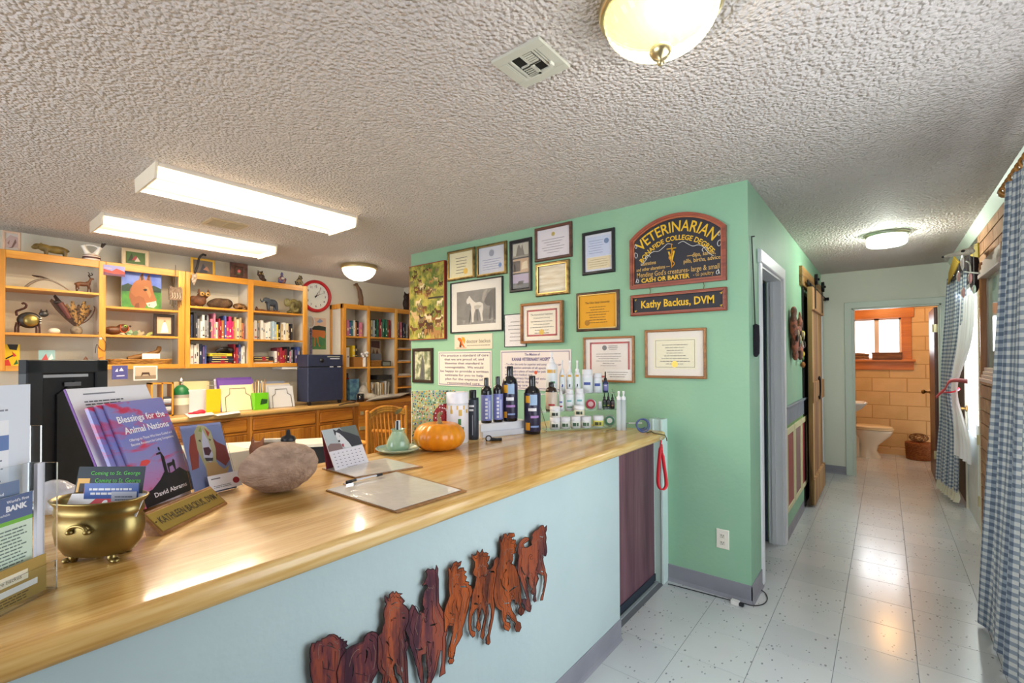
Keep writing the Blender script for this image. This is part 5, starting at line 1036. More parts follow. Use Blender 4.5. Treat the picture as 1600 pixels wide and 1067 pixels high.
stack('wokk', 2.150, 2.385, 1.389, 'of the right book bay stack', 12)
# ================================================================== clock, poster, racket
a = onx(495.4, 462.5, XL+.04); f = Fr((XL, a.y, a.z), (0, 1, 0), (0, 0, 1)); R = .198
t = thing('wall_clock', 'round white wall clock with a thick red rim', 'clock', f.p(0, -R, 0))
q = MB(); q.lathe(f.o, [(R, 0), (R, .03), (R-.008, .042), (R-.026, .046), (R-.036, .036), (R-.038, .012)], 40, C('#c4262e', .3), axis=f.n); q.build('rim', None, t)
q = MB(); q.lathe(f.o, [(R-.036, .010), (R-.036, .014)], 40, C('#e9efe9', .5), axis=f.n, smooth=False); q.build('face', None, t)
q = MB()
for k in range(1, 13): an = PI/2-k*PI/6; text(q, f, str(k), .122*math.cos(an), .122*math.sin(an)-.013, .027, C('#2a2c30'), align='C', d=.0148, bold=.012)
q.build('numerals', None, t)
for L, an, w in ((.075, 62, .006), (.115, 27, .004)):
    q = MB(); r_ = math.radians(an); q.poly(f, [(-.02*math.cos(r_)-w*math.sin(r_), -.02*math.sin(r_)+w*math.cos(r_)), (L*math.cos(r_), L*math.sin(r_)), (-.02*math.cos(r_)+w*math.sin(r_), -.02*math.sin(r_)-w*math.cos(r_))], .017, .019, C('#1c1c1e')); q.build('hour_hand' if L < .1 else 'minute_hand', None, t)
q = MB(); q.tube([f.p(0, 0, .021), f.p(.04, .03, .021), f.p(.055, .11, .021)], .0012, 4, C('#c43a3a')); q.cyl(f.p(0, 0, .014), f.p(0, 0, .023), .008, n=10, m=C('#1c1c1e')); q.build('second_hand', None, t)
a = onx(487.6, 496, XL); b = onx(509, 546, XL); u0, u1, v0, v1 = a.y, b.y, b.z, a.z
q = MB(); f = Fr((XL, 0, 0), (0, 1, 0), (0, 0, 1)); PP = lambda L: [(u0+x*(u1-u0), v0+y*(v1-v0)) for x, y in L]
q.fbox(f, u0, u1, v0, v1, 0, .003, C('#d8b8a0')); q.poly(f, PP([(0, 0), (1, 0), (1, .62), (0, .62)]), .0034, None, mat('poster_green', '#3c7a58', .6, col2='#5c8a4a', nscale=20)); q.poly(f, PP([(0, .62), (1, .6), (1, .72), (.5, .76), (0, .72)]), .0037, None, C('#2c3a34'))
q.poly(f, PP([(.3, .86), (.55, .98), (.8, .9), (.55, .84)]), .0038, None, C('#8a9cc0'))
q.poly(f, PP([(.0, .62), (.9, .60), (.98, .5), (.88, .36), (.7, .38), (.55, .42), (.42, .38), (.46, .2), (.58, .1), (.5, .08), (.36, .24), (.3, .38), (.22, .36), (.22, .1), (.12, .08), (.14, .36), (0, .4)]), .0040, None, C('#c07038'))
tag(q.build('foal_poster'), 'unframed poster of a brown foal below the red clock', 'poster')
a = onx(484, 503, XL+.05); b = onx(485, 560, XL+.05)
t = thing('bug_racket', 'electric bug racket with a round head leaning behind the air purifier', 'racket', (XL+.05, b.y, 1.30)); f = Fr((XL+.06, a.y, a.z), (0, 1, 0), (0, 0, 1))
q = MB(); q.tube([f.p(.055*math.cos(k*PI/10), .072*math.sin(k*PI/10), 0) for k in range(20)], .006, 6, C('#d8d8dc'), closed=True); q.build('rim', None, t)
q = MB()
for k in range(-4, 5): q.tube([f.p(k*.012, -.066*math.sqrt(1-(k/5)**2), 0), f.p(k*.012, .066*math.sqrt(1-(k/5)**2), 0)], .001, 4, C('#a8a8b0')); q.tube([f.p(-.05*math.sqrt(1-(k/5)**2), k*.014, 0), f.p(.05*math.sqrt(1-(k/5)**2), k*.014, 0)], .001, 4, C('#a8a8b0'))
q.build('mesh', None, t)
q = MB(); q.lathe(f.p(.01, -.072, 0), [(.010, 0), (.016, -.05), (.013, -.10), (.017, -.25), (.015, -.42), (.010, -.44)], 10, mat('racket_purple', '#4a3a5c', .5, col2='#8f86a0', nscale=60), axis=(0, 0, 1)); q.build('handle', None, t)
# ================================================================== figures and keepsakes on the shelves
LX = lambda y, z, x=-5.33: Matrix(((0, -1, 0, x), (1, 0, 0, y), (0, 0, 1, z), (0, 0, 0, 1)))     # local x: to the right, y: away, z: up
def SY(px, py, X=-5.33): return onx(px, py, X).y
ZT = 2.285
M_brz = mat('carved_brown', '#7a5228', .5, col2='#4c3018', nscale=14); M_dkb = mat('dark_carving', '#4a3020', .5, col2='#2c1c12', nscale=18)
def onepiece(name, label, catg, parts, vox, m, y, z, x=-5.33, s=1.0, extra=None, flip=1, root=None):
    t = thing(name, label, catg, (x, y, z)); X = LX(y, z, x) @ Matrix.Diagonal((s*flip, s, s, 1))
    sculpt('body', parts, vox*s, m, t, X)
    if extra: extra(t, X)
    return t
def PB(X): q = MB(); q.X = X; return q
# small framed pictures on top
def standing(name, label, x0, y0, x1, y1, w, mf, paint, X=-5.32, z=None, paper='#c8c0b8', th=.018, tilt=0, catg='picture'):
    a, b = onx(x0, (y0+y1)/2, X), onx(x1, (y0+y1)/2, X); cx = (x0+x1)/2; c0 = onx(cx, y0, X).z; c1 = onx(cx, y1, X).z if z is None else z
    f = Fr((X, 0, 0), (0, 1, 0), (0, 0, 1)); u0, u1, v0, v1 = a.y, b.y, c1, c0
    t = thing(name, label, catg, (X, (u0+u1)/2, v0))
    q = MB(); frame4(q, f, u0, u1, v0, v1, w, -.012, th-.012, mf); q.fbox(f, u0+w*.6, u1-w*.6, v0+w*.6, v1-w*.6, -.012, -.004, mf); q.build('frame', None, t)
    q = MB(); W, H = u1-u0-2*w, v1-v0-2*w; q.fbox(f, u0+w, u1-w, v0+w, v1-w, -.004, -.002, paper if not isinstance(paper, str) else C(paper))
    for k, (c, P) in enumerate(paint): q.poly(f, [(u0+w+x*W, v0+w+y*H) for x, y in P], -.0016+k*.0003, None, C(c) if isinstance(c, str) else c)
    q.build('print', None, t); return t
standing('standing_picture', 'pinkish-white framed sketch at the far left on top of the left cabinet', 3, 361, 33, 392, .018, C('#d8b8a0', .5), [('#b8a09c', [(0, .1), (1, .2), (1, .8), (.4, .9), (0, .6)]), ('#6c5048', [(.2, .1), (.5, .2), (.8, .7), (.9, .5), (.6, .15)]), ('#8a6a5c', [(.15, .4), (.35, .6), (.3, .3)])], z=ZT)
standing('standing_picture', 'pale wooden frame with a green and red print on top of the left cabinet', 190, 389, 233, 417, .030, C('#d6c09c', .5), [('#4c6a3c', [(0, 0), (1, 0), (1, 1), (0, 1)]), ('#2c3a24', [(.1, .2), (.3, .9), (.4, .3)]), ('#a04048', [(.3, .3), (.5, .75), (.65, .35)]), ('#d8c8b8', [(.45, .2), (.6, .6), (.75, .25)])], z=ZT)
standing('standing_picture', 'yellow-framed family photo with a black strap over it on the right cabinet', 298, 404, 336, 430, .022, C('#d8a838', .45), [('#6a6058', [(0, 0), (1, 0), (1, 1), (0, 1)]), ('#3a3c4c', [(.3, 0), (.5, .8), (.75, .1)]), ('#a87860', [(.5, .3), (.7, .6), (.85, .2)])], z=ZT)
rose = [('#4a3424', [(0, 0), (1, 0), (1, 1), (0, 1)]), ('#5c7a4c', [(.3, .2), (.6, .15), (.7, .3), (.4, .4)]), ('#c85a5c', [(.3, .45), (.45, .3), (.65, .35), (.72, .6), (.55, .75), (.35, .68)]), ('#e89088', [(.42, .48), (.55, .42), (.6, .56), (.48, .62)])]
standing('standing_picture', 'dark brown square frame with a red rose on top of the right cabinet', 359.5, 411, 387, 437, .045, M_brn, rose, z=ZT)
standing('standing_picture', 'dark-framed portrait of a figure in white on the left cabinet, right bay', 240, 491, 272.5, 524, .026, C('#2e2018', .4), [('#c8a888', [(0, 0), (1, 0), (1, 1), (0, 1)]), ('#e8dcd0', [(.25, .05), (.4, .6), (.55, .75), (.7, .5), (.8, .08)]), ('#a07050', [(.45, .7), (.55, .85), (.62, .7)])], z=1.662, X=-5.28)
# hippo
def hx(t, X): q = PB(X); [q.ell((x, -.026, .052), .004, C('#1c140c'), 6) for x in (-.085,)]; q.build('eye', None, t)
onepiece('hippo_figure', 'carved olive-brown hippo figure walking left on the cabinet top', 'figure', [('e', (0.02, 0, .05), (.075, .036, .033)), ('e', (-.05, 0, .056), (.04, .03, .03)), ('e', (-.088, 0, .062), (.03, .024, .022)), ('e', (-.105, 0, .05), (.022, .022, .016)), ('c', [(-.04, .018, .04), (-.04, .018, .006)], [.013, .012]), ('c', [(-.04, -.018, .04), (-.04, -.018, .006)], [.013, .012]), ('c', [(.07, .018, .04), (.07, .018, .006)], [.014, .012]), ('c', [(.07, -.018, .04), (.07, -.018, .006)], [.014, .012]), ('e', (-.072, .016, .085), (.007, .005, .008)), ('e', (-.072, -.016, .085), (.007, .005, .008)), ('c', [(.09, 0, .06), (.098, 0, .045)], [.004, .003])], .005, mat('olive_wood', '#8f7434', .45, col2='#5c4a20', nscale=12), SY(83, 395, -5.24), ZT, x=-5.24, extra=hx, s=1.0)
# wedding vase
t = thing('wedding_vase', 'white double-spout wedding vase with a brown banded base', 'vase', (-5.25, SY(143, 400, -5.25), ZT)); X = LX(SY(143, 400, -5.25), ZT, -5.25); s = PB(X)
q = PB(X); q.lathe((0, 0, 0), [(.04, 0), (.055, .012), (.058, .03), (.05, .048), (.03, .058), (.0, .06)], 20, C('#e6dcd0', .4)); q.build('body', None, t)
for sg in (-1, 1): q = PB(X); q.tube([(sg*.02, 0, .05), (sg*.034, 0, .075), (sg*.046, 0, .10), (sg*.054, 0, .122)], [.022, .017, .014, .018], 12, C('#ebe6de', .4)); q.build('spout', None, t)
q = PB(X); q.tube(cat([(-.044, 0, .115), (-.028, 0, .128), (0, 0, .132), (.028, 0, .128), (.044, 0, .115)]), .007, 8, C('#ebe6de', .4)); q.build('handle', None, t)
q = PB(X); q.lathe((0, 0, 0), [(.0592, .014), (.0600, .022), (.0592, .028)], 20, C('#4c2420')).lathe((0, 0, 0), [(.0575, .036), (.0560, .041)], 20, C('#8a5c38')); q.build('painted_band', None, t)
q = PB(X); q.poly(Fr((.056, 0, .10), (1, 0, 0), (0, 0, 1)), [(0, 0), (.022, .03), (.04, .06), (.03, .066), (.02, .06), (.008, .062), (.004, .045)], 0, .003, C('#2a1c18')); tag(q.build('feather'), 'small dark feather sticking out of the white wedding vase', 'feather')
# hanging bell mask at the cabinet stile
y = SY(274, 420, -5.19); t = thing('tin_mask_chime', 'brown tin mask with fringe hanging on a cord between the cabinets', 'ornament', (-5.19, y, 1.97)); X = LX(y, 1.97, -5.185)
q = PB(X); q.tube([(0, 0, .14), (.001, 0, .24), (0, 0, .36)], .0025, 5, C('#5c4a38')); q.build('cord', None, t)
q = PB(X); q.poly(Fr((0, 0, 0), (1, 0, 0), (0, 0, 1)), [(-.05, .03), (.05, .03), (.052, .13), (.04, .16), (.02, .148), (-.02, .148), (-.04, .16), (-.052, .13)], -.012, .012, mat('tin_brown', '#5c4434', .6, col2='#8a7460', nscale=60)); q.build('body', None, t)
for k in range(7): q = PB(X); q.tube([(-.042+k*.014, -.008, .04), (-.044+k*.0145, -.010, -.015-.012*(k % 3))], .0035, 5, C('#3a2a20')); q.build('fringe', None, t)
for k in range(4): q = PB(X); q.tube([(-.03+k*.02, -.014, .10), (-.024+k*.02, -.015, .06), (-.034+k*.02, -.014, .045)], .003, 5, C('#c8bca8')); q.build('painted_mark', None, t)
# black strap with tassel
y = SY(311, 420, -5.19); f = Fr((-5.185, 0, 0), (0, 1, 0), (0, 0, 1)); t = thing('feathered_strap', 'black strap with a pale feathered tag hanging over the yellow-framed photo', 'ornament', (-5.19, y, 2.12))
P = [onx(px, py, -5.178) for px, py in ((322, 399), (316, 398), (311, 404), (308, 416), (304, 427))]; q = MB(); q.tube(cat(P), [.010]*17, 7, C('#1e1a1c')); q.build('strap', None, t)
q = MB(); P = [(onx(px, py, -5.175).y, onx(px, py, -5.175).z) for px, py in ((300, 428), (307, 427), (307, 438), (303, 446), (299, 438))]; q.poly(f, P, .006, .012, mat('tag_feather', '#b8a898', .7, col2='#6a5648', nscale=60)); q.build('tag', None, t)
# little figures at the right on top
onepiece('owl_statuette', 'small dark owl statuette on a post on the right cabinet top', 'figure', [('e', (-.01, 0, .075), (.032, .026, .03)), ('e', (.008, 0, .045), (.03, .024, .035)), ('e', (.03, 0, .018), (.026, .022, .018)), ('e', (-.032, 0, .105), (.008, .006, .014)), ('e', (.012, 0, .103), (.008, .006, .014))], .005, M_dkb, SY(408, 430, -5.24), ZT, x=-5.24, s=1.0, extra=lambda t, X: [PB(X).ell((sx, -.026, .08), .009, C('#c8a860'), 8).ell((sx, -.034, .08), .005, C('#15100c'), 6).build('eye', None, t) for sx in (-.022, .004)])
onepiece('seated_figurine', 'small seated ceramic figurine in brown and blue on the cabinet top', 'figure', [('e', (0, 0, .025), (.045, .03, .025)), ('e', (0, 0, .062), (.028, .02, .032)), ('e', (0, 0, .105), (.016, .015, .018)), ('e', (-.032, -.01, .05), (.014, .014, .02)), ('e', (.032, -.01, .05), (.014, .014, .02)), ('e', (0, 0, .124), (.008, .008, .008))], .005, mat('figurine_glaze', '#8a5a48', .35, col2='#4c4a7c', nscale=30, nlo=.48, nhi=.54), SY(440.5, 436, -5.24), ZT, x=-5.24, extra=lambda t, X: PB(X).ell((0, -.024, .06), (.02, .01, .016), C('#c8b8a8')).build('shirt_front', None, t))
onepiece('tiger_statuette', 'mottled crouching big-cat statuette near the clock on the cabinet top', 'figure', [('e', (.0, 0, .05), (.034, .026, .04)), ('e', (.012, 0, .095), (.024, .022, .022)), ('e', (-.022, 0, .03), (.026, .024, .03)), ('e', (.026, -.01, .088), (.012, .012, .01)), ('e', (.002, 0, .118), (.007, .006, .008)), ('e', (.024, 0, .116), (.007, .006, .008)), ('c', [(.028, -.01, .05), (.034, -.012, .008)], [.011, .01]), ('c', [(-.035, 0, .02), (-.05, 0, .05)], [.007, .005])], .005, mat('tiger_mottle', '#8f7a50', .5, col2='#2c2018', nscale=70, nlo=.46, nhi=.54), SY(467.5, 438, -5.24), ZT, x=-5.24)
# bay 1: arched horn with a small lizard
y0 = SY(40, 450); y1 = SY(109, 452); zb = 2.011; ym = (y0+y1)/2
t = thing('arched_horn', 'slender grey-brown arched horn with a tiny lizard on it', 'ornament', (-5.33, ym, zb))
q = MB(); P = [(-5.33, y0+(y1-y0)*k/12, zb+.012+.078*math.sin(PI*(k/12)**.85)) for k in range(13)]; q.tube(P, [.010-.0004*k for k in range(13)], 8, C('#8f8070', .5)); q.build('horn', None, t)
q = MB(); yl = SY(62, 438); zl = zb+.104; q.tube(cat([(-5.33, yl-.045, zl+.008), (-5.33, yl-.02, zl+.004), (-5.33, yl+.02, zl), (-5.33, yl+.06, zl-.012)]), [.003, .004, .005, .006, .007, .008, .008, .008, .007, .005, .004, .003, .002], 6, M_dkb)
for dx in (-.02, .015): q.tube([(-5.33, yl+dx, zl), (-5.315, yl+dx+.012, zl-.006)], .0025, 5, M_dkb); q.tube([(-5.33, yl+dx, zl), (-5.345, yl+dx-.012, zl+.004)], .0025, 5, M_dkb)
q.build('lizard', None, t)
# antelope
def antl(t, X):
    for s_ in (-1, 1): q = PB(X); q.tube(cat([(.044, s_*.006, .15), (.036+.006*s_, s_*.010, .168), (.050+.012*s_, s_*.012, .182), (.040+.014*s_, s_*.014, .20)]), [.0045]*5+[.004]*4+[.003]*4, 6, M_dkb); q.build('horn', None, t)
    q = PB(X); q.lathe((0, 0, -.002), [(.060, 0), (.062, .004), (.060, .008)], 20, M_dkb, sy=.45); q.build('base', None, t)
onepiece('antelope_figure', 'carved brown antelope figure with curved horns facing right', 'figure', [('e', (-.01, 0, .085), (.052, .018, .022)), ('e', (.028, 0, .092), (.022, .017, .024)), ('c', [(.035, 0, .10), (.048, 0, .138)], [.014, .010]), ('e', (.058, 0, .142), (.018, .009, .009)), ('c', [(-.046, .008, .08), (-.052, .008, .04), (-.046, .008, .006)], [.012, .006, .005]), ('c', [(-.046, -.008, .08), (-.036, -.008, .04), (-.056, -.008, .006)], [.012, .006, .005]), ('c', [(.032, .008, .08), (.03, .008, .04), (.026, .008, .006)], [.010, .006, .005]), ('c', [(.032, -.008, .08), (.044, -.008, .04), (.048, -.008, .006)], [.010, .006, .005]), ('e', (.044, .01, .15), (.007, .003, .009)), ('c', [(-.06, 0, .09), (-.066, 0, .07)], [.005, .003])], .0042, mat('antelope_wood', '#7c4c2c', .4, col2='#52301a', nscale=12), SY(131, 440), zb, s=.92, extra=antl)
# metal cat with a round brass belly
yc = SY(46, 495, -5.30); t = thing('metal_cat', 'dark metal cat sculpture with a brass dish belly and curled tail', 'figure', (-5.30, yc, 1.656)); X = LX(yc, 1.656, -5.30); SC_ = X.copy(); X = X @ Matrix.Diagonal((.80, .8, .84, 1)); M_gun = mat('gunmetal', '#4c4a48', .4, .7, col2='#2e2a2a', nscale=10)
q = PB(X); q.lathe((-.0, .02, .125), [(.0, -.03), (.062, -.026), (.075, -.01), (.076, .01), (.062, .026), (0, .03)], 24, M_gun, axis=(0, -1, 0), sx=1.15); q.build('body_ring', None, t)
q = PB(X); q.lathe((.01, -.012, .122), [(0, .02), (.03, .017), (.05, .008), (.056, 0)], 24, mat('brass_dish', '#9c8a50', .35, .8), axis=(0, -1, 0)); q.build('belly_dish', None, t)
for lx in (-.095, -.075, .05, .072): q = PB(X); q.tube([(lx*.9, 0, .10), (lx, .005, .05), (lx, 0, .004)], [.010, .008, .009], 7, mat('copper_dark', '#4a2c26', .4, .6)); q.build('leg', None, t)
q = PB(X); q.ell((.10, 0, .19), (.036, .02, .03), M_gun, 14); q.build('head', None, t)
for ex in (.082, .122): q = PB(X); q.lathe((ex, 0, .212), [(.012, 0), (.0, .026)], 4, M_gun); q.build('ear', None, t)
q = PB(X); q.tube(cat([(-.085, 0, .16), (-.09, 0, .20), (-.06, 0, .22), (-.03, 0, .24), (-.022, 0, .268), (-.04, 0, .282), (-.052, 0, .272)]), [.010]*25, 7, mat('copper_dark')); q.build('tail', None, t)
for k in range(3): q = PB(X); q.ell((.076, -.03, .10+.022*k), (.010, .004, .006), C('#d8d4c8', .3), 8); q.build('rivet', None, t)
q = MB(); q.ell((-5.31, SY(85, 515, -5.31), 1.656+.025), (.030, .036, .025), C('#e2d6c0', .4), 16); tag(q.build('egg'), 'cream egg lying on the middle shelf between cat and feathers', 'egg')
# feather bundle in a stone pot
yp = SY(119, 515, -5.31); t = thing('feather_pot', 'small stone pot holding a fan of brown feathers and a quiver', 'ornament', (-5.31, yp, 1.656)); X = LX(yp, 1.656, -5.30) @ Matrix.Diagonal((.86, .6, .95, 1))
q = PB(X); q.lathe((0, 0, 0), [(.03, 0), (.042, .015), (.046, .04), (.038, .065), (.030, .075), (.0, .07)], 16, mat('stone_pot', '#8a7c68', .7, col2='#5c5244', nscale=30, bump=.5)); q.build('pot', None, t)
for ang, L, w, c in ((-38, .30, .05, '#3a2418'), (-30, .32, .04, '#2a1a14'), (-20, .22, .035, '#7a5a34'), (-8, .24, .04, '#94703e'), (4, .21, .035, '#5c4028'), (14, .25, .045, '#a07a42'), (24, .23, .04, '#86622f'), (33, .20, .03, '#5c3a20')):
    an = math.radians(ang); d_ = Vector((math.sin(an), 0, math.cos(an))); f = Fr((0, -.01+ang*.0003, .06), (math.cos(an), 0, -math.sin(an)), d_)
    q = PB(X); q.poly(f, [(-.004, 0), (.004, 0), (w*.45, L*.35), (w*.5, L*.75), (w*.2, L), (-w*.3, L*.97), (-w*.5, L*.7), (-w*.4, L*.35)], -.002, .002, mat('feather_%s' % c, c, .8, col2='#2a1a12', nscale=60, nlo=.45, nhi=.6)); q.build('feather', None, t)
q = PB(X); q.tube(cat([(.02, 0, .09), (.08, 0, .13), (.12, 0, .19), (.135, 0, .245), (.125, 0, .262)]), .005, 6, C('#4a2c1c')); q.build('curved_stick', None, t)
q = PB(X); q.tube([(-.05, -.02, .14), (-.12, -.02, .27)], [.018, .026], 8, C('#5c2c24')); q.ell((-.135, -.02, .275), (.034, .02, .016), C('#1e1614'), 10); q.build('quiver', None, t)
# bottom shelf, left bay
def card(name, label, x0, y0, x1, y1, X, paint, bg, z=None, catg='card', lean=0):
    a, b = onx(x0, (y0+y1)/2, X), onx(x1, (y0+y1)/2, X); cx = (x0+x1)/2; v1 = onx(cx, y0, X).z; v0 = onx(cx, y1, X).z if z is None else z
    f = Fr((X, 0, 0), (0, 1, 0), (0, 0, 1)); q = MB(); W, H = b.y-a.y, v1-v0; q.fbox(f, a.y, b.y, v0, v1, -.002, 0, C(bg, .5))
    for k, (c, P) in enumerate(paint): q.poly(f, [(a.y+x*W, v0+y*H) for x, y in P], .0004+k*.0002, None, C(c, .5) if isinstance(c, str) else c)
    return tag(q.build(name), label, catg)
zb1 = 1.388
card('bright_card', 'yellow, red and black patterned card on the bottom shelf at far left', 6, 538, 31, 556, -5.30, [('#c83a2c', [(0, .0), (.5, 0), (.3, .35), (0, .3)]), ('#1c1c1c', [(.2, 1), (.9, 1), (.8, .75), (.35, .78)]), ('#2a6a3a', [(.6, .1), (.9, .15), (.8, .35)]), ('#1c1c1c', [(.1, .4), (.7, .6), (.72, .54), (.12, .34)]), ('#c83a2c', [(.5, .7), (.8, .5), (.6, .45)])], '#e6c21c', zb1+.0)
card('fish_card', 'pale teal card with a red shape on the bottom left shelf', 60, 547, 86, 561, -5.30, [('#b84a4c', [(.1, .3), (.45, .8), (.6, .4), (.4, .1)]), ('#d8e0dc', [(.5, .3), (.8, .8), (.9, .5)]), ('#8a6a5c', [(.6, .1), (.9, .3), (.8, .1)])], '#8fb4b4', zb1)
q = MB(); yy = SY(134, 556, -5.32); q.lathe((-5.32, yy, zb1), [(.045, 0), (.05, .01), (.022, .05), (.0, .09)], 14, mat('cone_wood', '#7a5442', .7)); tag(q.build('wood_cone'), 'brown pointed cone on the bottom shelf beside the stile', 'ornament')
card('desert_card', 'red desert landscape postcard clipped to the top rail of the left cabinet', 161.5, 415, 195, 431, XF+.004, [('#a83c34', [(0, 0), (1, 0), (1, .5), (.6, .75), (.4, .45), (0, .6)]), ('#5c2c4c', [(0, 0), (1, 0), (1, .25), (.5, .2), (0, .3)]), ('#e0a8a0', [(.0, .7), (.4, .65), (.3, .75)])], '#8a8ac0', catg='postcard')
# the mule painting
X_ = -5.27; a, b = onx(190, 450, X_), onx(252, 450, X_); v1 = onx(221, 425, X_).z; v0 = 1.908; u0, u1 = a.y, b.y
t = thing('mule_painting', 'unframed painting of a brown mule head against blue sky', 'painting', (X_, (u0+u1)/2, v0)); f = Fr((X_, 0, 0), (0, 1, 0), (.0, 0, 1)); W, H = u1-u0, v1-v0; P = lambda L: [(u0+x*W, v0+y*H) for x, y in L]
q = MB(); q.fbox(f, u0, u1, v0, v1, -.018, 0, C('#e6e0d4')); q.build('canvas', None, t)
q = MB(); q.fbox(f, u0, u1, v0, v1, 0, .0006, mat('paint_sky', '#4a62b8', .5, col2='#7c92d0', nscale=7)); q.poly(f, P([(0, 0), (1, 0), (1, .5), (0, .45)]), .001, None, mat('paint_grass', '#2c6a2c', .5, col2='#4a8a34', nscale=16)); q.poly(f, P([(0, .44), (1, .48), (1, .58), (.8, .66), (.6, .56), (.3, .6), (.15, .66), (0, .58)]), .0013, None, C('#223c30'))
q.poly(f, P([(.18, .3), (.24, .1), (.36, .0), (.56, .0), (.62, .12), (.6, .4), (.3, .7), (.2, .5)]), .0016, None, C('#8a5230'))
q.poly(f, P([(.22, .42), (.26, .62), (.34, .74), (.42, .78), (.45, .9), (.52, .98), (.56, .8), (.6, .78), (.64, .92), (.70, .97), (.72, .8), (.74, .72), (.80, .45), (.86, .3), (.88, .12), (.80, .04), (.66, .06), (.60, .16), (.54, .3), (.42, .35), (.34, .3)]), .0019, None, C('#9c6038'))
q.poly(f, P([(.60, .16), (.66, .06), (.80, .04), (.88, .12), (.86, .24), (.74, .2)]), .0022, None, C('#d8c4b4')); q.poly(f, P([(.45, .88), (.51, .96), (.54, .8), (.48, .76)]), .0022, None, C('#4a2c20')); q.poly(f, P([(.62, .8), (.66, .92), (.69, .92), (.69, .78)]), .0022, None, C('#5c3424'))
q.poly(f, P([(.52, .52), (.60, .56), (.64, .52), (.58, .48)]), .0022, None, C('#1c120c')); q.poly(f, P([(.66, .12), (.70, .14), (.69, .09)]), .0024, None, C('#4a3a34')); q.poly(f, P([(.56, .62), (.66, .6), (.74, .4), (.70, .3), (.62, .46)]), .0021, None, C('#b87c4c')); q.poly(f, P([(.3, .0), (.34, .12), (.42, .16), (.44, .0)]), .0020, None, C('#6a3a22')); q.build('paint_layer', None, t)
# bay 2 middle shelf
onepiece('bird_gourd', 'brown gourd bird with a green eye and red beads at the left bay edge', 'figure', [('e', (-.03, 0, .05), (.085, .05, .05)), ('e', (.055, 0, .075), (.06, .05, .055)), ('c', [(-.1, 0, .05), (-.15, 0, .02)], [.03, .015]), ('e', (.09, 0, .03), (.03, .04, .03))], .008, mat('gourd_brown', '#6a4024', .4, col2='#4a2a18', nscale=8), SY(182, 510, -5.30), 1.663, x=-5.30, s=.78,
         extra=lambda t, X: (PB(X).ell((.07, -.048, .10), (.018, .008, .016), C('#7a9a3a'), 10).ell((.07, -.056, .10), .007, C('#15120c'), 8).build('eye', None, t), PB(X).tube(cat([(.03, -.05, .12), (.02, -.062, .06), (.05, -.066, .03), (.09, -.062, .05), (.10, -.05, .10)]), .004, 5, C('#b8481c')).build('beads', None, t), PB(X).tube([(.115, 0, .11), (.13, 0, .1)], .01, 6, C('#3a2418')).build('beak', None, t)))
q = MB(); rd = random.Random(4); yq = SY(213, 518, -5.27)
for k in range(9):
    a = Vector((-5.27+rd.uniform(-.02, .02), yq+rd.uniform(-.09, .09), 1.662)); d_ = Vector((rd.uniform(-.02, .02), rd.uniform(-.04, .04), rd.uniform(.02, .045))); f = Fr(a, (0, 1, 0), d_); q.poly(f, [(-.012, 0), (.012, 0), (.022, .03), (.0, .055), (-.02, .03)], 0, .002, C(rd.choice(['#9aa860', '#c8c080', '#7c9a78', '#b8b090']), .6))
tag(q.build('dried_leaves'), 'pale green dried leaves scattered before the dark-framed portrait', 'leaves', kind='stuff')
# tray basket with keepsakes
ya, yb = SY(172, 562, -5.24), SY(268, 562, -5.24); t = thing('tray_basket', 'long shallow wicker tray on the bottom shelf, right bay', 'basket', (-5.30, (ya+yb)/2, 1.388)); M_str = mat('straw', '#b8843c', .7, col2='#8a5a22', nscale=60, stretch=(1, .3, 1), bump=1, bscale=120)
q = MB()
for k in range(5): z = 1.394+k*.0125; q.tube([Vector((-5.30+(.062+.002*k)*math.copysign(abs(math.cos(a))**.5, math.cos(a)), (ya+yb)/2+((yb-ya)/2+.002*k)*math.copysign(abs(math.sin(a))**.4, math.sin(a)), z+.002*math.sin(9*a))) for a in [2*PI*i/36 for i in range(36)]], .0075, 5, M_str, closed=True)
q.build('wall', None, t); q = MB(); q.box((-5.36, ya+.01, 1.389), (-5.24, yb-.01, 1.397), M_str); q.build('bottom', None, t)
q = MB(); q.ell((-5.29, SY(190, 560, -5.29), 1.433), (.03, .042, .022), C('#d8c8a8', .4), 12); tag(q.build('shell'), 'cream shell resting at the left of the wicker tray', 'shell')
q = MB(); P = [onx(px, py, -5.31) for px, py in ((200, 562), (215, 558), (232, 554), (246, 549), (249, 541))]; q.tube(cat(P), [.028, .028, .028, .027, .026, .025, .024, .024, .023, .022, .021, .021, .02, .02, .02, .018, .014], 9, C('#7c5424', .6)); tag(q.build('leather_sheath'), 'curved tan leather sheath lying in the wicker tray', 'sheath')
card('flower_card', 'white card with dark red flowers standing in the wicker tray', 222, 552.5, 250, 563, -5.245, [('#6a2430', [(.15, .1), (.3, .5), (.45, .2)]), ('#6a2430', [(.5, .1), (.62, .55), (.8, .2)]), ('#4a5a3a', [(.1, 0), (.9, 0), (.8, .15), (.2, .12)])], '#e8e2dc', 1.402)
t = thing('beaded_moccasin', 'yellow-orange beaded pouch hanging on the middle stile of the left cabinet', 'ornament', (-5.19, SY(158, 540, -5.19), 1.43)); f = Fr((-5.2, 0, 0), (0, 1, 0), (0, 0, 1))
P = [(onx(px, py, -5.19).y, onx(px, py, -5.19).z) for px, py in ((155, 529), (158, 527), (161, 529), (163.5, 545), (162, 557), (153.5, 559), (153, 545))]; q = MB(); q.poly(f, P, .0, .012, C('#d08a28', .6)); q.build('pouch', None, t)
q = MB(); q.ell(onx(157.5, 529, -5.188), (.006, .012, .012), C('#e6dcc8'), 8); q.build('button', None, t)
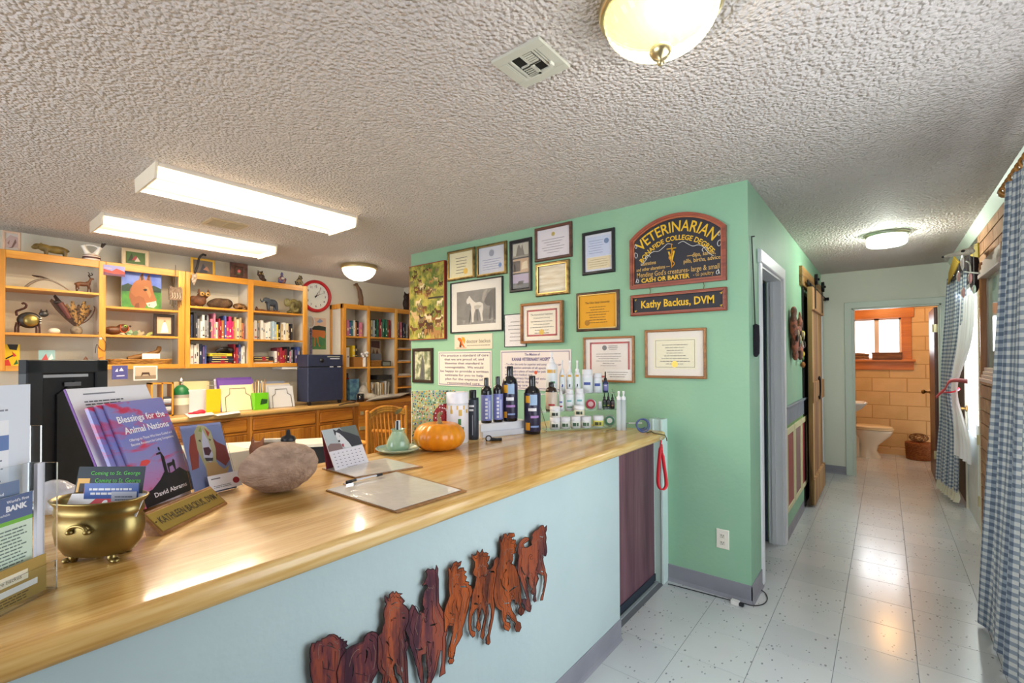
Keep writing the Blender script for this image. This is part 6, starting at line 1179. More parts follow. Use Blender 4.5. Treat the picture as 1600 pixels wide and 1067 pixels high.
q = MB(); q.tube(cat([onx(px, py, -5.184) for px, py in ((158, 526), (165, 535), (164, 548), (157, 545), (151, 538), (149, 552))]), .0022, 5, C('#3a2a20')); q.build('thong', None, t)
card('blue_card', 'blue greeting card with white script hung below the left cabinet', 174.5, 571, 199.5, 592.5, XF+.003, [('#d8d8e8', [(.2, .55), (.35, .8), (.4, .55)]), ('#d8d8e8', [(.45, .6), (.6, .85), (.75, .6)]), ('#c8c8e0', [(.3, .2), (.8, .22), (.8, .3), (.3, .28)])], '#4c4c8a', catg='card')
card('photo_postcard', 'white-bordered horse photo postcard hung below the left cabinet', 208.5, 571.5, 246, 594, XF+.003, [('#b8a890', [(.06, .08), (.94, .08), (.94, .92), (.06, .92)]), ('#8a7a66', [(.06, .08), (.94, .08), (.94, .35), (.06, .3)]), ('#4a3628', [(.3, .25), (.35, .55), (.65, .55), (.7, .25), (.6, .4), (.4, .4)])], '#e8e2dc', catg='postcard')
# right cabinet, top shelves
zz = 1.962
def owlx(t, X):
    for ex in (.012, .062): q = PB(X); q.lathe((ex, -.052, .135), [(.022, 0), (.024, .005), (.010, .009), (0, .009)], 12, C('#b89050'), axis=(0, -1, 0)); q.ell((ex, -.062, .135), .008, C('#15100c'), 8); q.build('eye', None, t)
    for ex in (-.004, .082): q = PB(X); q.lathe((ex, -.01, .15), [(.016, 0), (.004, .04), (0, .045)], 6, mat('rust_feather')); q.build('ear_tuft', None, t)
    for lx in (-.01, .03): q = PB(X); q.tube([(lx, 0, .03), (lx-.004, -.01, .004)], .005, 6, C('#2c1c14')); [q.tube([(lx-.004, -.01, .004), (lx-.02+.016*k, -.03, .003)], .003, 5, C('#2c1c14')) for k in range(3)]; q.build('foot', None, t)
mat('rust_feather', '#7a4c30', .6, col2='#4c3020', nscale=26)
onepiece('owl_figure', 'rust-brown spread-winged owl figure at the left of the top shelf', 'figure', [('e', (.01, 0, .07), (.06, .04, .06)), ('e', (.035, 0, .125), (.055, .04, .035)), ('e', (-.05, .01, .06), (.045, .02, .055)), ('c', [(-.05, .01, .09), (-.095, .01, .02)], [.03, .012])], .007, mat('rust_feather'), SY(311, 465, -5.30), zz, x=-5.30, s=.95, extra=owlx)
q = sculpt('round_stone', [('e', (0, 0, .055), (.115, .07, .058)), ('e', (-.05, 0, .045), (.08, .06, .045)), ('e', (.045, 0, .06), (.07, .06, .055))], .009, mat('fossil', '#6a523c', .85, col2='#4a3828', nscale=14, bump=1, bscale=40), None, LX(SY(345, 468, -5.33), zz, -5.33)); tag(q, 'large brown rounded stone on the top shelf behind the owl', 'stone')
onepiece('tortoise_figure', 'small carved tortoise on the top shelf against the middle stile', 'figure', [('e', (0, 0, .03), (.055, .045, .028)), ('e', (.055, -.01, .02), (.02, .014, .012)), ('e', (-.035, -.03, .008), (.014, .012, .008)), ('e', (.03, -.035, .008), (.014, .012, .008))], .006, mat('tortoise', '#8a6438', .5, col2='#4a3018', nscale=50, nlo=.46, nhi=.54), SY(374, 478, -5.27), zz, x=-5.27, s=1.2)
M_drift = mat('driftwood', '#8a5c3c', .7, col2='#5c3824', nscale=30, bump=.8)
q = MB(); ya, yb = SY(399, 485, -5.28), SY(436, 485, -5.28); q.tube(cat([(-5.28, ya, zz+.02), (-5.27, ya+(yb-ya)*.25, zz+.014), (-5.28, ya+(yb-ya)*.6, zz+.010), (-5.28, yb, zz+.012)]), [.018, .014, .012, .013, .014, .014, .012, .011, .011, .010, .011, .010, .008], 8, M_drift); q.tube([(-5.27, ya+.02, zz+.012), (-5.28, ya+.01, zz+.05)], [.012, .008], 6, M_drift); tag(q.build('driftwood'), 'reddish driftwood piece under the grey elephant', 'driftwood')
onepiece('elephant_figure', 'blue-grey elephant figure with raised trunk standing on driftwood', 'figure', [('e', (.02, 0, .085), (.06, .036, .042)), ('e', (-.045, 0, .11), (.032, .026, .032)), ('c', [(-.065, 0, .10), (-.085, 0, .085), (-.10, 0, .10), (-.098, 0, .12)], [.014, .010, .008, .006]), ('e', (-.03, -.03, .105), (.026, .006, .032)), ('e', (-.03, .03, .105), (.026, .006, .032)), ('c', [(-.02, -.015, .07), (-.025, -.015, .008)], [.016, .013]), ('c', [(-.02, .015, .07), (-.015, .015, .008)], [.016, .013]), ('c', [(.06, -.015, .07), (.07, -.015, .008)], [.017, .013]), ('c', [(.06, .015, .07), (.052, .015, .008)], [.017, .013]), ('c', [(.078, 0, .09), (.088, 0, .05)], [.005, .003])], .006, mat('slate_grey', '#4a525c', .5, col2='#383c44', nscale=12), SY(422, 470, -5.29), zz+.022, x=-5.29, s=1.0, extra=lambda t, X: PB(X).tube([(-.065, -.02, .088), (-.09, -.022, .076)], [.004, .002], 6, C('#e0d8c8')).tube([(-.065, .02, .088), (-.09, .022, .076)], [.004, .002], 6, C('#e0d8c8')).build('tusk', None, t))
onepiece('ceramic_elephant', 'olive-tan glazed elephant trunk ornament at the right of the top shelf', 'figure', [('e', (.02, 0, .12), (.06, .045, .055)), ('e', (-.06, -.01, .125), (.038, .018, .05)), ('e', (.085, .0, .11), (.03, .02, .055)), ('c', [(-.01, -.04, .11), (-.03, -.045, .06), (.0, -.045, .025), (.04, -.045, .03), (.05, -.045, .055)], [.026, .022, .02, .017, .014]), ('e', (.04, 0, .04), (.07, .045, .04)), ('e', (-.02, 0, .02), (.04, .04, .02))], .007, mat('olive_glaze', '#8f8450', .35, col2='#5c5434', nscale=10), SY(456, 475, -5.29), zz, x=-5.29, s=1.0)
# eagle and owl on top of the bookcase
onepiece('perched_eagle', 'tall brown carved bird leaning left on top of the bookcase', 'figure', [('c', [(.05, 0, .03), (.03, 0, .14), (.01, 0, .26), (-.03, 0, .32)], [.028, .045, .038, .026]), ('e', (-.055, 0, .335), (.05, .022, .02)), ('c', [(-.09, 0, .335), (-.12, 0, .33)], [.012, .006]), ('c', [(.06, 0, .1), (.085, 0, .0)], [.018, .008]), ('c', [(0, 0, .08), (-.01, 0, .01)], [.012, .010]), ('c', [(.02, 0, .08), (.03, 0, .01)], [.012, .010]), ('e', (-.045, 0, .365), (.03, .01, .012))], .009, mat('carved_bird', '#7c5a3c', .45, col2='#4c3424', nscale=10, stretch=(1, 1, .3)), SY(561, 470, -5.33), 2.131, x=-5.33, s=.80)
onepiece('horned_owl', 'dark brown horned owl figure on the bookcase beside the green wall', 'figure', [('e', (0, 0, .10), (.07, .05, .10)), ('e', (0, 0, .20), (.06, .045, .05)), ('e', (-.04, 0, .25), (.012, .01, .025)), ('e', (.04, 0, .25), (.012, .01, .025)), ('e', (0, 0, .02), (.06, .05, .02))], .009, mat('owl_dark', '#3a241a', .5, col2='#241410', nscale=14), SY(636, 470, -5.33), 2.131, x=-5.33, s=1.0)
# ================================================================== things on the reception counter
def lean(b0, b1, tr, z=CT):       # sheet standing on its lower edge, leaning back: solve lean and height from the photo's top corner
    P0, P1 = onz(*b0, z), onz(*b1, z); r = (P1-P0); W = r.length; r.normalize(); n = r.cross(Vector((0, 0, 1)))
    best = None
    for ti in range(0, 140):
        t_ = math.radians(ti*.5); v = Vector((0, 0, math.cos(t_)))-n*math.sin(t_)
        for li in range(8, 120):
            L = li*.004; a, b = proj(P1+v*L); e = (a-tr[0])**2+(b-tr[1])**2
            if best is None or e < best[0]: best = (e, t_, L, v)
    return Fr(P0, r, best[3]), W, best[2]
def npoly(q, f, W, L, pts, d, m): q.poly(f, [(x*W, y*L) for x, y in pts], d, None, C(m, .5) if isinstance(m, str) else m)
# -- sheet of text and stacked books
f, W, L = lean((196, 806), (300, 770), (229, 601)); f.o += f.r*-.0
t = thing('text_sheet', 'white printed text sheet standing behind the purple-pink books', 'paper', f.o)
q = MB(); q.fbox(f, -.02, W, 0, L, -.004, -.001, C('#f2f0f4', .5)); q.fbox(f, -.022, -.02, 0, L, -.006, 0, C('#6a3a8c')); q.build('sheet', None, t)
q = MB(); lines(q, f, .015, W*.72, L*.30, L*.90, 26, C('#55555e'), d=.0006, fill=.38, ragged=.3, align='L', words=True); q.fbox(f, .02, W*.5, L*.945, L*.955, 0, .0005, C('#8a8a92')); q.build('printing', None, t)
def sky_mat():
    mt = bpy.data.materials.new('cover_sky'); mt.use_nodes = True; nt = mt.node_tree; b = nt.nodes['Principled BSDF']; K = nt.links; b.inputs['Roughness'].default_value = .25
    tc = nt.nodes.new('ShaderNodeTexCoord'); sp = nt.nodes.new('ShaderNodeSeparateXYZ'); K.new(tc.outputs['Generated'], sp.inputs[0])
    r = nt.nodes.new('ShaderNodeValToRGB'); e = r.color_ramp.elements; e[0].position = .0; e[0].color = lin('#d86a8c'); e[1].position = 1; e[1].color = lin('#8f8cc8')
    for p_, c in ((.22, '#b07cb4'), (.45, '#8a88c4'), (.7, '#7a80c8')): k = e.new(p_); k.color = lin(c)
    K.new(sp.outputs['Z'], r.inputs[0]); n = nt.nodes.new('ShaderNodeTexNoise'); n.inputs['Scale'].default_value = 9; n.inputs['Detail'].default_value = 5; n.inputs['Distortion'].default_value = .8
    mp = nt.nodes.new('ShaderNodeMapping'); mp.inputs['Scale'].default_value = (1, 1, 3); K.new(tc.outputs['Object'], mp.inputs[0]); K.new(mp.outputs[0], n.inputs['Vector'])
    r2 = nt.nodes.new('ShaderNodeValToRGB'); r2.color_ramp.elements[0].position = .52; r2.color_ramp.elements[0].color = (0, 0, 0, 1); r2.color_ramp.elements[1].position = .64; r2.color_ramp.elements[1].color = (1, 1, 1, 1); K.new(n.outputs['Fac'], r2.inputs[0])
    mx = nt.nodes.new('ShaderNodeMix'); mx.data_type = 'RGBA'; mx.inputs[7].default_value = lin('#c83a5c'); K.new(r2.outputs[0], mx.inputs[0]); K.new(r.outputs[0], mx.inputs[6]); K.new(mx.outputs[2], b.inputs['Base Color']); return mt
M_sky = sky_mat()
f, W, L = lean((213, 801), (295, 767), (239, 627))
for k in range(3):
    g_ = Fr(f.o-f.n*(.0-.011*k)-f.r*(.016*(2-k))+f.u*.0, f.r, f.u); bt = thing('purple_book', 'purple-pink sunset paperback, %s of the three leaning copies' % ('rearmost', 'middle', 'foremost')[k], 'book', g_.o, 'sunset paperbacks on the counter')
    q = MB(); q.fbox(g_, 0, W, 0, L, .001, .002, M_sky).fbox(g_, 0, .002, 0, L, .002, .010, M_sky).fbox(g_, 0, W, 0, L, .0095, .0105, M_sky); q.build('cover', None, bt)
    q = MB(); q.fbox(g_, .002, W-.002, .002, L-.002, .002, .0095, C('#ece6dc')); q.build('pages', None, bt)
g_ = Fr(g_.o+g_.n*.0108, g_.r, g_.u); q = MB()
npoly(q, g_, W, L, [(0, 0), (1, 0), (1, .18), (.9, .2), (.8, .26), (.62, .23), (.5, .26), (.38, .2), (.2, .14), (0, .12)], .0, '#1c1a24')
npoly(q, g_, W, L, [(.56, .24), (.60, .40), (.57, .46), (.48, .45), (.48, .435), (.55, .435), (.53, .36), (.50, .24)], .0003, '#15131a'); npoly(q, g_, W, L, [(.55, .47), (.575, .47), (.58, .50), (.56, .51), (.545, .495)], .0003, '#15131a')
npoly(q, g_, W, L, [(.58, .24), (.60, .33), (.70, .33), (.74, .36), (.76, .34), (.72, .24), (.70, .24), (.69, .3), (.62, .29), (.60, .24)], .0003, '#15131a'); npoly(q, g_, W, L, [(.14, .38), (.2, .42), (.3, .42), (.34, .39), (.25, .365)], .0003, '#d84a4c')
q.build('cover_silhouette', None, bt); q = MB(); WH = C('#f2eef4')
text(q, g_, 'Blessings for the', W*.50, L*.80, L*.062, WH, width=W*.84, align='C', bold=.02, d=.0006); text(q, g_, 'Animal Nations', W*.52, L*.69, L*.062, WH, width=W*.80, align='C', bold=.02, d=.0006)
text(q, g_, 'Offerings to Those Who Have Guided and', W*.53, L*.615, L*.024, WH, width=W*.78, align='C', d=.0006, bold=.01); text(q, g_, 'Become Ancestors for Living Companions', W*.53, L*.57, L*.024, WH, width=W*.78, align='C', d=.0006, bold=.01)
text(q, g_, 'David Abrams', W*.5, L*.06, L*.042, WH, width=W*.62, align='C', bold=.02, d=.0006); q.build('cover_lettering', None, bt)
# -- name plate
f, W, L = lean((252, 838), (355, 787), (327, 760)); t = thing('desk_nameplate', 'wooden desk nameplate with an engraved brass plate', 'nameplate', f.o); M_wal = wood('walnut', '#a87848', '#7a4f2a', 'y', .35, 20, c3='#936438')
back = f.n*(-.055); back.z = 0; q = MB(); P = [f.p(0, 0), f.p(W, 0), f.p(W, L), f.p(0, L)]; B = [Vector((p.x, p.y, CT)) for p in (f.p(0, 0)+back, f.p(W, 0)+back)]
q.add(P+B, [(0, 1, 2, 3), (3, 2, 5, 4), (0, 3, 4), (1, 5, 2), (0, 4, 5, 1)], M_wal); q.fbev(f, 0, W, -.0, L, -.001, .004, .003, M_wal); q.build('block', None, t)
q = MB(); q.fbev(f, W*.03, W*.97, L*.10, L*.88, .004, .006, .001, mat('brass_plate', '#b39a4c', .35, .7)); pl = q.build('brass_plate', None, t)
q = MB(); text(q, f, 'KATHLEEN BACKUS, DVM', W*.5, L*.36, L*.28, C('#3c3018'), width=W*.82, align='C', d=.0066, bold=.008); q.build('engraving', None, pl)
for u_ in (.05, .95): q = MB(); q.cyl(f.p(W*u_, L*.5, .006), f.p(W*u_, L*.5, .0075), .0022, n=8, m=C('#4a3c1c')); q.build('screw', None, t)
# -- basset hound card in acrylic, with a business card
f, W, L = lean((306, 778), (370, 763), (343, 657)); t = thing('dog_card_stand', 'acrylic stand holding a painted basset hound card', 'card holder', f.o)
q = MB(); q.fbox(f, -.004, W+.004, 0, L, -.006, -.004, ACRYL).fbox(f, -.004, W+.004, 0, L*.94, .003, .005, ACRYL); q.build('holder', None, t)
q = MB(); q.fbox(f, 0, W, .003, L*.98, -.001, .0015, C('#8c92c0')); D = .0018
for k, (c, P) in enumerate((('#a03420', [(.18, .82), (.30, .86), (.30, .60), (.22, .38), (.05, .36), (.08, .62)]), ('#8c2820', [(.66, .80), (.78, .70), (.98, .62), (1, .42), (.86, .34), (.66, .46)]), ('#c8b888', [(.30, .88), (.42, .97), (.58, .95), (.70, .86), (.72, .6), (.66, .44), (.72, .3), (.62, .16), (.42, .24), (.34, .44), (.28, .62)]), ('#d8a868', [(.40, .42), (.62, .42), (.80, .30), (.95, .34), (.8, .18), (.5, .12), (.36, .26)]), ('#dcd2e0', [(.42, .72), (.50, .90), (.58, .74), (.62, .52), (.52, .42), (.38, .50)]), ('#9aa84c', [(.40, .88), (.48, .95), (.48, .86)]), ('#c8482c', [(.56, .92), (.66, .84), (.60, .78)]), ('#5c1c30', [(.42, .64), (.56, .64), (.60, .58), (.52, .52), (.42, .54)]), ('#3c3440', [(.40, .50), (.60, .48), (.58, .44), (.42, .45)]), ('#3a3428', [(.34, .75), (.40, .76), (.40, .72)]), ('#3a3428', [(.60, .76), (.66, .74), (.62, .72)]), ('#a890c0', [(.40, .15), (.62, .2), (.9, .18), (.96, .08), (.7, .02), (.5, .04)]))): npoly(q, f, W, L, P, D+.0001*k, c)
q.build('picture_card', None, t)
q = MB(); f2 = Fr(f.p(W*.28, 0, .022), f.r, f.u); q.fbox(f2, 0, W*.78, .003, L*.22, 0, .001, C('#eceaf0')); lines(q, f2, W*.06, W*.55, L*.04, L*.08, 2, C('#6a6a70'), d=.0015, words=True); q.poly(f2, disc(f2, W*.66, L*.10, W*.085), .0012, .0016, C('#9c2430')); lines(q, f2, W*.06, W*.3, L*.15, L*.19, 1, C('#6a6a70'), d=.0015); q.fbox(f2, -.003, W*.80, 0, L*.1, -.0035, -.002, ACRYL); tag(q.build('business_card'), 'white business card with a dark red round mark before the basset picture', 'card')
# -- big woven-looking nut
c = onz(440, 771, CT); r = mpp(c)
X = Matrix.Translation((c.x-.02, c.y, CT+40*r)) @ Matrix.Rotation(.64, 4, 'Z') @ Matrix.Rotation(-.10, 4, 'Y')
M_nut = mat('husk', '#b89c88', .85, col2='#8e7462', nscale=34, stretch=(.25, 1, 1.3), bump=1, bscale=120, bdist=.008, nlo=.28, nhi=.72)
q = sculpt('nut', [('e', (0, 0, 0), (56*r, 46*r, 40*r)), ('e', (-26*r, 0, -.003), (36*r, 34*r, 29*r)), ('e', (24*r, 0, .004), (37*r, 38*r, 33*r)), ('e', (-50*r, 0, -.006), (14*r, 12*r, .014))], .006, M_nut, None, X); tag(q, 'large rough brown seed pod lying on the counter', 'seed pod')
# -- small cat figure and stamp block behind the nut
c = onz(402, 755, CT); X = Matrix.Translation((c.x, c.y, CT)) @ Matrix.Rotation(.6, 4, 'Z') @ Matrix.Diagonal((.9, .9, (zfor(c, 682)-CT)/.132, 1)); M_rc = mat('rust_cat', '#9c6444', .6, col2='#7a4a34', nscale=30)
q = sculpt('cat_figure', [('e', (0, 0, .045), (.03, .025, .045)), ('e', (0, -.004, .095), (.030, .024, .026)), ('c', [(-.018, 0, .112), (-.022, 0, .132)], [.009, .004]), ('c', [(.018, 0, .112), (.026, 0, .13)], [.009, .004])], .005, M_rc, None, X); tag(q, 'small rust-coloured cat figure peeping over the seed pod', 'figure')
c = onz(434, 750, CT); zc = CT; f = Fr((c.x, c.y, CT), (.64, .77, 0), (0, 0, 1)); t = thing('card_box', 'small open box of cards with a black round top behind the seed pod', 'box', f.o)
h = zfor(f.o, 686)-CT; q = MB(); q.fbox(f, -.06, .055, 0, h-.008, -.02, .02, C('#8f7a64', .6)); q.build('box', None, t); q = MB(); q.fbox(f, -.05, .02, h-.02, h+.002, -.012, .012, C('#d8cdb8')); q.build('cards', None, t)
q = MB(); q.lathe(f.p(.035, h-.008), [(.024, 0), (.026, .006), (.022, .016), (.008, .022), (.006, .04), (0, .042)], 16, C('#1c1c22', .4)); q.build('round_stamp', None, t)
# -- husky calendar
f, W, L = lean((525, 738), (577, 724), (555.5, 664)); t = thing('desk_calendar', 'small standing desk calendar with a husky photo above the dates', 'calendar', f.o)
q = MB(); q.fbox(f, 0, W, 0, L, -.003, 0, C('#e6e2ea')); bk = f.n*(-.06); bk.z = 0; q.add([f.p(0, L, -.003), f.p(W, L, -.003), Vector((*(f.p(W, 0)+bk).xy, CT)), Vector((*(f.p(0, 0)+bk).xy, CT))], [(0, 1, 2, 3)], C('#8a3a4c')); q.build('stand', None, t)
q = MB(); q.fbox(f, 0, W, L*.48, L, 0, .0004, C('#b4bcc0'))
for k, (c, P) in enumerate((('#6c7470', [(.5, 1), (1, 1), (1, .6), (.7, .62)]), ('#8a7474', [(0, .48), (.4, .48), (.38, .62), (.1, .66), (0, .6)]), ('#3c3c44', [(.30, .98), (.38, .93), (.48, .98), (.55, .9), (.75, .82), (.98, .7), (1, .5), (.62, .49), (.50, .6), (.36, .8), (.30, .84)]), ('#dcdce0', [(.32, .82), (.36, .90), (.44, .86), (.52, .76), (.62, .6), (.66, .49), (.48, .49), (.34, .66)]), ('#26262c', [(.34, .70), (.39, .70), (.38, .65), (.33, .66)]), ('#b04050', [(.40, .60), (.46, .60), (.44, .52), (.40, .54)]), ('#1c1c20', [(.40, .80), (.43, .80), (.42, .775)]))): npoly(q, f, W, L, P, .0006+.0001*k, c)
q.build('photo_print', None, t); q = MB()
for i in range(7):
    for j in range(5): q.fbox(f, W*(.09+.125*i), W*(.13+.125*i), L*(.40-.075*j), L*(.415-.075*j), .0002, .0006, C('#7a7a8c'))
text(q, f, 'September', W*.5, L*.03, L*.035, C('#5c5c78'), width=W*.3, align='C'); tag(q.build('date_grid', None, t), kind='stuff')
# -- clipboards
M_chip = wood('hardboard', '#a8753c', '#7c5426', 'x', .5, 30)
def board(name, label, px, lift, inset, m=M_chip):
    P = [onz(x, y, CT+.001+lift) for x, y in px]; t = thing(name, label, 'clipboard', P[0]); q = MB(); q.add([p.copy() for p in P]+[p+Vector((0, 0, .0035)) for p in P], [(0, 3, 2, 1), (4, 5, 6, 7)]+[(i, (i+1) % 4, 4+(i+1) % 4, 4+i) for i in range(4)], m); q.build('board', None, t)
    c_ = sum(P, Vector())/4; S = [c_+(p-c_)*inset+(P[0]-c_)*.03+Vector((0, 0, .0045)) for p in P]; q = MB(); q.add(S+[p+Vector((0, 0, .001)) for p in S], [(0, 3, 2, 1), (4, 5, 6, 7)]+[(i, (i+1) % 4, 4+(i+1) % 4, 4+i) for i in range(4)], mat('sleeve', '#e2dcd4', .12, coat=.5, bump=.3, bscale=14)); q.build('sheet', None, t); return P
board('clipboard', 'clipboard with clear-sleeved sheet half under the calendar', ((503, 733), (556, 748), (661, 730), (606, 717)), 0, .95)
P = board('clipboard', 'front clipboard with clear-sleeved paper and a pen on it', ((509, 767), (620, 802), (729, 768), (622, 738)), 0, .95)
a, b = onz(541, 753, CT+.016), onz(597, 741, CT+.016); t = thing('pen', 'black and white pen across the top of the front clipboard', 'pen', a); q = MB(); q.cyl(a, a.lerp(b, .26), .0045, .005, 8, C('#26262c')); q.cyl(a.lerp(b, .26), a.lerp(b, .84), .004, .0035, 8, C('#d8d8de', .3)); q.cyl(a.lerp(b, .84), b, .0055, .0045, 8, C('#26262c')); q.build('barrel', None, t)
q = MB(); q.box(a-Vector((.008, .008, .010)), a+Vector((.012, .02, -.004)), mat('chrome')); q.build('clip', None, t)
# -- green pottery
c = onz(622, 706, CT); r = mpp(c)
M_cel = mat('celadon', '#a4c0a0', .2, col2='#8fae92', nscale=20, coat=.6); M_cel2 = mat('celadon_blue', '#7fa6ac', .2, col2='#a9b89c', nscale=14, coat=.6)
t = thing('green_saucer', 'blue-green glazed pottery saucer under the green jar', 'saucer', c); q = MB(); q.lathe(c, [(15*r, 0), (24*r, .004), (32*r, .014), (34.5*r, .021), (34*r, .023), (30*r, .018), (20*r, .008), (0, .007)], 32, M_cel2); q.build('dish', None, t)
cj = Vector((c.x, c.y, CT+.009)); t = thing('green_jar', 'pear-shaped pale green pottery jar on the saucer', 'jar', cj); h = zfor(c, 670)-CT-.009
q = MB(); q.lathe(cj, [(15*r, 0), (17.5*r, .012), (18*r, h*.25), (16*r, h*.5), (12*r, h*.72), (9.5*r, h*.86), (9.8*r, h*.97), (11.5*r, h), (10*r, h), (8.5*r, h*.9), (0, h*.86)], 28, M_cel); q.build('body', None, t)
f = Fr(cj+Vector((0, 0, h*.88)), (.78, .62, 0), (0, 0, 1)); q = MB(); q.fbox(f, -.008, .010, 0, .052, -.002, .002, C('#d2d6dc', .3)).fbox(f, -.007, .002, 0, .050, .002, .003, C('#23262a')).fbox(f, -.013, -.009, 0, .048, -.001, .001, C('#c8ccd0', .3)); tag(q.build('stick_packet'), 'grey and black slim packet standing in the green jar', 'packet')
q = MB(); q.tube([f.p(-.004, .0, -.006), f.p(-.004, .09, -.01)], .0012, 5, C('#4a3a20')); q.poly(f, [(-.02, .085), (-.008, .10), (.012, .107), (.022, .112), (.016, .10), (.004, .086), (-.012, .078)], -.012, -.009, mat('leaf_olive', '#6a6028', .5, col2='#4a3a1c', nscale=60)); tag(q.build('leaf_pick'), 'olive-brown leaf on a thin stalk above the green jar', 'leaf')
# -- pointillist canvas
P0, P1 = onz(643.5, 694, CT), onz(702, 690, CT); P0.y += 0; fr_ = (P1-P0); W = fr_.length; f = Fr(P0, fr_, (0, 0, 1)); L = zfor(P0, 611)-CT; t = thing('dot_painting', 'colourful dotted painting standing behind the pumpkin', 'painting', P0)
q = MB(); q.fbox(f, 0, W+.03, 0, L, -.02, 0, C('#dcd6c4')); q.build('canvas', None, t)
q = MB(); q.fbox(f, 0, W+.03, 0, L, 0, .0005, mat('dot_ground', '#c8c890', .6, col2='#8fb08a', nscale=30)); q.poly(f, [(W*.6+W*.42*math.cos(a), L*.50+L*.34*math.sin(a)) if 0 else (W*.88+W*.32*math.cos(a), L*.48+L*.26*math.sin(a)) for a in [PI*.25+k*PI/12 for k in range(21)]], .0008, None, C('#8c1c20')); rd = random.Random(9); dc = ['#1c3a8c', '#e0a020', '#2a6a3a', '#f0ece0', '#3a9aa8', '#c83c28', '#e8d040', '#223c2c', '#e89a9c']
for i in range(20):
    for j in range(24):
        u_, v_ = W*1.18*(i+.5+rd.uniform(-.4, .4))/20, L*(j+.5+rd.uniform(-.4, .4))/24; inr = ((u_-W*.88)/(W*.32))**2+((v_-L*.48)/(L*.26))**2 < 1
        q.poly(f, [(u_+.0036*math.cos(a), v_+.0046*math.sin(a)) for a in (0, 1.26, 2.5, 3.77, 5)], .0011+.00001*(i % 7), None, C('#f0d8d8' if inr else rd.choice(dc)) if not inr or rd.random() < .35 else C('#b8282c'))
tag(q.build('painted_dots', None, t), kind='stuff')
# -- pumpkin
c = onz(691, 702, CT); c.x -= .02; r = mpp(c); t = thing('pumpkin', 'orange pumpkin with a curled grey-tan stem', 'pumpkin', c); n = 96; K = 16; P = []; Rp = 40*r; Hp = zfor(c, 656)-CT+.006
for k in range(K+1):
    a = -PI/2+PI*k/K; cr = math.cos(a)
    for i in range(n):
        th = 2*PI*i/n; rib = 1-.045*abs(math.sin(th*6.5+.4*math.sin(th)))**.0*abs(math.cos(th*7))**3
        rr_ = Rp*(abs(cr)**.75)*(rib+.045*(1-abs(cr))*0); dz = (Hp/2)*math.sin(a)*(1-.20*math.exp(-((abs(cr))/.35)**2))
        P.append(Vector((c.x+rr_*math.cos(th), c.y+rr_*math.sin(th), CT+Hp/2*.985-.0+dz)))
z0 = min(p.z for p in P)-CT
for p in P: p.z -= z0
q = MB(); q.add(P, [(k*n+i, k*n+(i+1) % n, (k+1)*n+(i+1) % n, (k+1)*n+i) for k in range(K) for i in range(n)], mat('pumpkin_skin', '#e8961c', .3, col2='#de8412', nscale=6, coat=.3), True); q.build('body', None, t)
q = MB(); b = Vector((c.x, c.y, CT+Hp*.84)); g = Vector((.78, .62, 0))
q.tube(cat([b, b+Vector((0, 0, .02)), b+g*-.004+Vector((0, 0, .035)), b+g*.004+Vector((0, 0, .048)), b+g*.013+Vector((0, 0, .046))]), [.016, .013, .011, .009, .009, .008, .008, .008, .008, .008, .009, .009, .009, .009, .009, .008, .007], 8, mat('stem', '#9c8c64', .7, col2='#6f6244', nscale=60, stretch=(1, 1, .2))); q.build('stem', None, t)
# ---- bottles and jars: one builder, body + cap + label as parts
def vessel(name, label, px, pyb, wpx, pyt, prof, body, cap, lab=None, z=CT, base=None, deco=None, capf=.80, capr=.5, catg='bottle', lt=(.1, .62), group=None, marks=None):
    c = base if base is not None else onz(px, pyb, z); r = mpp(c)*wpx/2; H = zfor(c, pyt)-c.z; t = thing(name, label, catg, c, group)
    if prof == 'bottle': pr = [(.9, 0), (1, .02), (1, capf-.14), (.88, capf-.06), (.5, capf-.01), (.42, capf)]
    elif prof == 'jar': pr = [(.92, 0), (1, .04), (1, capf-.08), (.9, capf)]
    elif prof == 'tube': pr = [(.96, 0), (1, .01), (1, capf)]
    q = MB(); q.lathe(c, [(a*r, b*H) for a, b in pr]+[(0, capf*H)], 18, body); q.build('body', None, t)
    q = MB()
    if cap[0] == 'plain': q.lathe(c, [(capr*r, capf*H), (capr*r, .985*H), (capr*.9*r, H), (0, H)], 14, cap[1])
    elif cap[0] == 'pump': q.lathe(c, [(capr*r, capf*H), (capr*r, (capf+.07)*H), (capr*.4*r, (capf+.09)*H), (capr*.4*r, .93*H), (capr*.55*r, .94*H), (capr*.5*r, H), (0, H)], 14, cap[1])
    elif cap[0] == 'drop': q.lathe(c, [(capr*r, capf*H), (capr*r, (capf+.12)*H), (capr*.5*r, (capf+.13)*H), (capr*.42*r, .97*H), (0, H)], 12, cap[1])
    q.build('cap', None, t)
    if lab:
        q = MB(); q.lathe(c, [(r*1.005, lt[0]*H), (r*1.012, (lt[0]+.003)*H), (r*1.012, lt[1]*H), (r*1.005, (lt[1]+.003)*H)], 18, lab); lo = q.build('label', None, t)
        if marks:
            q = MB(); d_ = (CAM-c); d_.z = 0; d_.normalize(); rt = Vector((0, 0, 1)).cross(d_)
            for (u0, u1, v0, v1, m_) in marks:      # bands of print wrapped on the label
                for k in range(4):
                    a0, a1 = u0+(u1-u0)*k/4, u0+(u1-u0)*(k+1)/4; R_ = r*1.022
                    pts = [c+rt*R_*math.sin(a)+d_*R_*math.cos(a)+Vector((0, 0, v*H)) for a, v in ((a0, v0), (a1, v0), (a1, v1), (a0, v1))]; q.add(pts, [(0, 1, 2, 3)], m_)
            q.build('label_print', None, lo)
    return t, c, r, H
BK = mat('black_gloss', '#16161c', .15, coat=.4); WHT2 = mat('white_plastic', '#e6e6ea', .3); LAV = C('#7c84c4', .35); WC = C('#e8e8ee', .4)
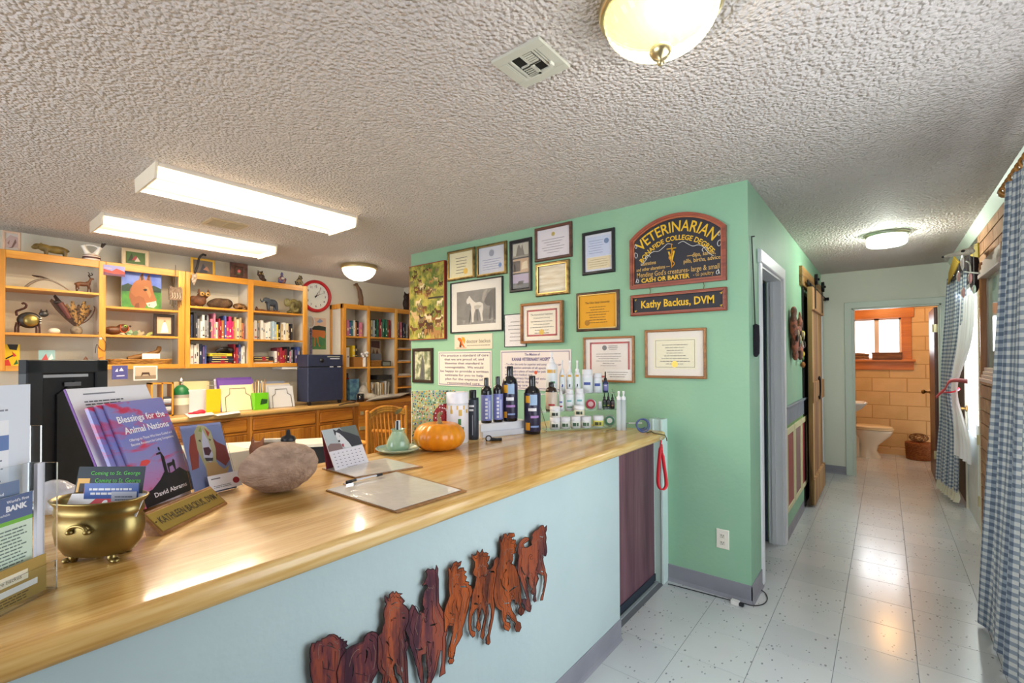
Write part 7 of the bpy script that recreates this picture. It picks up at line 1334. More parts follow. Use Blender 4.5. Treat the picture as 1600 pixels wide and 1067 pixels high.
def column(w=.25, n=6, v0=.14, v1=.6, m=WC): return [(-w, w, v0+(v1-v0)*k/n, v0+(v1-v0)*(k+.62)/n, m) for k in range(n)]
vessel('canister', 'white canister with dripping honey print behind the pumpkin', 715, 690, 34, 612, 'tube', WHT2, ('plain', C('#eceaf0', .3)), C('#e6e2e6', .35), capf=.78, capr=1.04, catg='canister', lt=(.02, .74),
       marks=[(-1.2, 1.2, .66, .74, C('#d8b25a')), (-.7, -.45, .58, .66, C('#d8b25a')), (.1, .4, .54, .66, C('#d8b25a')), (.85, 1.1, .59, .66, C('#d8b25a')), (.05, .32, .36, .48, C('#3c7a3c')), (-.25, .6, .26, .32, C('#6a7a6a'))])
vessel('dark_tube_bottle', 'slim charcoal square-shouldered bottle right of the honey canister', 739, 686, 18, 609, 'tube', mat('charcoal', '#2a303a', .3), ('plain', C('#1c1c22', .3)), C('#333a46', .4), capf=.84, capr=.62, lt=(.06, .8), marks=[(-.7, .2, .66, .70, WC), (-.7, .1, .58, .62, WC), (-.1, .0, .1, .5, C('#aab0bc'))])
# white step riser
P0, P1 = onz(751, 684, CT), onz(822, 676, CT); f = Fr(P0, P1-P0, (0, 0, 1)); W = (P1-P0).length; hz = zfor(P0, 663)-CT; t = thing('white_riser', 'white two-step display riser under the tall dark bottles', 'riser', P0)
q = MB(); q.fbev(f, 0, W, .0, hz, -.14, 0, .003, C('#e2e4ea', .3)); q.build('block', None, t); q = MB(); q.fbev(f, .0, W*1.0, .0, hz*.45, 0.0, .022, .003, C('#d6d9e2', .3)); q.build('step', None, t)
def onriser(px, back): a = onz(px, 664, CT+hz); d_ = (a-CAM).normalized(); k = -back/(d_.dot(f.n)) if 0 else 0; return Vector((*(f.p((onz(px, 660, CT+hz)-P0).dot(f.r), hz, -back)).xy, CT+hz))
for px, w, top, lab, kind in ((760, 17, 590, 'left blue-labelled black bottle on the white riser', 0), (778, 16, 588, 'middle blue-labelled black bottle on the white riser', 0), (797, 24, 572, 'tall black bottle with orange and blue label on the riser', 1)):
    base = onriser(px, .035 if kind == 0 else .03)
    for _ in range(6): base += f.r*((px-proj(base)[0])*mpp(base)/max(.3, f.r.dot(Rv)))
    vessel('black_bottle', lab, px, 0, w, top, 'bottle', BK, ('plain', BK), LAV if kind == 0 else mat('label_dark', '#2c2a44', .3), base=base, capf=.82, capr=.42, lt=(.06, .62 if kind == 0 else .68), marks=(column(.22, 6, .1, .58)+[(.45, .8, .1, .5, C('#b4b8e0'))]) if kind == 0 else [(-.9, -.3, .52, .66, C('#e0a41c')), (-.3, .6, .50, .68, C('#9cb8d8')), (-.5, .5, .38, .44, WC), (-.5, .7, .26, .30, C('#b088c8')), (-.9, -.4, .07, .18, C('#e09a1c')), (-.3, .7, .12, .15, C('#8aa0d0'))])
vessel('black_bottle', 'tall black bottle with orange and blue label in front of the mission notice', 832, 677, 26, 587, 'bottle', BK, ('plain', BK), mat('label_dark'), capf=.82, capr=.40, lt=(.05, .7), marks=[(-.9, -.3, .54, .66, C('#e0a41c')), (-.3, .6, .50, .68, C('#9cb8d8')), (-.5, .5, .40, .45, WC), (-.2, .8, .28, .32, C('#b088c8')), (-.9, -.3, .07, .20, C('#e09a1c')), (-.2, .8, .12, .15, C('#8aa0d0'))])
# jeweller's loupe
c = onz(770, 687, CT+.006); t = thing('black_loupe', 'black magnifying loupe lying before the white riser', 'magnifier', c); q = MB(); q.lathe(c-Vector((.02, .01, -.005)), [(.018, -.005), (.018, .005), (.012, .006), (.012, -.006)], 18, C('#1c1c22', .4), axis=(.5, -.8, .4)); q.build('lens_ring', None, t)
q = MB(); q.lathe(c-Vector((.02, .01, -.005)), [(.012, .004), (0, .005)], 16, C('#c8ccd4', .1), axis=(.5, -.8, .4)); q.build('lens', None, t); q = MB(); q.tube([c-Vector((.008, .004, -.002)), c+Vector((.015, .02, 0)), c+Vector((.03, .038, 0))], [.010, .008, .010], 8, C('#1c1c22', .4)); q.build('handle', None, t)
# ---- clear three-tier rack of remedies
A0, A1 = onz(862, 670, CT+.012), onz(962, 665, CT+.012); dr_ = (A1-A0).normalized(); nb = Vector((-dr_.y, dr_.x, 0)); nb = nb if nb.dot(Fv) > 0 else -nb
def tier(back, py): p = (A0+A1)/2+nb*back; return zfor((p.x, p.y), py)
TZ = [CT+.012, tier(.07, 640.5), tier(.14, 614)]
def ontier(px, k, z=None, extra=0):
    b = A0+nb*(.07*k+extra); b.z = TZ[k] if z is None else z
    for _ in range(12): b += dr_*((px-proj(b)[0])*mpp(b)/max(.3, dr_.dot(Rv)))
    return b
t = thing('acrylic_rack', 'clear acrylic three-tier rack holding small remedies', 'display rack', A0); r0, r1 = ontier(850, 0), ontier(974, 0); Wd = (r1-r0).length; f = Fr((r0.x, r0.y, 0), dr_, (0, 0, 1))
for k in range(3):
    q = MB(); q.fbox(f, 0, Wd, TZ[k]-.004, TZ[k]-.0005, -.07*k-.035, -.07*k+.035, ACRYL); q.build('tier', None, t); q = MB(); q.fbox(f, 0, Wd, TZ[k]-.004, TZ[k]+.014, -.07*k+.034, -.07*k+.037, ACRYL); q.build('lip', None, t)
for u0 in (0, Wd-.003): q = MB(); fs = Fr(f.p(u0, 0, 0), nb, (0, 0, 1)); q.poly(fs, [(-.04, CT+.001), (.18, CT+.001), (.18, TZ[2]+.02), (.14, TZ[2]+.02), (-.04, CT+.03)], -.0015, .0015, ACRYL); q.build('side', None, t)
WG = C('#dfe4e6', .35); GN = C('#4a8a5c', .5); BL = C('#4456a0', .5); OG = C('#d8a43c', .5)
for k, (px, w, top, nm, lab, pf, body, cap, lb, mk, cf, cr) in enumerate((
 (862, 18, 550, 'pump_bottle', 'large white pump bottle with orange label, top left of the rack', 'bottle', WHT2, 'pump', WG, [(-.8, .8, .50, .58, OG), (-.2, .6, .25, .3, GN)], .76, .42),
 (878.5, 9.5, 563, 'spray_bottle', 'first slim white spray bottle on the top tier', 'bottle', WHT2, 'pump', WG, [(-.5, .5, .50, .56, OG), (-.2, .3, .2, .28, BL)], .66, .6),
 (890, 10, 563, 'spray_bottle', 'second slim white spray bottle on the top tier', 'bottle', WHT2, 'pump', WG, [(-.5, .5, .50, .56, OG), (-.1, .2, .2, .28, BK)], .66, .6),
 (902, 10, 563, 'spray_bottle', 'third slim white spray bottle on the top tier', 'bottle', WHT2, 'pump', WG, [(-.5, .5, .50, .56, OG), (-.1, .2, .2, .28, BK)], .66, .6),
 (917.5, 17.5, 577, 'pill_jar', 'wide white pill jar with blue lettering on the top tier', 'jar', WHT2, 'plain', WG, [(-.6, .6, .34, .46, BL)], .80, .9),
 (933.5, 14.5, 583, 'pill_jar', 'narrower white pill jar with blue lettering on the top tier', 'jar', WHT2, 'plain', WG, [(-.6, .6, .34, .48, BL)], .80, .9),
 (946, 8.5, 580, 'dropper_bottle', 'dark blue dropper bottle at the top right of the rack', 'bottle', mat('blue_glass', '#26305c', .15, coat=.5), 'drop', C('#7a78b0', .4), [(-.5, .5, .3, .34, WC)], .55, .55))):
    vessel(nm, lab, px, 0, w, top, pf, body, (cap, WHT2 if k < 6 else BK), lb, base=ontier(px, 2), capf=cf, capr=cr, catg='jar' if 'jar' in nm else 'bottle', lt=(.08, cf-.16), marks=mk)
AMB = mat('amber_glass', '#2c1810', .12, coat=.5)
for k, (px, w, top, nm, lab, pf, body, cap, cm, lb, mk, cf, cr) in enumerate((
 (861.5, 18, 597, 'amber_bottle', 'dark amber bottle with cream label at the left of the middle tier', 'bottle', AMB, 'plain', BK, C('#d8c8b8', .4), [(-.5, .6, .2, .26, RED)], .84, .45),
 (876.5, 8.5, 600, 'small_pump_bottle', 'small white pump bottle with red and blue print, middle tier', 'bottle', WHT2, 'pump', WHT2, WG, [(-.5, .5, .14, .2, RED), (-.5, .5, .3, .36, BL)], .64, .6),
 (889.5, 14, 608, 'supplement_jar', 'left white supplement jar with green print, middle tier', 'jar', WHT2, 'plain', WHT2, WG, [(-.5, .5, .42, .5, C('#7ab0b4')), (-.5, .7, .14, .2, GN)], .80, .85),
 (905.5, 15, 607, 'supplement_jar', 'right white supplement jar with green print, middle tier', 'jar', WHT2, 'plain', WHT2, WG, [(-.5, .5, .42, .5, C('#7ab0b4')), (-.5, .7, .14, .2, GN)], .80, .85),
 (937, 6.5, 627, 'mini_glass_jar', 'tiny clear jar beside the three small droppers', 'jar', C('#c8ccd0', .1), 'plain', WHT2, None, None, .8, .9),
 (944.5, 6.5, 613, 'mini_dropper', 'left tiny black dropper bottle, middle tier', 'bottle', BK, 'drop', BK, C('#2a3a2c', .4), [(-.5, .5, .2, .26, C('#7aa83c'))], .62, .6),
 (950.5, 6.5, 613, 'mini_dropper', 'centre tiny black dropper bottle, middle tier', 'bottle', BK, 'drop', BK, C('#2a2a2c', .4), [(-.5, .5, .2, .26, C('#a8a83c'))], .62, .6),
 (957, 6.5, 615, 'mini_dropper', 'right tiny black dropper bottle, middle tier', 'bottle', BK, 'drop', BK, C('#3a2a2c', .4), [(-.5, .5, .2, .26, C('#a8784c'))], .62, .6))):
    vessel(nm, lab, px, 0, w, top, pf, body, (cap, cm), lb, base=ontier(px, 1), capf=cf, capr=cr, catg='jar' if 'jar' in nm else 'bottle', lt=(.08, cf-.18), marks=mk)
def tin(name, label, px, k, wpx, c1_, c2_):
    b = ontier(px, k); r = mpp(b)*wpx/2; ax = (CAM-b); ax.z = 0; ax.normalize(); b += Vector((0, 0, r+.001)); t = thing(name, label, 'tin', b-Vector((0, 0, r))); q = MB(); q.lathe(b, [(r, -.008), (r, .008), (r*.9, .010), (0, .010)], 22, mat('tin_metal', '#b0b4b8', .3, .8), axis=ax); q.build('case', None, t)
    q = MB(); q.lathe(b, [(r*.86, .0105), (0, .0108)], 20, C(c1_, .4), axis=ax); q.lathe(b, [(r*.5, .0112), (0, .0113)], 16, C(c2_, .4), axis=ax); q.build('label', None, t)
tin('red_tin', 'round red and silver tin standing on the middle tier', 923, 1, 17, '#a83040', '#c8a8a8'); tin('green_tin', 'round green and white tin standing on the lowest tier', 952.5, 0, 17, '#4c8468', '#dfe6e0')
def pot(px, k, w, top, lab, z=None, lc='#dfe2dc', mk='#2c3a34', extra=0): return vessel('balm_pot', lab, px, 0, w, top, 'jar', WHT2, ('plain', WHT2), C(lc, .4), base=ontier(px, k, z, extra), capf=.66, capr=1.02, catg='jar', lt=(.08, .58), marks=[(-.6, .1, .18, .46, C(mk)), (.2, .6, .18, .46, C(mk))])
_, b, r, H = pot(867, 0, 16, 652, 'leftmost white balm pot, lower of the stacked pair'); pot(867, 0, 16, 635, 'leftmost white balm pot, upper of the stacked pair', z=b.z+H+.0005)
pot(883, 0, 15.5, 651, 'second white balm pot on the lowest tier', mk='#3a5a3c'); _, b, r, H = pot(899.5, 0, 15.5, 650, 'third white balm pot on the lowest tier', mk='#3c5c44'); pot(905, 0, 16.5, 633, 'white and cream balm pot stacked above the others', z=b.z+H+.0005, lc='#e0dcc0'); pot(915.5, 0, 16, 650, 'fourth white balm pot on the lowest tier', mk='#4a6a4c')
pot(934.5, 0, 17, 649, 'yellow-labelled balm pot beside the green tin', lc='#d8d468', mk='#4a4a2c')
for px, lab in ((965.5, 'left clear slim spray tube at the right end of the rack'), (973, 'right clear slim spray tube at the right end of the rack')): vessel('spray_tube', lab, px+1.5, 672, 7.5, 611, 'tube', mat('clear_tube', '#dfe6ee', .05, alpha=.5), ('pump', WHT2), None, capf=.78, capr=.9)
# ---- key ring, chain, red strap, pens
c = onz(1006, 668, CT+.03); M_blu = C('#46558c', .3); f = Fr(c, Rv, (0, 0, 1)); r = mpp(c); t = thing('blue_coil_keyring', 'blue spiral wrist key ring near the counter end', 'key ring', Vector((c.x, c.y, CT)))
q = MB(); P = [f.p((11-.10*k)*r*math.cos(k*.55+2.2), (11-.12*k)*r*math.sin(k*.55+2.2), -.002*k) for k in range(30)]; zmin = min(p.z for p in P); [setattr(p, 'z', p.z-zmin+CT+.004) for p in P]; q.tube(cat(P, 2), .0042, 6, M_blu); q.build('coil', None, t)
P = [onz(x, y, CT+.003) for x, y in ((1010, 676), (1018, 674), (1023, 677))]+[Vector((-1.012, 2.70, .985)), Vector((-1.008, 2.72, .95))]; q = MB(); q.tube(cat(P, 2), .003, 5, C('#6a5c40', .35, .7)); q.build('chain', None, t)
s0 = onx(1033, 688, -1.015); t = thing('red_lanyard', 'red wrist strap hanging over the counter end', 'strap', s0+Vector((0, 0, -.2)))
q = MB(); P = [s0+Rv*a*r*1.0+Vector((0, 0, -b*r)) for a, b in ((0, 0), (-2, 18), (-5, 50), (-5, 68), (0, 76), (6, 72), (7, 62), (3, 30), (1, 6))]
for i in range(2): pass
N = cat(P, 5); V = []
for k, p in enumerate(N): w_ = .012 if 3 < k < len(N)-4 else .004; V += [p-_u*0+Fv*w_*.7-Rv*w_*.6, p-Fv*w_*.7+Rv*w_*.6, p-Fv*w_*.7+Rv*w_*.6+Fv*.002+Rv*.0015, p+Fv*w_*.7-Rv*w_*.6+Fv*.002+Rv*.0015]
q.add(V, [(4*k+a, 4*k+(a+1) % 4, 4*k+4+(a+1) % 4, 4*k+4+a) for k in range(len(N)-1) for a in range(4)], C('#e0303c', .45), True); q.build('strap', None, t)
q = MB(); q.tube([s0+Vector((0, 0, .012))+Rv*.006*math.cos(a)+Vector((0, 0, .008*math.sin(a))) for a in [k*PI/4 for k in range(8)]], .0018, 5, mat('chrome'), closed=True); q.build('metal_ring', None, t)
for k, (a, b, c_, lab) in enumerate((((982, 661), (1003, 661), '#d8d8d4', 'white-tipped pen lying behind the blue coil'), ((990, 658), (1012, 657), '#1c3a24', 'dark green pen behind the blue coil'))): A, B = onz(*a, CT+.006), onz(*b, CT+.006); q = MB(); q.cyl(A, B, .0042, .0048, 8, C(c_, .3)); q.cyl(A-(B-A)*.12, A, .001, .004, 8, C('#8a8a8c', .3)); tag(q.build('pen'), lab, 'pen')
# ---- footed brass planter with leaflets
c = onz(156, 872, CT); r = mpp(c); t = thing('brass_planter', 'oval brass planter on small claw feet with side ring handles', 'planter', c); M_bp = mat('aged_brass', '#9c8a58', .32, .9, col2='#7a683c', nscale=9); ax = math.atan2(Rv.y, Rv.x)
H = zfor(c, 776)-CT; xd = (math.cos(ax), math.sin(ax), 0); q = MB(); q.lathe(c, [(36*r, H*.10), (50*r, H*.14), (60*r, H*.30), (64*r, H*.50), (63*r, H*.66), (60*r, H*.74), (64*r, H*.78), (63*r, H*.84), (62*r, H*.90), (69*r, H*.98), (70*r, H), (67*r, H*1.01), (60*r, H*.93), (58*r, H*.6), (40*r, H*.2), (0, H*.18)], 44, M_bp, sy=.62, xdir=xd); q.build('body', None, t)
for a in (215, 325, 60, 120): an = math.radians(a); p = c+Vector(xd)*36*r*math.cos(an)+Vector((-xd[1], xd[0], 0))*22*r*math.sin(an); q = MB(); q.ell(p+Vector((0, 0, .010)), (.010, .009, .012), M_bp, 10); q.ell(p+(p-c).normalized()*.012+Vector((0, 0, .005)), (.011, .009, .005), M_bp, 8); q.build('foot', None, t)
hn = -Vector((-xd[1], xd[0], 0)); hc = c+hn*40.5*r+Vector(xd)*4*r+Vector((0, 0, H*.62)); q = MB(); q.tube([hc+Vector(xd)*(13*r*math.cos(a))+Vector((0, 0, -.002+.010*math.sin(a)))+hn*.004 for a in [PI*k/10 for k in range(11)]], .0035, 7, M_bp)
for s_ in (-1, 1): q.ell(hc+Vector(xd)*13*r*s_+Vector((0, 0, -.006)), (.008, .008, .006), M_bp, 8)
q.build('handle', None, t)
def leaflet(label, u, d, w, h, tilt, bg, fn=None, name='leaflet', back=0, zb=H*.5):
    o = c+Vector(xd)*u*r+hn*(-d)*r+Vector((0, 0, zb)); f = Fr(o, xd, Vector((0, 0, 1))+Vector(xd)*tilt-hn*back); t = thing(name, label, 'leaflet', o); q = MB(); q.fbox(f, -w/2, w/2, 0, h, -.0015, 0, C(bg, .35)); q.build('card', None, t)
    if fn: q = MB(); fn(q, f, w, h); q.build('printing', None, t)
leaflet('dark leaflet reading Coming to St. George in green, in the brass planter', -4, 14, .155, .10, -.25, '#22303c', lambda q, f, w, h: (text(q, f, 'Coming to St. George', -w*.30, h*.80, h*.09, C('#5cc04c'), width=w*.74, d=.0006), text(q, f, 'Coming to St. George', -w*.22, h*.62, h*.10, C('#5cc04c'), width=w*.68, d=.0006), text(q, f, 'Dr. Kathleen', -w*.2, h*.48, h*.07, WHT2, width=w*.3, d=.0006), q.fbox(f, -w*.48, -w*.30, h*.2, h*.72, 0, .0005, C('#e0b060')), q.fbox(f, -w*.44, -w*.36, h*.3, h*.6, .0005, .001, C('#2a2420')), q.fbox(f, -w*.38, -w*.33, h*.25, h*.5, .0005, .001, C('#c86a1c'))), back=.5, zb=H*.74)
leaflet('blue leaflet with white print in the brass planter', 12, 4, .12, .055, .06, '#4a68b0', lambda q, f, w, h: lines(q, f, -w*.42, w*.4, h*.5, h*.85, 2, WHT2, words=True, fill=.5), zb=H*.80)
leaflet('white leaflet with a red flag-shaped corner at the planter front', 4, -8, .165, .05, .10, '#e4e2e6', lambda q, f, w, h: (q.poly(f, [(-w*.30, h*.1), (w*.05, h*.1), (w*.38, h*.98), (-w*.1, h*.98)], .0003, None, C('#c42838')), q.poly(f, disc(f, -w*.0, h*.6, .006), .0006, None, WHT2)), zb=H*.70, back=.5)
leaflet('folded grey-blue leaflet at the right side of the planter', 34, 2, .055, .04, .05, '#b8bccc', lambda q, f, w, h: lines(q, f, -w*.4, w*.4, h*.3, h*.8, 3, C('#5c6478'), words=True), zb=H*.78)
# ---- acrylic leaflet rack at far left
B0, B1 = onz(-40, 975, CT), onz(73, 919, CT); f = Fr(B0, B1-B0, (0, 0, 1)); W = (B1-B0).length; h1 = zfor(B1, 722)-CT; t = thing('leaflet_rack', 'clear acrylic two-tier leaflet rack at the far left of the counter', 'leaflet holder', B0)
for a, b, c0, c1_, d0, d1 in ((0, W, 0, .003, -.11, .02), (0, W, .0, .055, .017, .020), (0, W, .0, h1, -.035, -.032), (.02, W+.025, h1*.62, h1*.66, -.060, -.036), (.02, W+.025, h1*.62, h1*1.28, -.060, -.057)): q = MB(); q.fbox(f, a, b, c0, c1_, d0, d1, ACRYL); q.build('wall', None, t)
q = MB(); q.fbox(f, W-.003, W, 0, h1, -.035, .02, ACRYL); q.build('side', None, t); q = MB(); q.fbox(f, W-.014, W+.001, 0.004, h1, -.012, -.005, C('#dfe0ec', .3)); q.build('edge_strip', None, t); q = MB(); q.fbox(f, W+.022, W+.025, h1*.62, h1*1.28, -.06, -.036, ACRYL); q.build('side', None, t)
def sheet(label, u1, w, v0, v1, d, bg, fn, lean_=.0, name='leaflet'):
    g_ = Fr(f.p(u1-w, v0, d), f.r, f.u-f.n*lean_); t = thing(name, label, 'leaflet', g_.o); q = MB(); q.fbox(g_, 0, w, 0, v1-v0, -.0015, 0, C(bg, .35)); q.build('sheet', None, t); q = MB(); fn(q, g_, w, v1-v0); q.build('printing', None, t)
BLU = C('#5c6c94', .4)
sheet('green and slate leaflet with large white lettering in the lower rack tier', W-.022, .10, .05, h1*.80, -.006, '#cfe0d0', lambda q, g_, w, h: (q.fbox(g_, 0, w, h*.70, h, 0, .0004, BLU), q.fbox(g_, 0, w, h*.65, h*.70, 0, .0004, C('#7ab84a')), text(q, g_, "World's First", w*.93, h*.92, h*.035, WC, align='R', bold=.02, d=.0008), text(q, g_, 'BANK', w*.90, h*.82, h*.065, WC, align='R', bold=.05, d=.0008), text(q, g_, 'available', w*.6, h*.77, h*.03, WC, align='R', d=.0008), lines(q, g_, w*.05, w*.9, h*.12, h*.6, 11, C('#6a7a74'), d=.0006, words=True)))
sheet('slate-blue leaflet standing behind the green one in the rack', W-.036, .09, .06, h1*.90, -.016, '#7484a4', lambda q, g_, w, h: text(q, g_, 'found', w*.7, h*.86, h*.035, WC, align='R', bold=.03, d=.0006))
sheet('brown leaflet with a cream name strip lying at the foot of the rack', W-.012, .12, .004, h1*.30, .010, '#a88a4c', lambda q, g_, w, h: (q.fbox(g_, 0, w*.72, h*.55, h*.80, 0, .0004, C('#e6dcc4')), text(q, g_, 'care backus', w*.62, h*.62, h*.10, C('#6a5a3c'), align='R', d=.0008), q.fbox(g_, 0, w*.86, h*.30, h*.46, 0, .0004, C('#e2e0dc')), lines(q, g_, w*.02, w*.8, h*.04, h*.26, 3, C('#5c4a2c'), d=.0006, words=True)))
sheet('tall white leaflet with blue band in the upper rear rack tier', W+.014, .14, h1*.66, h1*1.62, -.048, '#dfe3ee', lambda q, g_, w, h: (q.fbox(g_, w*.0, w*.72, h*.12, h*.72, 0, .0004, C('#eeeef4')), q.fbox(g_, 0, w*.72, h*.48, h*.60, .0004, .0008, C('#6c84b8')), lines(q, g_, 0, w*.66, h*.49, h*.59, 3, WC, d=.0012, words=True, align='L'), lines(q, g_, 0, w*.66, h*.16, h*.45, 9, C('#7a7a8c'), d=.001, words=True, align='L'), lines(q, g_, 0, w*.8, h*.78, h*.82, 1, C('#8a8a98'), d=.0006, words=True, align='L')))
# ================================================================== things on the back worktop and desk
WZ = .9305
def blk(name, label, catg, x0, y0, x1, y1, X=-5.05, dp=.15, col='#cccccc', z=None, tilt=0, parent=None, rough=.5, nm=None):
    a, b = onx(x0, (y0+y1)/2, X), onx(x1, (y0+y1)/2, X); cx = (x0+x1)/2; zt = onx(cx, y0, X).z; zb = onx(cx, y1, X).z if z is None else z
    f = Fr((X, 0, zb), (0, 1, 0), Vector((-tilt, 0, 1))); q = MB(); q.fbev(f, a.y, b.y, 0, zt-zb, -dp, 0, .002, col if not isinstance(col, str) else C(col, rough)); o = q.build(name, None, parent)
    if parent is None: tag(o, label, catg)
    return o, f, a.y, b.y, zt-zb
t = thing('disc_rack', 'wooden rack of stacked discs at the left of the back worktop', 'rack', (-5.1, SY(253, 640, -5.08), WZ))
a, b = SY(236, 630, -5.08), SY(271, 630, -5.08); H = onx(253, 598, -5.08).z-WZ; f = Fr((-5.08, 0, WZ), (0, 1, 0), (0, 0, 1))
for u0, u1, v0, v1 in ((a, a+.012, 0, H), (b-.012, b, 0, H), ((a+b)/2-.005, (a+b)/2+.005, 0, H), (a, b, H-.012, H), (a, b, 0, .012)): q = MB(); q.fbox(f, u0, u1, v0, v1, -.14, 0, M_aw); q.build('board', None, t)
for s_ in (0, 1):
    for k in range(11): q = MB(); u0 = a+.014+s_*((b-a)/2-.004); q.fbox(f, u0, u0+(b-a)/2-.024, .016+k*.0145, .028+k*.0145, -.13, -.008, C(['#c8ccd4', '#3c3e48', '#8f94a0', '#dcdce0', '#6a4a44'][(k*3+s_) % 5], .3)); q.build('disc_case', None, t)
vessel('beige_cup', 'plain beige cylinder cup before the disc rack', 250.5, 649.5, 13, 620, 'tube', C('#d8cba8'), ('plain', C('#cbbd98')), None, z=WZ, capf=.96, capr=.9, catg='cup')
c = onz(283, 647, WZ); r = mpp(c)*11.3; H = zfor(c, 589)-WZ; t = thing('gas_cylinder', 'small grey gas cylinder with a green shoulder and chrome valve', 'cylinder', c)
q = MB(); q.lathe(c, [(r*.95, 0), (r, .01), (r, H*.55)], 20, mat('cyl_grey', '#b4b0a4', .4, .3)); q.build('body', None, t); q = MB(); q.lathe(c, [(r*1.005, H*.53), (r*1.005, H*.58), (r*.85, H*.68), (r*.5, H*.76), (r*.3, H*.78), (0, H*.78)], 20, C('#1c6a3c', .35)); q.build('shoulder', None, t)
q = MB(); q.lathe(c, [(r*.26, H*.77), (r*.26, H*.86), (r*.36, H*.87), (r*.3, H*.92), (r*.1, H*.95), (r*.1, H), (0, H)], 12, mat('chrome')); q.build('valve', None, t); q = MB(); q.lathe(c, [(r*1.01, H*.26), (r*1.01, H*.44)], 20, C('#dfe0c8')); q.build('label', None, t)
blk('manila_folders', 'row of cream manila folders standing behind the gas cylinder', 'folder', 272, 596, 327, 612, -5.25, .08, '#dcc898', z=WZ); blk('white_file_bin', 'white bin of papers right of the gas cylinder', 'bin', 294, 609, 327, 640, -5.14, .12, '#d2ced0', z=WZ)
o, f, a, b, H = blk('yellow_pouch', 'bright yellow foil pouch standing behind the dropper bottles', 'pouch', 322.5, 608, 345, 643, -5.06, .02, mat('yellow_foil', '#e0b81c', .3, bump=.5, bscale=30), z=WZ)
t = thing('wire_basket', 'small wire basket rim behind the yellow pouch', 'basket', (-5.15, SY(336, 600, -5.15), WZ)); a, b = SY(328, 600, -5.15), SY(345, 600, -5.15); q = MB(); z1 = onx(336, 596, -5.15).z
for k in range(7): u = a+(b-a)*k/6; q.tube([(-5.15, u, WZ), (-5.15, u, z1)], .0012, 4, C('#8a8f88', .3, .5))
for z in (WZ+.05, z1-.04, z1): q.tube([(-5.15, a, z), (-5.15, b, z), (-5.22, b, z), (-5.22, a, z)], .0015, 4, C('#8a8f88', .3, .5), closed=True)
q.build('wires', None, t)
for px, pyb, w, top, lab, lc in ((312, 639, 8.2, 623, 'first of four small dropper bottles on the back worktop', '#2a2220'), (321, 643.5, 8.2, 622.5, 'second of four small dropper bottles, white label', '#dcdce0'), (334.5, 644, 9, 626, 'third of four small dropper bottles, pale pink label', '#e0c0c0'), (343, 643.5, 9, 625, 'last of four small dropper bottles, pink label', '#d8b0b4')): vessel('tincture_bottle', lab, px, pyb, w, top, 'bottle', AMB, ('drop', BK), C(lc, .4), z=WZ, capf=.66, capr=.55, lt=(.06, .44), marks=[(-.5, .5, .15, .2, RED)])
P = [onz(x, y, WZ+.002) for x, y in ((285, 645), (325, 640), (335, 648), (296, 653))]; q = MB(); q.add(P+[p+Vector((0, 0, .006)) for p in P], [(0, 3, 2, 1), (4, 5, 6, 7)]+[(i, (i+1) % 4, 4+(i+1) % 4, 4+i) for i in range(4)], C('#e2dee0')); tag(q.build('white_tray'), 'white paper tray on the worktop under the red cloth', 'tray')
c = onz(308, 648, WZ); q = sculpt('red_cloth', [('e', (0, 0, .012), (.04, .03, .014)), ('e', (.03, 0, .02), (.035, .025, .018)), ('e', (-.045, .01, .008), (.03, .02, .008)), ('e', (.05, 0, .012), (.02, .02, .014))], .006, C('#d81c34', .5), None, Matrix.Translation((c.x, c.y, WZ+.009)) @ Matrix.Rotation(1.4, 4, 'Z')); tag(q, 'crumpled bright red cloth on the white paper tray', 'cloth')
P = [onz(x, y, WZ+.001) for x, y in ((334, 648), (372, 641), (376, 645), (340, 650))]; q = MB(); q.add([p+Vector((0, 0, .001)) for p in P], [(0, 1, 2, 3)], C('#e4e2e4')); tag(q.build('loose_sheet'), 'loose white sheet lying before the folder stand', 'paper')
def wire_stand(name, label, x0, y0, x1, y1, files, cover, cc):
    X = -5.03; a, b = SY(x0, y1, X), SY(x1, y1, X); H = onx((x0+x1)/2, y0, X).z-WZ; t = thing(name, label, 'file stand', (X, (a+b)/2, WZ)); f = Fr((X, 0, WZ), (0, 1, 0), Vector((-.25, 0, 1)))
    for k, (c_, dx, dz, d) in enumerate(files): q = MB(); q.fbox(f, a+dx, b+dx-.01, .01, H*dz, -d-.008, -d, C(c_, .5)); q.build('folder', None, t)
    q = MB(); q.fbox(f, a+.025, b, .004, H*.76, -.01, -.004, C(cc, .5)); q.build('front_folder', None, t)
    q = MB(); m_ = (a+b)/2+.012; w = (b-a)*.36; q.tube([f.p(m_-w, 0, .0), f.p(m_-w*.96, H*.42, .0), f.p(m_-w*.62, H*.5, .0), f.p(m_-w*.60, H*.66, .0), f.p(m_+w*.60, H*.66, .0), f.p(m_+w*.62, H*.5, .0), f.p(m_+w*.96, H*.42, .0), f.p(m_+w, 0, .0)], .0022, 5, C('#1c1c20', .3)); q.tube([f.p(m_-w, .003, .0), f.p(m_-w, .003, -.1)], .0022, 5, C('#1c1c20', .3)); q.tube([f.p(m_+w, .003, .0), f.p(m_+w, .003, -.1)], .0022, 5, C('#1c1c20', .3)); q.build('wire_frame', None, t)
wire_stand('folder_stand', 'black wire stand with purple and cream folders on the back worktop', 343, 587, 400, 639, [('#d8cfe0', 0, .98, .06), ('#5c3c8c', .012, 1.0, .04), ('#6a4a9c', .02, .92, .02)], 0, '#e6d4ae'); wire_stand('folder_stand', 'black wire stand with clear-sleeved grey papers right of the green pencil bin', 419, 592, 461, 633, [('#7c849c', -.04, 1.0, .08), ('#c8b48a', 0, .90, .05), ('#c0c0c8', .0, .84, .03)], 0, '#d0d2d8')
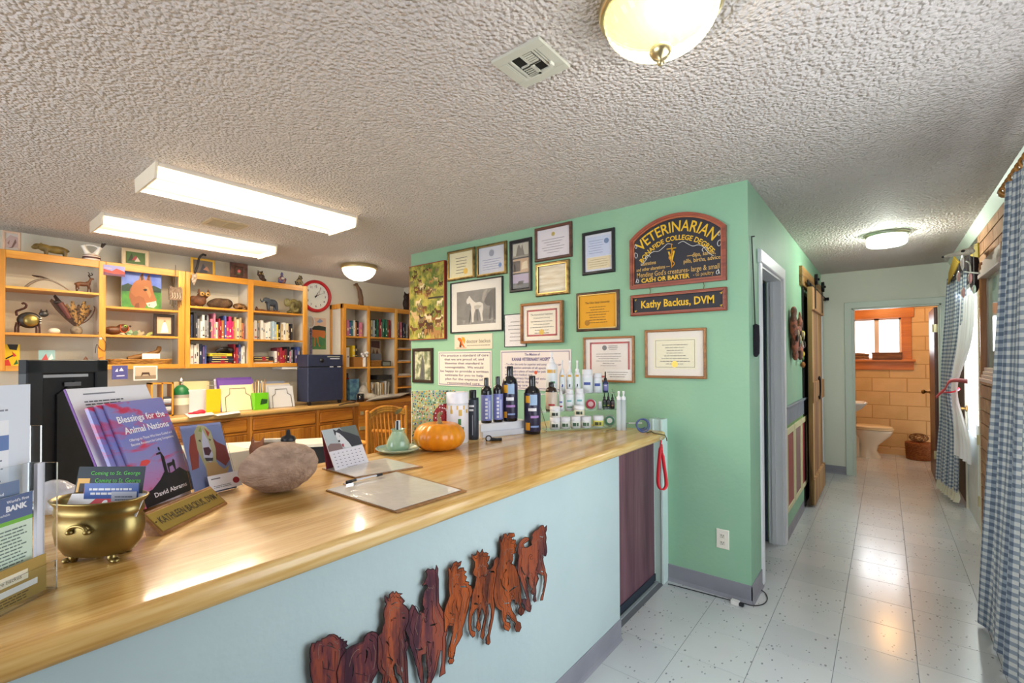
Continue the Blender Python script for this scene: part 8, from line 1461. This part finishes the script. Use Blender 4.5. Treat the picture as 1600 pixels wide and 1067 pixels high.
t = thing('pencil_bin', 'lime green square bin of pencils between the two folder stands', 'pencil holder', onz(408, 637, WZ)); a, b = SY(398, 637, -4.98), SY(419, 637, -4.98); H = onx(408, 614, -4.98).z-WZ; q = MB(); q.box((-5.07, a, WZ), (-4.98, b, WZ+H), C('#6cc41c', .35)); q.build('bin', None, t)
q = MB(); f = Fr((-4.98, 0, WZ), (0, 1, 0), (0, 0, 1)); q.poly(f, [(a+(b-a)*x, H*y) for x, y in ((.4, .3), (.9, .35), (.95, .6), (.5, .65), (.45, .5))], .001, None, C('#1c4a1c')); q.build('printed_mark', None, t)
for k in range(8): q = MB(); u = a+.012+(b-a-.024)*k/7; q.cyl((-5.03+.01*(k % 3), u, WZ+.03), (-5.04+.012*(k % 3), u+.01*((k % 3)-1), WZ+H+.10+.012*(k*5 % 4)), .005, n=6, m=C(['#d8b878', '#c89858', '#e6dcc0', '#a87c44'][k % 4])); q.build('pencil', None, t)
# air purifier
X = -4.95; a, b = SY(481, 600, X), SY(536, 600, X); z1 = onx(510, 554, X).z; t = thing('air_purifier', 'dark navy box air purifier on casters right of the folders', 'air purifier', (X, (a+b)/2, WZ)); M_nv = mat('navy_metal', '#2c3450', .45, col2='#28304a', nscale=20); f = Fr((X, 0, 0), (0, 1, 0), (0, 0, 1)); zb_ = WZ+.04; zm = onx(510, 573, X).z
q = MB(); q.fbev(f, a, b, zb_, zm-.006, -.24, 0, .006, M_nv); q.build('lower_body', None, t); q = MB(); q.fbev(f, a, b, zm+.004, z1, -.24, .0, .006, M_nv); q.fbox(f, a+.01, b-.01, zm-.008, zm+.006, -.23, -.006, C('#14161e')); q.build('head', None, t)
q = MB(); kc = f.p(a+(b-a)*.38, (zm+z1)/2+.004, 0); q.lathe(kc, [(.024, 0), (.024, .006), (.016, .008), (.014, .02), (0, .021)], 18, C('#15151a', .3), axis=f.n); q.build('knob', None, t)
q = MB(); q.fbox(f, a+(b-a)*.54, b-.04, z1-.028, z1-.020, 0, .001, C('#c8c8b0')); q.fbox(f, a+(b-a)*.62, b-.045, z1-.052, z1-.040, 0, .001, C('#c8ccd8')); q.build('label', None, t)
for u in (a+(b-a)*.66, a+(b-a)*.88): q = MB(); q.fbox(f, u-.02, u+.02, zm-.006, zm+.004, -.004, .003, C('#d0d2d8', .3)); q.build('latch', None, t)
for u in (a+.03, b-.03): q = MB(); q.fbox(f, u-.014, u+.014, WZ+.018, zb_+.002, -.05, -.01, C('#15151a')); q.cyl(f.p(u-.012, WZ+.018, -.03), f.p(u+.012, WZ+.018, -.03), .0178, n=12, m=C('#15151a')); q.build('caster', None, t)
q = MB(); q.tube(cat([onz(x, y, WZ+.008) for x, y in ((530, 633), (542, 630), (552, 629), (556, 626), (548, 625))]), .006, 6, C('#1c1c20')); tag(q.build('black_cable'), 'thick black cable beside the purifier on the worktop', 'cable')
# desk clutter in and before the bookcase foot
DZ2 = .9255
vessel('red_extinguisher', 'small red fire extinguisher with white band at the bookcase corner', 543, 624, 7, 583, 'bottle', C('#c81c24', .3), ('plain', BK), C('#e6e2e0', .4), z=DZ2, capf=.82, capr=.4, catg='extinguisher', lt=(.2, .38))
blk('blue_bag', 'blue and teal bag slumped in the bottom left bookcase bay', 'bag', 547, 592, 562, 622, -5.24, .12, mat('blue_bag', '#3c6aa0', .5, col2='#7ab0c8', nscale=18, bump=.6, bscale=20), z=DZ2, tilt=.05)
M_pap = mat('crumpled', '#ddd6cc', .6, col2='#c8c0b4', nscale=20, bump=.8, bscale=30)
X = Matrix.Translation(Vector((-5.12, SY(569, 620, -5.12), DZ2+.003))); q = sculpt('crumpled_papers', [('e', (0, -.04, .05), (.05, .07, .06)), ('e', (-.05, .02, .09), (.06, .06, .1)), ('e', (.02, .07, .04), (.06, .08, .045)), ('e', (.0, .14, .03), (.05, .07, .035))], .012, M_pap, None, X, smooth_it=1); tag(q, 'heap of crumpled white papers and bags on the desk', 'papers')
vessel('black_mug', 'square black mug in front of the crumpled papers', 563.5, 627.5, 11, 615, 'tube', BK, ('plain', C('#101014')), None, z=DZ2, capf=.96, capr=.92, catg='mug')
rd = random.Random(2)
for k in range(9):
    y = SY(576, 610, -5.2)+k*.038; a = math.radians(rd.uniform(-14, 10)); f = Fr((-5.21, y, DZ2+.004), (0, math.cos(a), 0), (0, 0, 1)); q = MB(); w = .012; H = rd.uniform(.19, .22); q.add([Vector((x, y+d+h*math.tan(-a if k < 4 else a*.5), DZ2+.004+h)) for x in (-5.4, -5.21) for d, h in ((0, 0), (w, 0), (w, H), (0, H))], [(0, 3, 2, 1), (4, 5, 6, 7), (0, 1, 5, 4), (1, 2, 6, 5), (2, 3, 7, 6), (3, 0, 4, 7)], C(['#e0d8c8', '#c8a878', '#d8d4d0', '#b0a898', '#e6dcc4'][k % 5]))
    tag(q.build('file_folder'), '%s leaning paper file in the bottom middle bookcase bay' % ordinal(k), 'file', 'leaning files in the bookcase')
blk('black_binder', 'black binder lying on top of the leaning files', 'binder', 590, 586, 612, 593, -5.22, .16, '#1c1c22')
for k in range(4): P = [onz(x, y, DZ2+.003+k*.011) for x, y in ((572+3*k, 627-k), (622+2*k, 621-k), (640, 614), (606, 613))]; q = MB(); q.add([p.copy() for p in P]+[p+Vector((0, 0, .010)) for p in P], [(0, 3, 2, 1), (4, 5, 6, 7)]+[(i, (i+1) % 4, 4+(i+1) % 4, 4+i) for i in range(4)], C(['#d8d4cc', '#c8c4bc', '#e6e4e0', '#dcdad8'][k])); tag(q.build('paper_pile'), '%s layer of the spread paper pile on the desk corner' % ordinal(k), 'papers', 'paper pile on the desk')
blk('wooden_box', 'tan wooden box in the middle left bookcase bay', 'box', 553.5, 558, 567, 571, -5.24, .12, '#a8763c', z=1.346); c = onx(569.5, 560, -5.22); t = thing('white_flower_vase', 'slim white vase with white blossoms in the middle left bay', 'vase', (c.x, c.y, 1.346)); q = MB(); q.lathe((c.x, c.y, 1.346), [(.022, 0), (.024, .08), (.016, .12), (0, .12)], 12, C('#e6e4e6', .3)); q.build('vase', None, t); q = MB(); [q.ell((c.x+rd.uniform(-.03, .03), c.y+rd.uniform(-.045, .045), 1.346+.14+rd.uniform(-.01, .05)), .018, C('#e9e6e6'), 8) for _ in range(10)]; q.build('blossoms', None, t)
standing('standing_picture', 'small photo of riders upper left in the middle bookcase bay', 579, 532, 594, 552, .006, C('#b0a8a0'), [('#4a2c34', [(0, .6), (1, .5), (1, 1), (0, 1)]), ('#6a5c4c', [(.1, .1), (.3, .5), (.5, .1)]), ('#5c3c3c', [(.5, .1), (.7, .5), (.9, .1)])], X=-5.34, paper='#a89888', z=1.478); blk('stacked_trays', 'short stack of grey boxes in the middle bookcase bay', 'box', 579, 552.5, 596, 562, -5.30, .13, '#6a7080', z=1.412)
blk('rattan_box', 'flat rattan box at the bottom of the middle bookcase bay', 'basket', 579, 563, 596, 572.5, -5.26, .14, M_str, z=1.346); standing('standing_picture', 'tiny black-framed photo right of the rattan box', 597, 564, 610.5, 572.5, .008, C('#1c1c1e'), [('#8a9088', [(0, 0), (1, 0), (1, 1), (0, 1)])], X=-5.24, z=1.346, paper='#c8ccc8')
for k, z in enumerate((1.586, 1.411, 1.211)): q = MB(); f = Fr((-5.22, 0, z), (0, 1, 0), (0, 0, 1)); [q.fbox(f, 4.02+.004*j, 4.27-.006*j, .004*j, .004*j+.0036, -.2, 0, C(['#c8c0b8', '#8a7a80', '#dcd8d0'][j % 3])) for j in range(3+2*k)]; tag(q.build('magazine_stack'), '%s thin stack of papers in the right bookcase pigeonholes' % ordinal(k), 'papers', 'papers in pigeonholes')
# ================================================================== behind the counter
P0, P1 = onz(235, 708, .74), onz(512, 692, .74); f = Fr((P0.x, P0.y, 0), Vector((P1.x-P0.x, P1.y-P0.y, 0)), (0, 0, 1)); W = math.hypot(P1.x-P0.x, P1.y-P0.y); t = thing('black_desk', 'black-fronted desk with a white top edge between counter and cabinets', 'desk', f.p(W/2, 0))
q = MB(); q.fbox(f, 0, W, .715, .74, -.30, .012, C('#ddd8cc', .4)); q.build('top', None, t); q = MB(); q.fbox(f, .01, W-.01, 0, .715, -.02, 0, C('#1f1f22', .6)); q.build('front_panel', None, t)
for u in (.01, W-.03): q = MB(); q.fbox(f, u, u+.02, 0, .715, -.29, -.02, C('#1f1f22', .6)); q.build('side_panel', None, t)
t = thing('staff_desk', 'low desk behind the counter carrying the monitor', 'desk', (-2.25, .6, 0)); q = MB(); q.box((-2.62, -.4, .70), (-1.90, 1.9, .73), C('#c8b898', .5)); q.build('top', None, t)
for y in (-.38, .8, 1.86): q = MB(); q.box((-2.6, y, 0), (-1.92, y+.02, .70), C('#8a7a60', .6)); q.build('side_panel', None, t)
X = -2.38; a, b = SY(38, 600, X), SY(188, 600, X); z1 = onx(110, 562, X).z; f = Fr((X, a, 0), Vector((-.12, b-a, 0)), (0, 0, 1)); W = b-a; t = thing('monitor_back', 'large black monitor seen from behind at the left of the counter', 'monitor', f.p(W/2, .731)); M_mb = mat('monitor_black', '#1d1f24', .5, col2='#17181c', nscale=30)
z0 = .86
for u0, u1, v0, v1, m_ in ((0, W, z1-.05, z1, C('#2a2d33', .4)), (0, .05, z0, z1, C('#2a2d33', .4)), (W-.045, W, z0, z1, C('#2a2d33', .4)), (0, W, z0, z0+.05, C('#2a2d33', .4))): q = MB(); q.fbev(f, u0, u1, v0, v1, -.03, .012, .004, m_); q.build('bezel', None, t)
q = MB(); q.fbev(f, .045, W-.045, z0+.05, z1-.05, -.03, .002, .002, M_mb); q.poly(f, [(.09, z0+.06), (W-.06, z0+.06), (W-.06, z1-.13), (W-.12, z1-.08), (.15, z1-.08), (.09, z1-.13)], .002, .014, M_mb); q.build('back_shell', None, t)
q = MB(); q.fbox(f, .05, W-.07, z1-.066, z1-.055, .002, .008, C('#b4b8c0', .3)); q.build('light_strip', None, t); q = MB(); q.fbox(f, W*.42, W*.62, z1-.10, z1-.085, .014, .018, C('#6c7078', .3)); q.build('badge', None, t)
q = MB(); q.fbox(f, W/2-.05, W/2+.05, .75, z0+.1, -.05, -.03, M_mb); q.fbox(f, W/2-.15, W/2+.15, .731, .75, -.12, .08, M_mb); q.build('stand', None, t)
bg_ = onz(105, 775, CT); bg_.x = max(bg_.x, -1.80); X = Matrix.Translation(bg_+Vector((0, 0, .003))); q = sculpt('plastic_bag', [('e', (0, 0, .035), (.06, .08, .04)), ('e', (.0, .07, .03), (.05, .06, .03)), ('e', (-.03, -.06, .05), (.05, .05, .05)), ('e', (0, .02, .06), (.04, .04, .03))], .010, mat('bag_film', '#c8c6cc', .2, bump=1, bscale=30, alpha=.75), None, X, smooth_it=1); tag(q, 'crumpled translucent plastic bag behind the brass planter', 'bag')
o, f, a, b, H = blk('cream_tray', 'cream letter tray behind the basset card stand', 'tray', 268, 712, 392, 745, -2.15, .25, '#cfc4b0', z=.7305)
# slatted wooden chair
t = thing('slat_chair', 'honey wood slat-back armchair behind the green jar', 'chair', (-3.35, 2.62, 0)); M_ch = wood('chair_wood', '#d8923a', '#a8641c', 'z', .35, 12, c3='#c47e2c')
c0 = onz(574, 644, .96); dch = Vector((-.15, 1, 0)).normalized(); f = Fr((c0.x, c0.y, 0), dch, (0, 0, 1)); W = .50
q = MB(); P = [f.p(W*k/10, .93+.055*math.sin(PI*k/10), -.05*math.sin(PI*k/10)) for k in range(11)]
for dz in (0, -.02, -.04): q.tube([p+Vector((0, 0, dz)) for p in P], .014, 8, M_ch)
q.build('top_rail', None, t)
for k in range(9): u = W*(k+1)/10; q = MB(); q.tube([f.p(u, .46, .0), f.p(u, .70, -.02*math.sin(PI*(k+1)/10)), f.p(u, .93+.05*math.sin(PI*(k+1)/10)-.03, -.05*math.sin(PI*(k+1)/10))], .008, 6, M_ch); q.build('slat', None, t)
for u in (0, W): q = MB(); q.tube([f.p(u, 0, -.03), f.p(u, .45, 0), f.p(u, .96, 0)], .019, 8, M_ch); q.ell(f.p(u, .965, 0), (.022, .022, .014), M_ch, 8); q.build('leg', None, t); q = MB(); q.tube([f.p(u, 0, -.42), f.p(u, .68, -.42)], .017, 8, M_ch); q.build('leg', None, t); q = MB(); q.tube([f.p(u, .68, .0), f.p(u+(.03 if u else -.03), .695, -.25), f.p(u, .69, -.46)], .022, 8, M_ch); q.build('arm', None, t)
q = MB(); q.fbev(f, -.01, W+.01, .43, .46, -.46, .01, .008, M_ch); q.build('seat', None, t)
# ================================================================== curtains and the brick-wall things
def gingham():
    mt = bpy.data.materials.new('gingham'); mt.use_nodes = True; nt = mt.node_tree; b = nt.nodes['Principled BSDF']; K = nt.links; b.inputs['Roughness'].default_value = .85; b.inputs['Sheen Weight'].default_value = .2
    uv = nt.nodes.new('ShaderNodeUVMap'); sp = nt.nodes.new('ShaderNodeSeparateXYZ'); K.new(uv.outputs[0], sp.inputs[0]); outs = []
    for ax in 'XY':
        m1 = nt.nodes.new('ShaderNodeMath'); m1.operation = 'MULTIPLY'; m1.inputs[1].default_value = 27; K.new(sp.outputs[ax], m1.inputs[0]); m2 = nt.nodes.new('ShaderNodeMath'); m2.operation = 'FRACT'; K.new(m1.outputs[0], m2.inputs[0])
        m3 = nt.nodes.new('ShaderNodeMath'); m3.operation = 'GREATER_THAN'; m3.inputs[1].default_value = .5; K.new(m2.outputs[0], m3.inputs[0]); outs.append(m3)
    ad = nt.nodes.new('ShaderNodeMath'); ad.operation = 'ADD'; K.new(outs[0].outputs[0], ad.inputs[0]); K.new(outs[1].outputs[0], ad.inputs[1]); dv = nt.nodes.new('ShaderNodeMath'); dv.operation = 'MULTIPLY'; dv.inputs[1].default_value = .5; K.new(ad.outputs[0], dv.inputs[0])
    r = nt.nodes.new('ShaderNodeValToRGB'); r.color_ramp.interpolation = 'CONSTANT'; e = r.color_ramp.elements; e[0].color = lin('#cdd2d2'); e[1].position = .9; e[1].color = lin('#5a6a80'); k = e.new(.3); k.color = lin('#8f9cac'); K.new(dv.outputs[0], r.inputs[0]); K.new(r.outputs[0], b.inputs['Base Color']); return mt
M_ging = gingham()
def cloth(top, bot, nf, amp, z0, z1, m, gather=None, rows=26, cols=120, ph=0.0, drape=0):
    # top, bot: (P, Q) floor-plan ends of the hem; cloth waves across; gather: (height, point, width) pulls it together
    q = MB(); V = []; U_ = []; n = Vector((-(top[1]-top[0]).y, (top[1]-top[0]).x, 0)).normalized(); Lr = (top[1]-top[0]).length*1.7
    for j in range(rows+1):
        t_ = j/rows; z = z1+(z0-z1)*t_; A = top[0].lerp(bot[0], t_); B = top[1].lerp(bot[1], t_)
        w = 0
        if gather: w = math.exp(-((z-gather[0])/gather[3])**2); 
        for i in range(cols+1):
            s_ = i/cols; p = A.lerp(B, s_)
            if gather: p = p.lerp(gather[1]+(B-A)*(s_-.5)*gather[2], w*.92)
            k = amp*(.65+.5*t_)*(1-.6*w); p = p+n*k*(math.sin(2*PI*nf*s_+ph+.5*math.sin(3*t_))+.35*math.sin(2*PI*nf*2.3*s_+ph*2+2*t_))
            V.append(Vector((p.x, p.y, z+drape*math.sin(2*PI*s_*nf)*.3))); U_.append((s_*Lr, z))
    c = cols+1; q.add(V, [(j*c+i, j*c+i+1, (j+1)*c+i+1, (j+1)*c+i) for j in range(rows) for i in range(cols)], m, True); q.uv = U_; return q
V2 = lambda x, y: Vector((x, y, 0))
t = thing('gingham_curtain', 'near blue-grey gingham curtain hanging at the right edge of the frame', 'curtain', (.45, 3.3, .02), 'gingham curtains')
q = cloth((V2(.475, 3.26), V2(.47, 2.5)), (V2(.40, 3.66), V2(.47, 2.5)), 5, .028, .02, 2.25, M_ging); q.build('cloth', None, t)
M_rod = wood('rod_wood', '#b07a34', '#7c4f1c', 'y', .35, 14)
t = thing('curtain_rod', 'brown wooden curtain rod with rings on the brick wall', 'curtain rod', (.49, 3.3, 2.28)); q = MB(); q.cyl((.50, 2.4, 2.30), (.50, 3.50, 2.30), .017, n=12, m=M_rod); q.ell((.50, 3.52, 2.30), (.03, .034, .03), M_rod, 12); q.build('rod', None, t)
for k in range(9): y = 3.46-k*.075; q = MB(); q.tube([(.50+.027*math.cos(a), y+.004*math.sin(a), 2.295+.027*math.sin(a)) for a in [i*PI/8 for i in range(16)]], .006, 6, M_rod, closed=True); q.build('ring', None, t)
q = MB(); q.box((.50, 3.40, 2.27), (XR, 3.42, 2.31), M_rod); q.build('bracket', None, t)
t = thing('gingham_curtain', 'far gingham curtain tied back with red ribbon beside the bathroom doorway', 'curtain', (.45, 6.5, .1), 'gingham curtains')
q = cloth((V2(.50, 6.50), V2(.575, 5.72)), (V2(.415, 6.75), V2(.53, 6.10)), 5, .020, .15, 2.22, M_ging, gather=(1.12, V2(.475, 6.42), .50, .36)); q.build('cloth', None, t)
q = cloth((V2(.425, 6.73), V2(.53, 6.12)), (V2(.425, 6.73), V2(.53, 6.12)), 7, .022, .05, .17, C('#d8d4bc', .8), rows=3, cols=80); q.build('hem_ruffle', None, t)['label'] = 'cream ruffled hem'
t = thing('white_sheer_curtain', 'white curtain panel pulled back by a red ribbon at the glass door', 'curtain', (.47, 6.1, .5)); q = cloth((V2(.545, 5.98), V2(.578, 5.36)), (V2(.50, 6.10), V2(.565, 5.52)), 4, .012, .52, 1.97, mat('white_cloth', '#f0f0f4', .8, trans=0), gather=(1.13, V2(.495, 5.98), .36, .32)); q.build('cloth', None, t)
t = thing('red_ribbon', 'red ribbon tying back the far curtains, one end trailing left', 'ribbon', (.40, 6.2, 1.1)); P = [onx(x, y, .40) for x, y in ((1511, 596), (1497, 594), (1483, 596), (1476, 608), (1468, 615), (1462, 621))]
q = MB(); N = cat(P, 5); q.add([v for p in N for v in (p+Vector((0, 0, .014)), p-Vector((0, 0, .014)), p+Vector((.003, 0, -.014)), p+Vector((.003, 0, .014)))], [(4*k+a, 4*k+(a+1) % 4, 4*k+4+(a+1) % 4, 4*k+4+a) for k in range(len(N)-1) for a in range(4)], C('#c81c3c', .5), True); q.build('ribbon', None, t)
q = MB(); q.tube([Vector((.49, 6.16, 1.12))+Vector((.055*math.cos(a), .30*math.sin(a), .02*math.cos(a))) for a in [k*PI/10 for k in range(20)]], .008, 6, C('#c81c3c', .5), closed=True); q.build('loop', None, t)
# glazed frame on the bricks; the glass's green reflection is coloured into its sheet
f = Fr((XR-.004, 0, 0), (0, -1, 0), (0, 0, 1)); u0, u1, v0, v1 = -4.78, -3.95, 1.27, 2.12; t = thing('brick_wall_frame', 'tall glazed wooden frame with ridged pinkish head and foot on the brick wall', 'picture', (XR, 4.37, v0)); M_fw = wood('frame_amber', '#9c6030', '#64381a', 'z', .3, 14)
for a, b in ((u0, u0+.035), (u1-.045, u1)): q = MB(); q.fbev(f, a, b, v0, v1, 0, .055, .006, M_fw); q.build('side_frame', None, t)
for a, b in ((v1-.12, v1+.01), (v0-.01, v0+.09)):
    for k in range(4): h_ = (b-a)/4; q = MB(); q.fbev(f, u0-.01, u1-.04, a+k*h_, a+(k+1)*h_, 0, .040+.007*(k if a > 2 else 3-k), .003, mat('ridge_pink', '#cdb4ac', .35)); q.build('ridge', None, t)
q = MB(); q.fbox(f, u0+.03, u1-.04, v0+.08, v1-.11, 0, .012, mat('sage_reflection', '#8fae9c', .5, col2='#6a8a7c', nscale=7)); q.build('print', None, t); q = MB(); q.fbox(f, u0+.03, u1-.04, v0+.08, v1-.11, .02, .023, mat('mirror_glass', '#dfe8e4', .03, spec=1, alpha=.35, coat=1)); q.build('glazing', None, t)
# skull with feathers and shell mobile over the far curtain
t = thing('skull_ornament', 'small animal skull with yellow cloth hung high beside the glass door', 'ornament', (.46, 5.9, 2.25)); O = onx(1508, 394, .42)
X = Matrix.Translation(O) @ Matrix.Rotation(-.25, 4, 'Z') @ Matrix.Scale(.62, 4); sculpt('skull', [('e', (0, 0, 0), (.085, .045, .04)), ('e', (-.10, 0, -.012), (.07, .026, .022)), ('e', (-.16, 0, -.02), (.03, .018, .014)), ('c', [(.03, 0, .03), (.07, 0, .06), (.10, 0, .055)], [.014, .010, .007])], .008, mat('bone', '#d8cdbc', .6, col2='#b0a08c', nscale=20), t, X)
q = MB(); q.X = X; q.ell((-.01, -.042, .008), (.018, .008, .014), C('#2a201a'), 10); q.ell((-.175, 0, -.02), (.016, .016, .012), C('#1e1a18'), 8); q.build('socket', None, t)
f = Fr((.50, 0, 0), (0, -1, 0), (0, 0, 1)); q = MB(); P = [(-onx(x, y, .50).y, onx(x, y, .50).z) for x, y in ((1530, 379), (1531, 402), (1520, 400), (1508, 392), (1518, 386))]; q.poly(f, P, 0, .008, C('#c8a828', .8)); q.build('yellow_cloth', None, t); q = MB(); P = [(-onx(x, y, .50).y, onx(x, y, .50).z) for x, y in ((1492, 400), (1500, 410), (1490, 430), (1482, 445), (1484, 425))]; q.poly(f, P, 0, .008, C('#b0902c', .8)); q.build('yellow_tail', None, t)
q = sculpt('dark_fur', [('e', (0, 0, 0), (.04, .09, .09)), ('e', (.01, -.02, -.13), (.03, .07, .1))], .014, mat('fur', '#2a1e20', .95, bump=1, bscale=120), t, Matrix.Translation(onx(1519, 412, .52)))
t = thing('shell_mobile', 'mobile of pink and white shells hanging below the skull', 'mobile', onx(1505, 430, .38)); x_ = .38
for k, (px, py, w, h, c_) in enumerate(((1504, 410, 10, 12, '#e6dcd4'), (1498, 432, 7, 9, '#d8a8a0'), (1516, 434, 7.5, 9.5, '#d89c94'), (1505, 457, 8, 8.5, '#dca49c'), (1522, 452, 5.5, 7, '#b8c8b0'))):
    p = onx(px, py, x_); r = mpp(p); q = MB(); q.ell(p, (.008, w*r*1.2, h*r), C(c_, .35), 14); q.ell(p-Vector((.007, 0, .0)), (.004, w*r*.6, h*r*.55), C('#e6c4bc', .3), 10); q.build('shell', None, t); q = MB(); q.tube([p+Vector((0, 0, h*r)), Vector((x_, p.y, onx(1505, 402, x_).z))], .0016, 4, C('#8a8a80')); q.build('string', None, t)
q = MB(); q.tube([onx(1508, 425, x_), onx(1530, 427, x_)], .005, 6, C('#a8a494')); q.tube(cat([onx(1510, 408, x_), onx(1515, 412, x_), onx(1516, 424, x_)]), .004, 6, C('#b8b4a4')); q.build('crossbar', None, t)
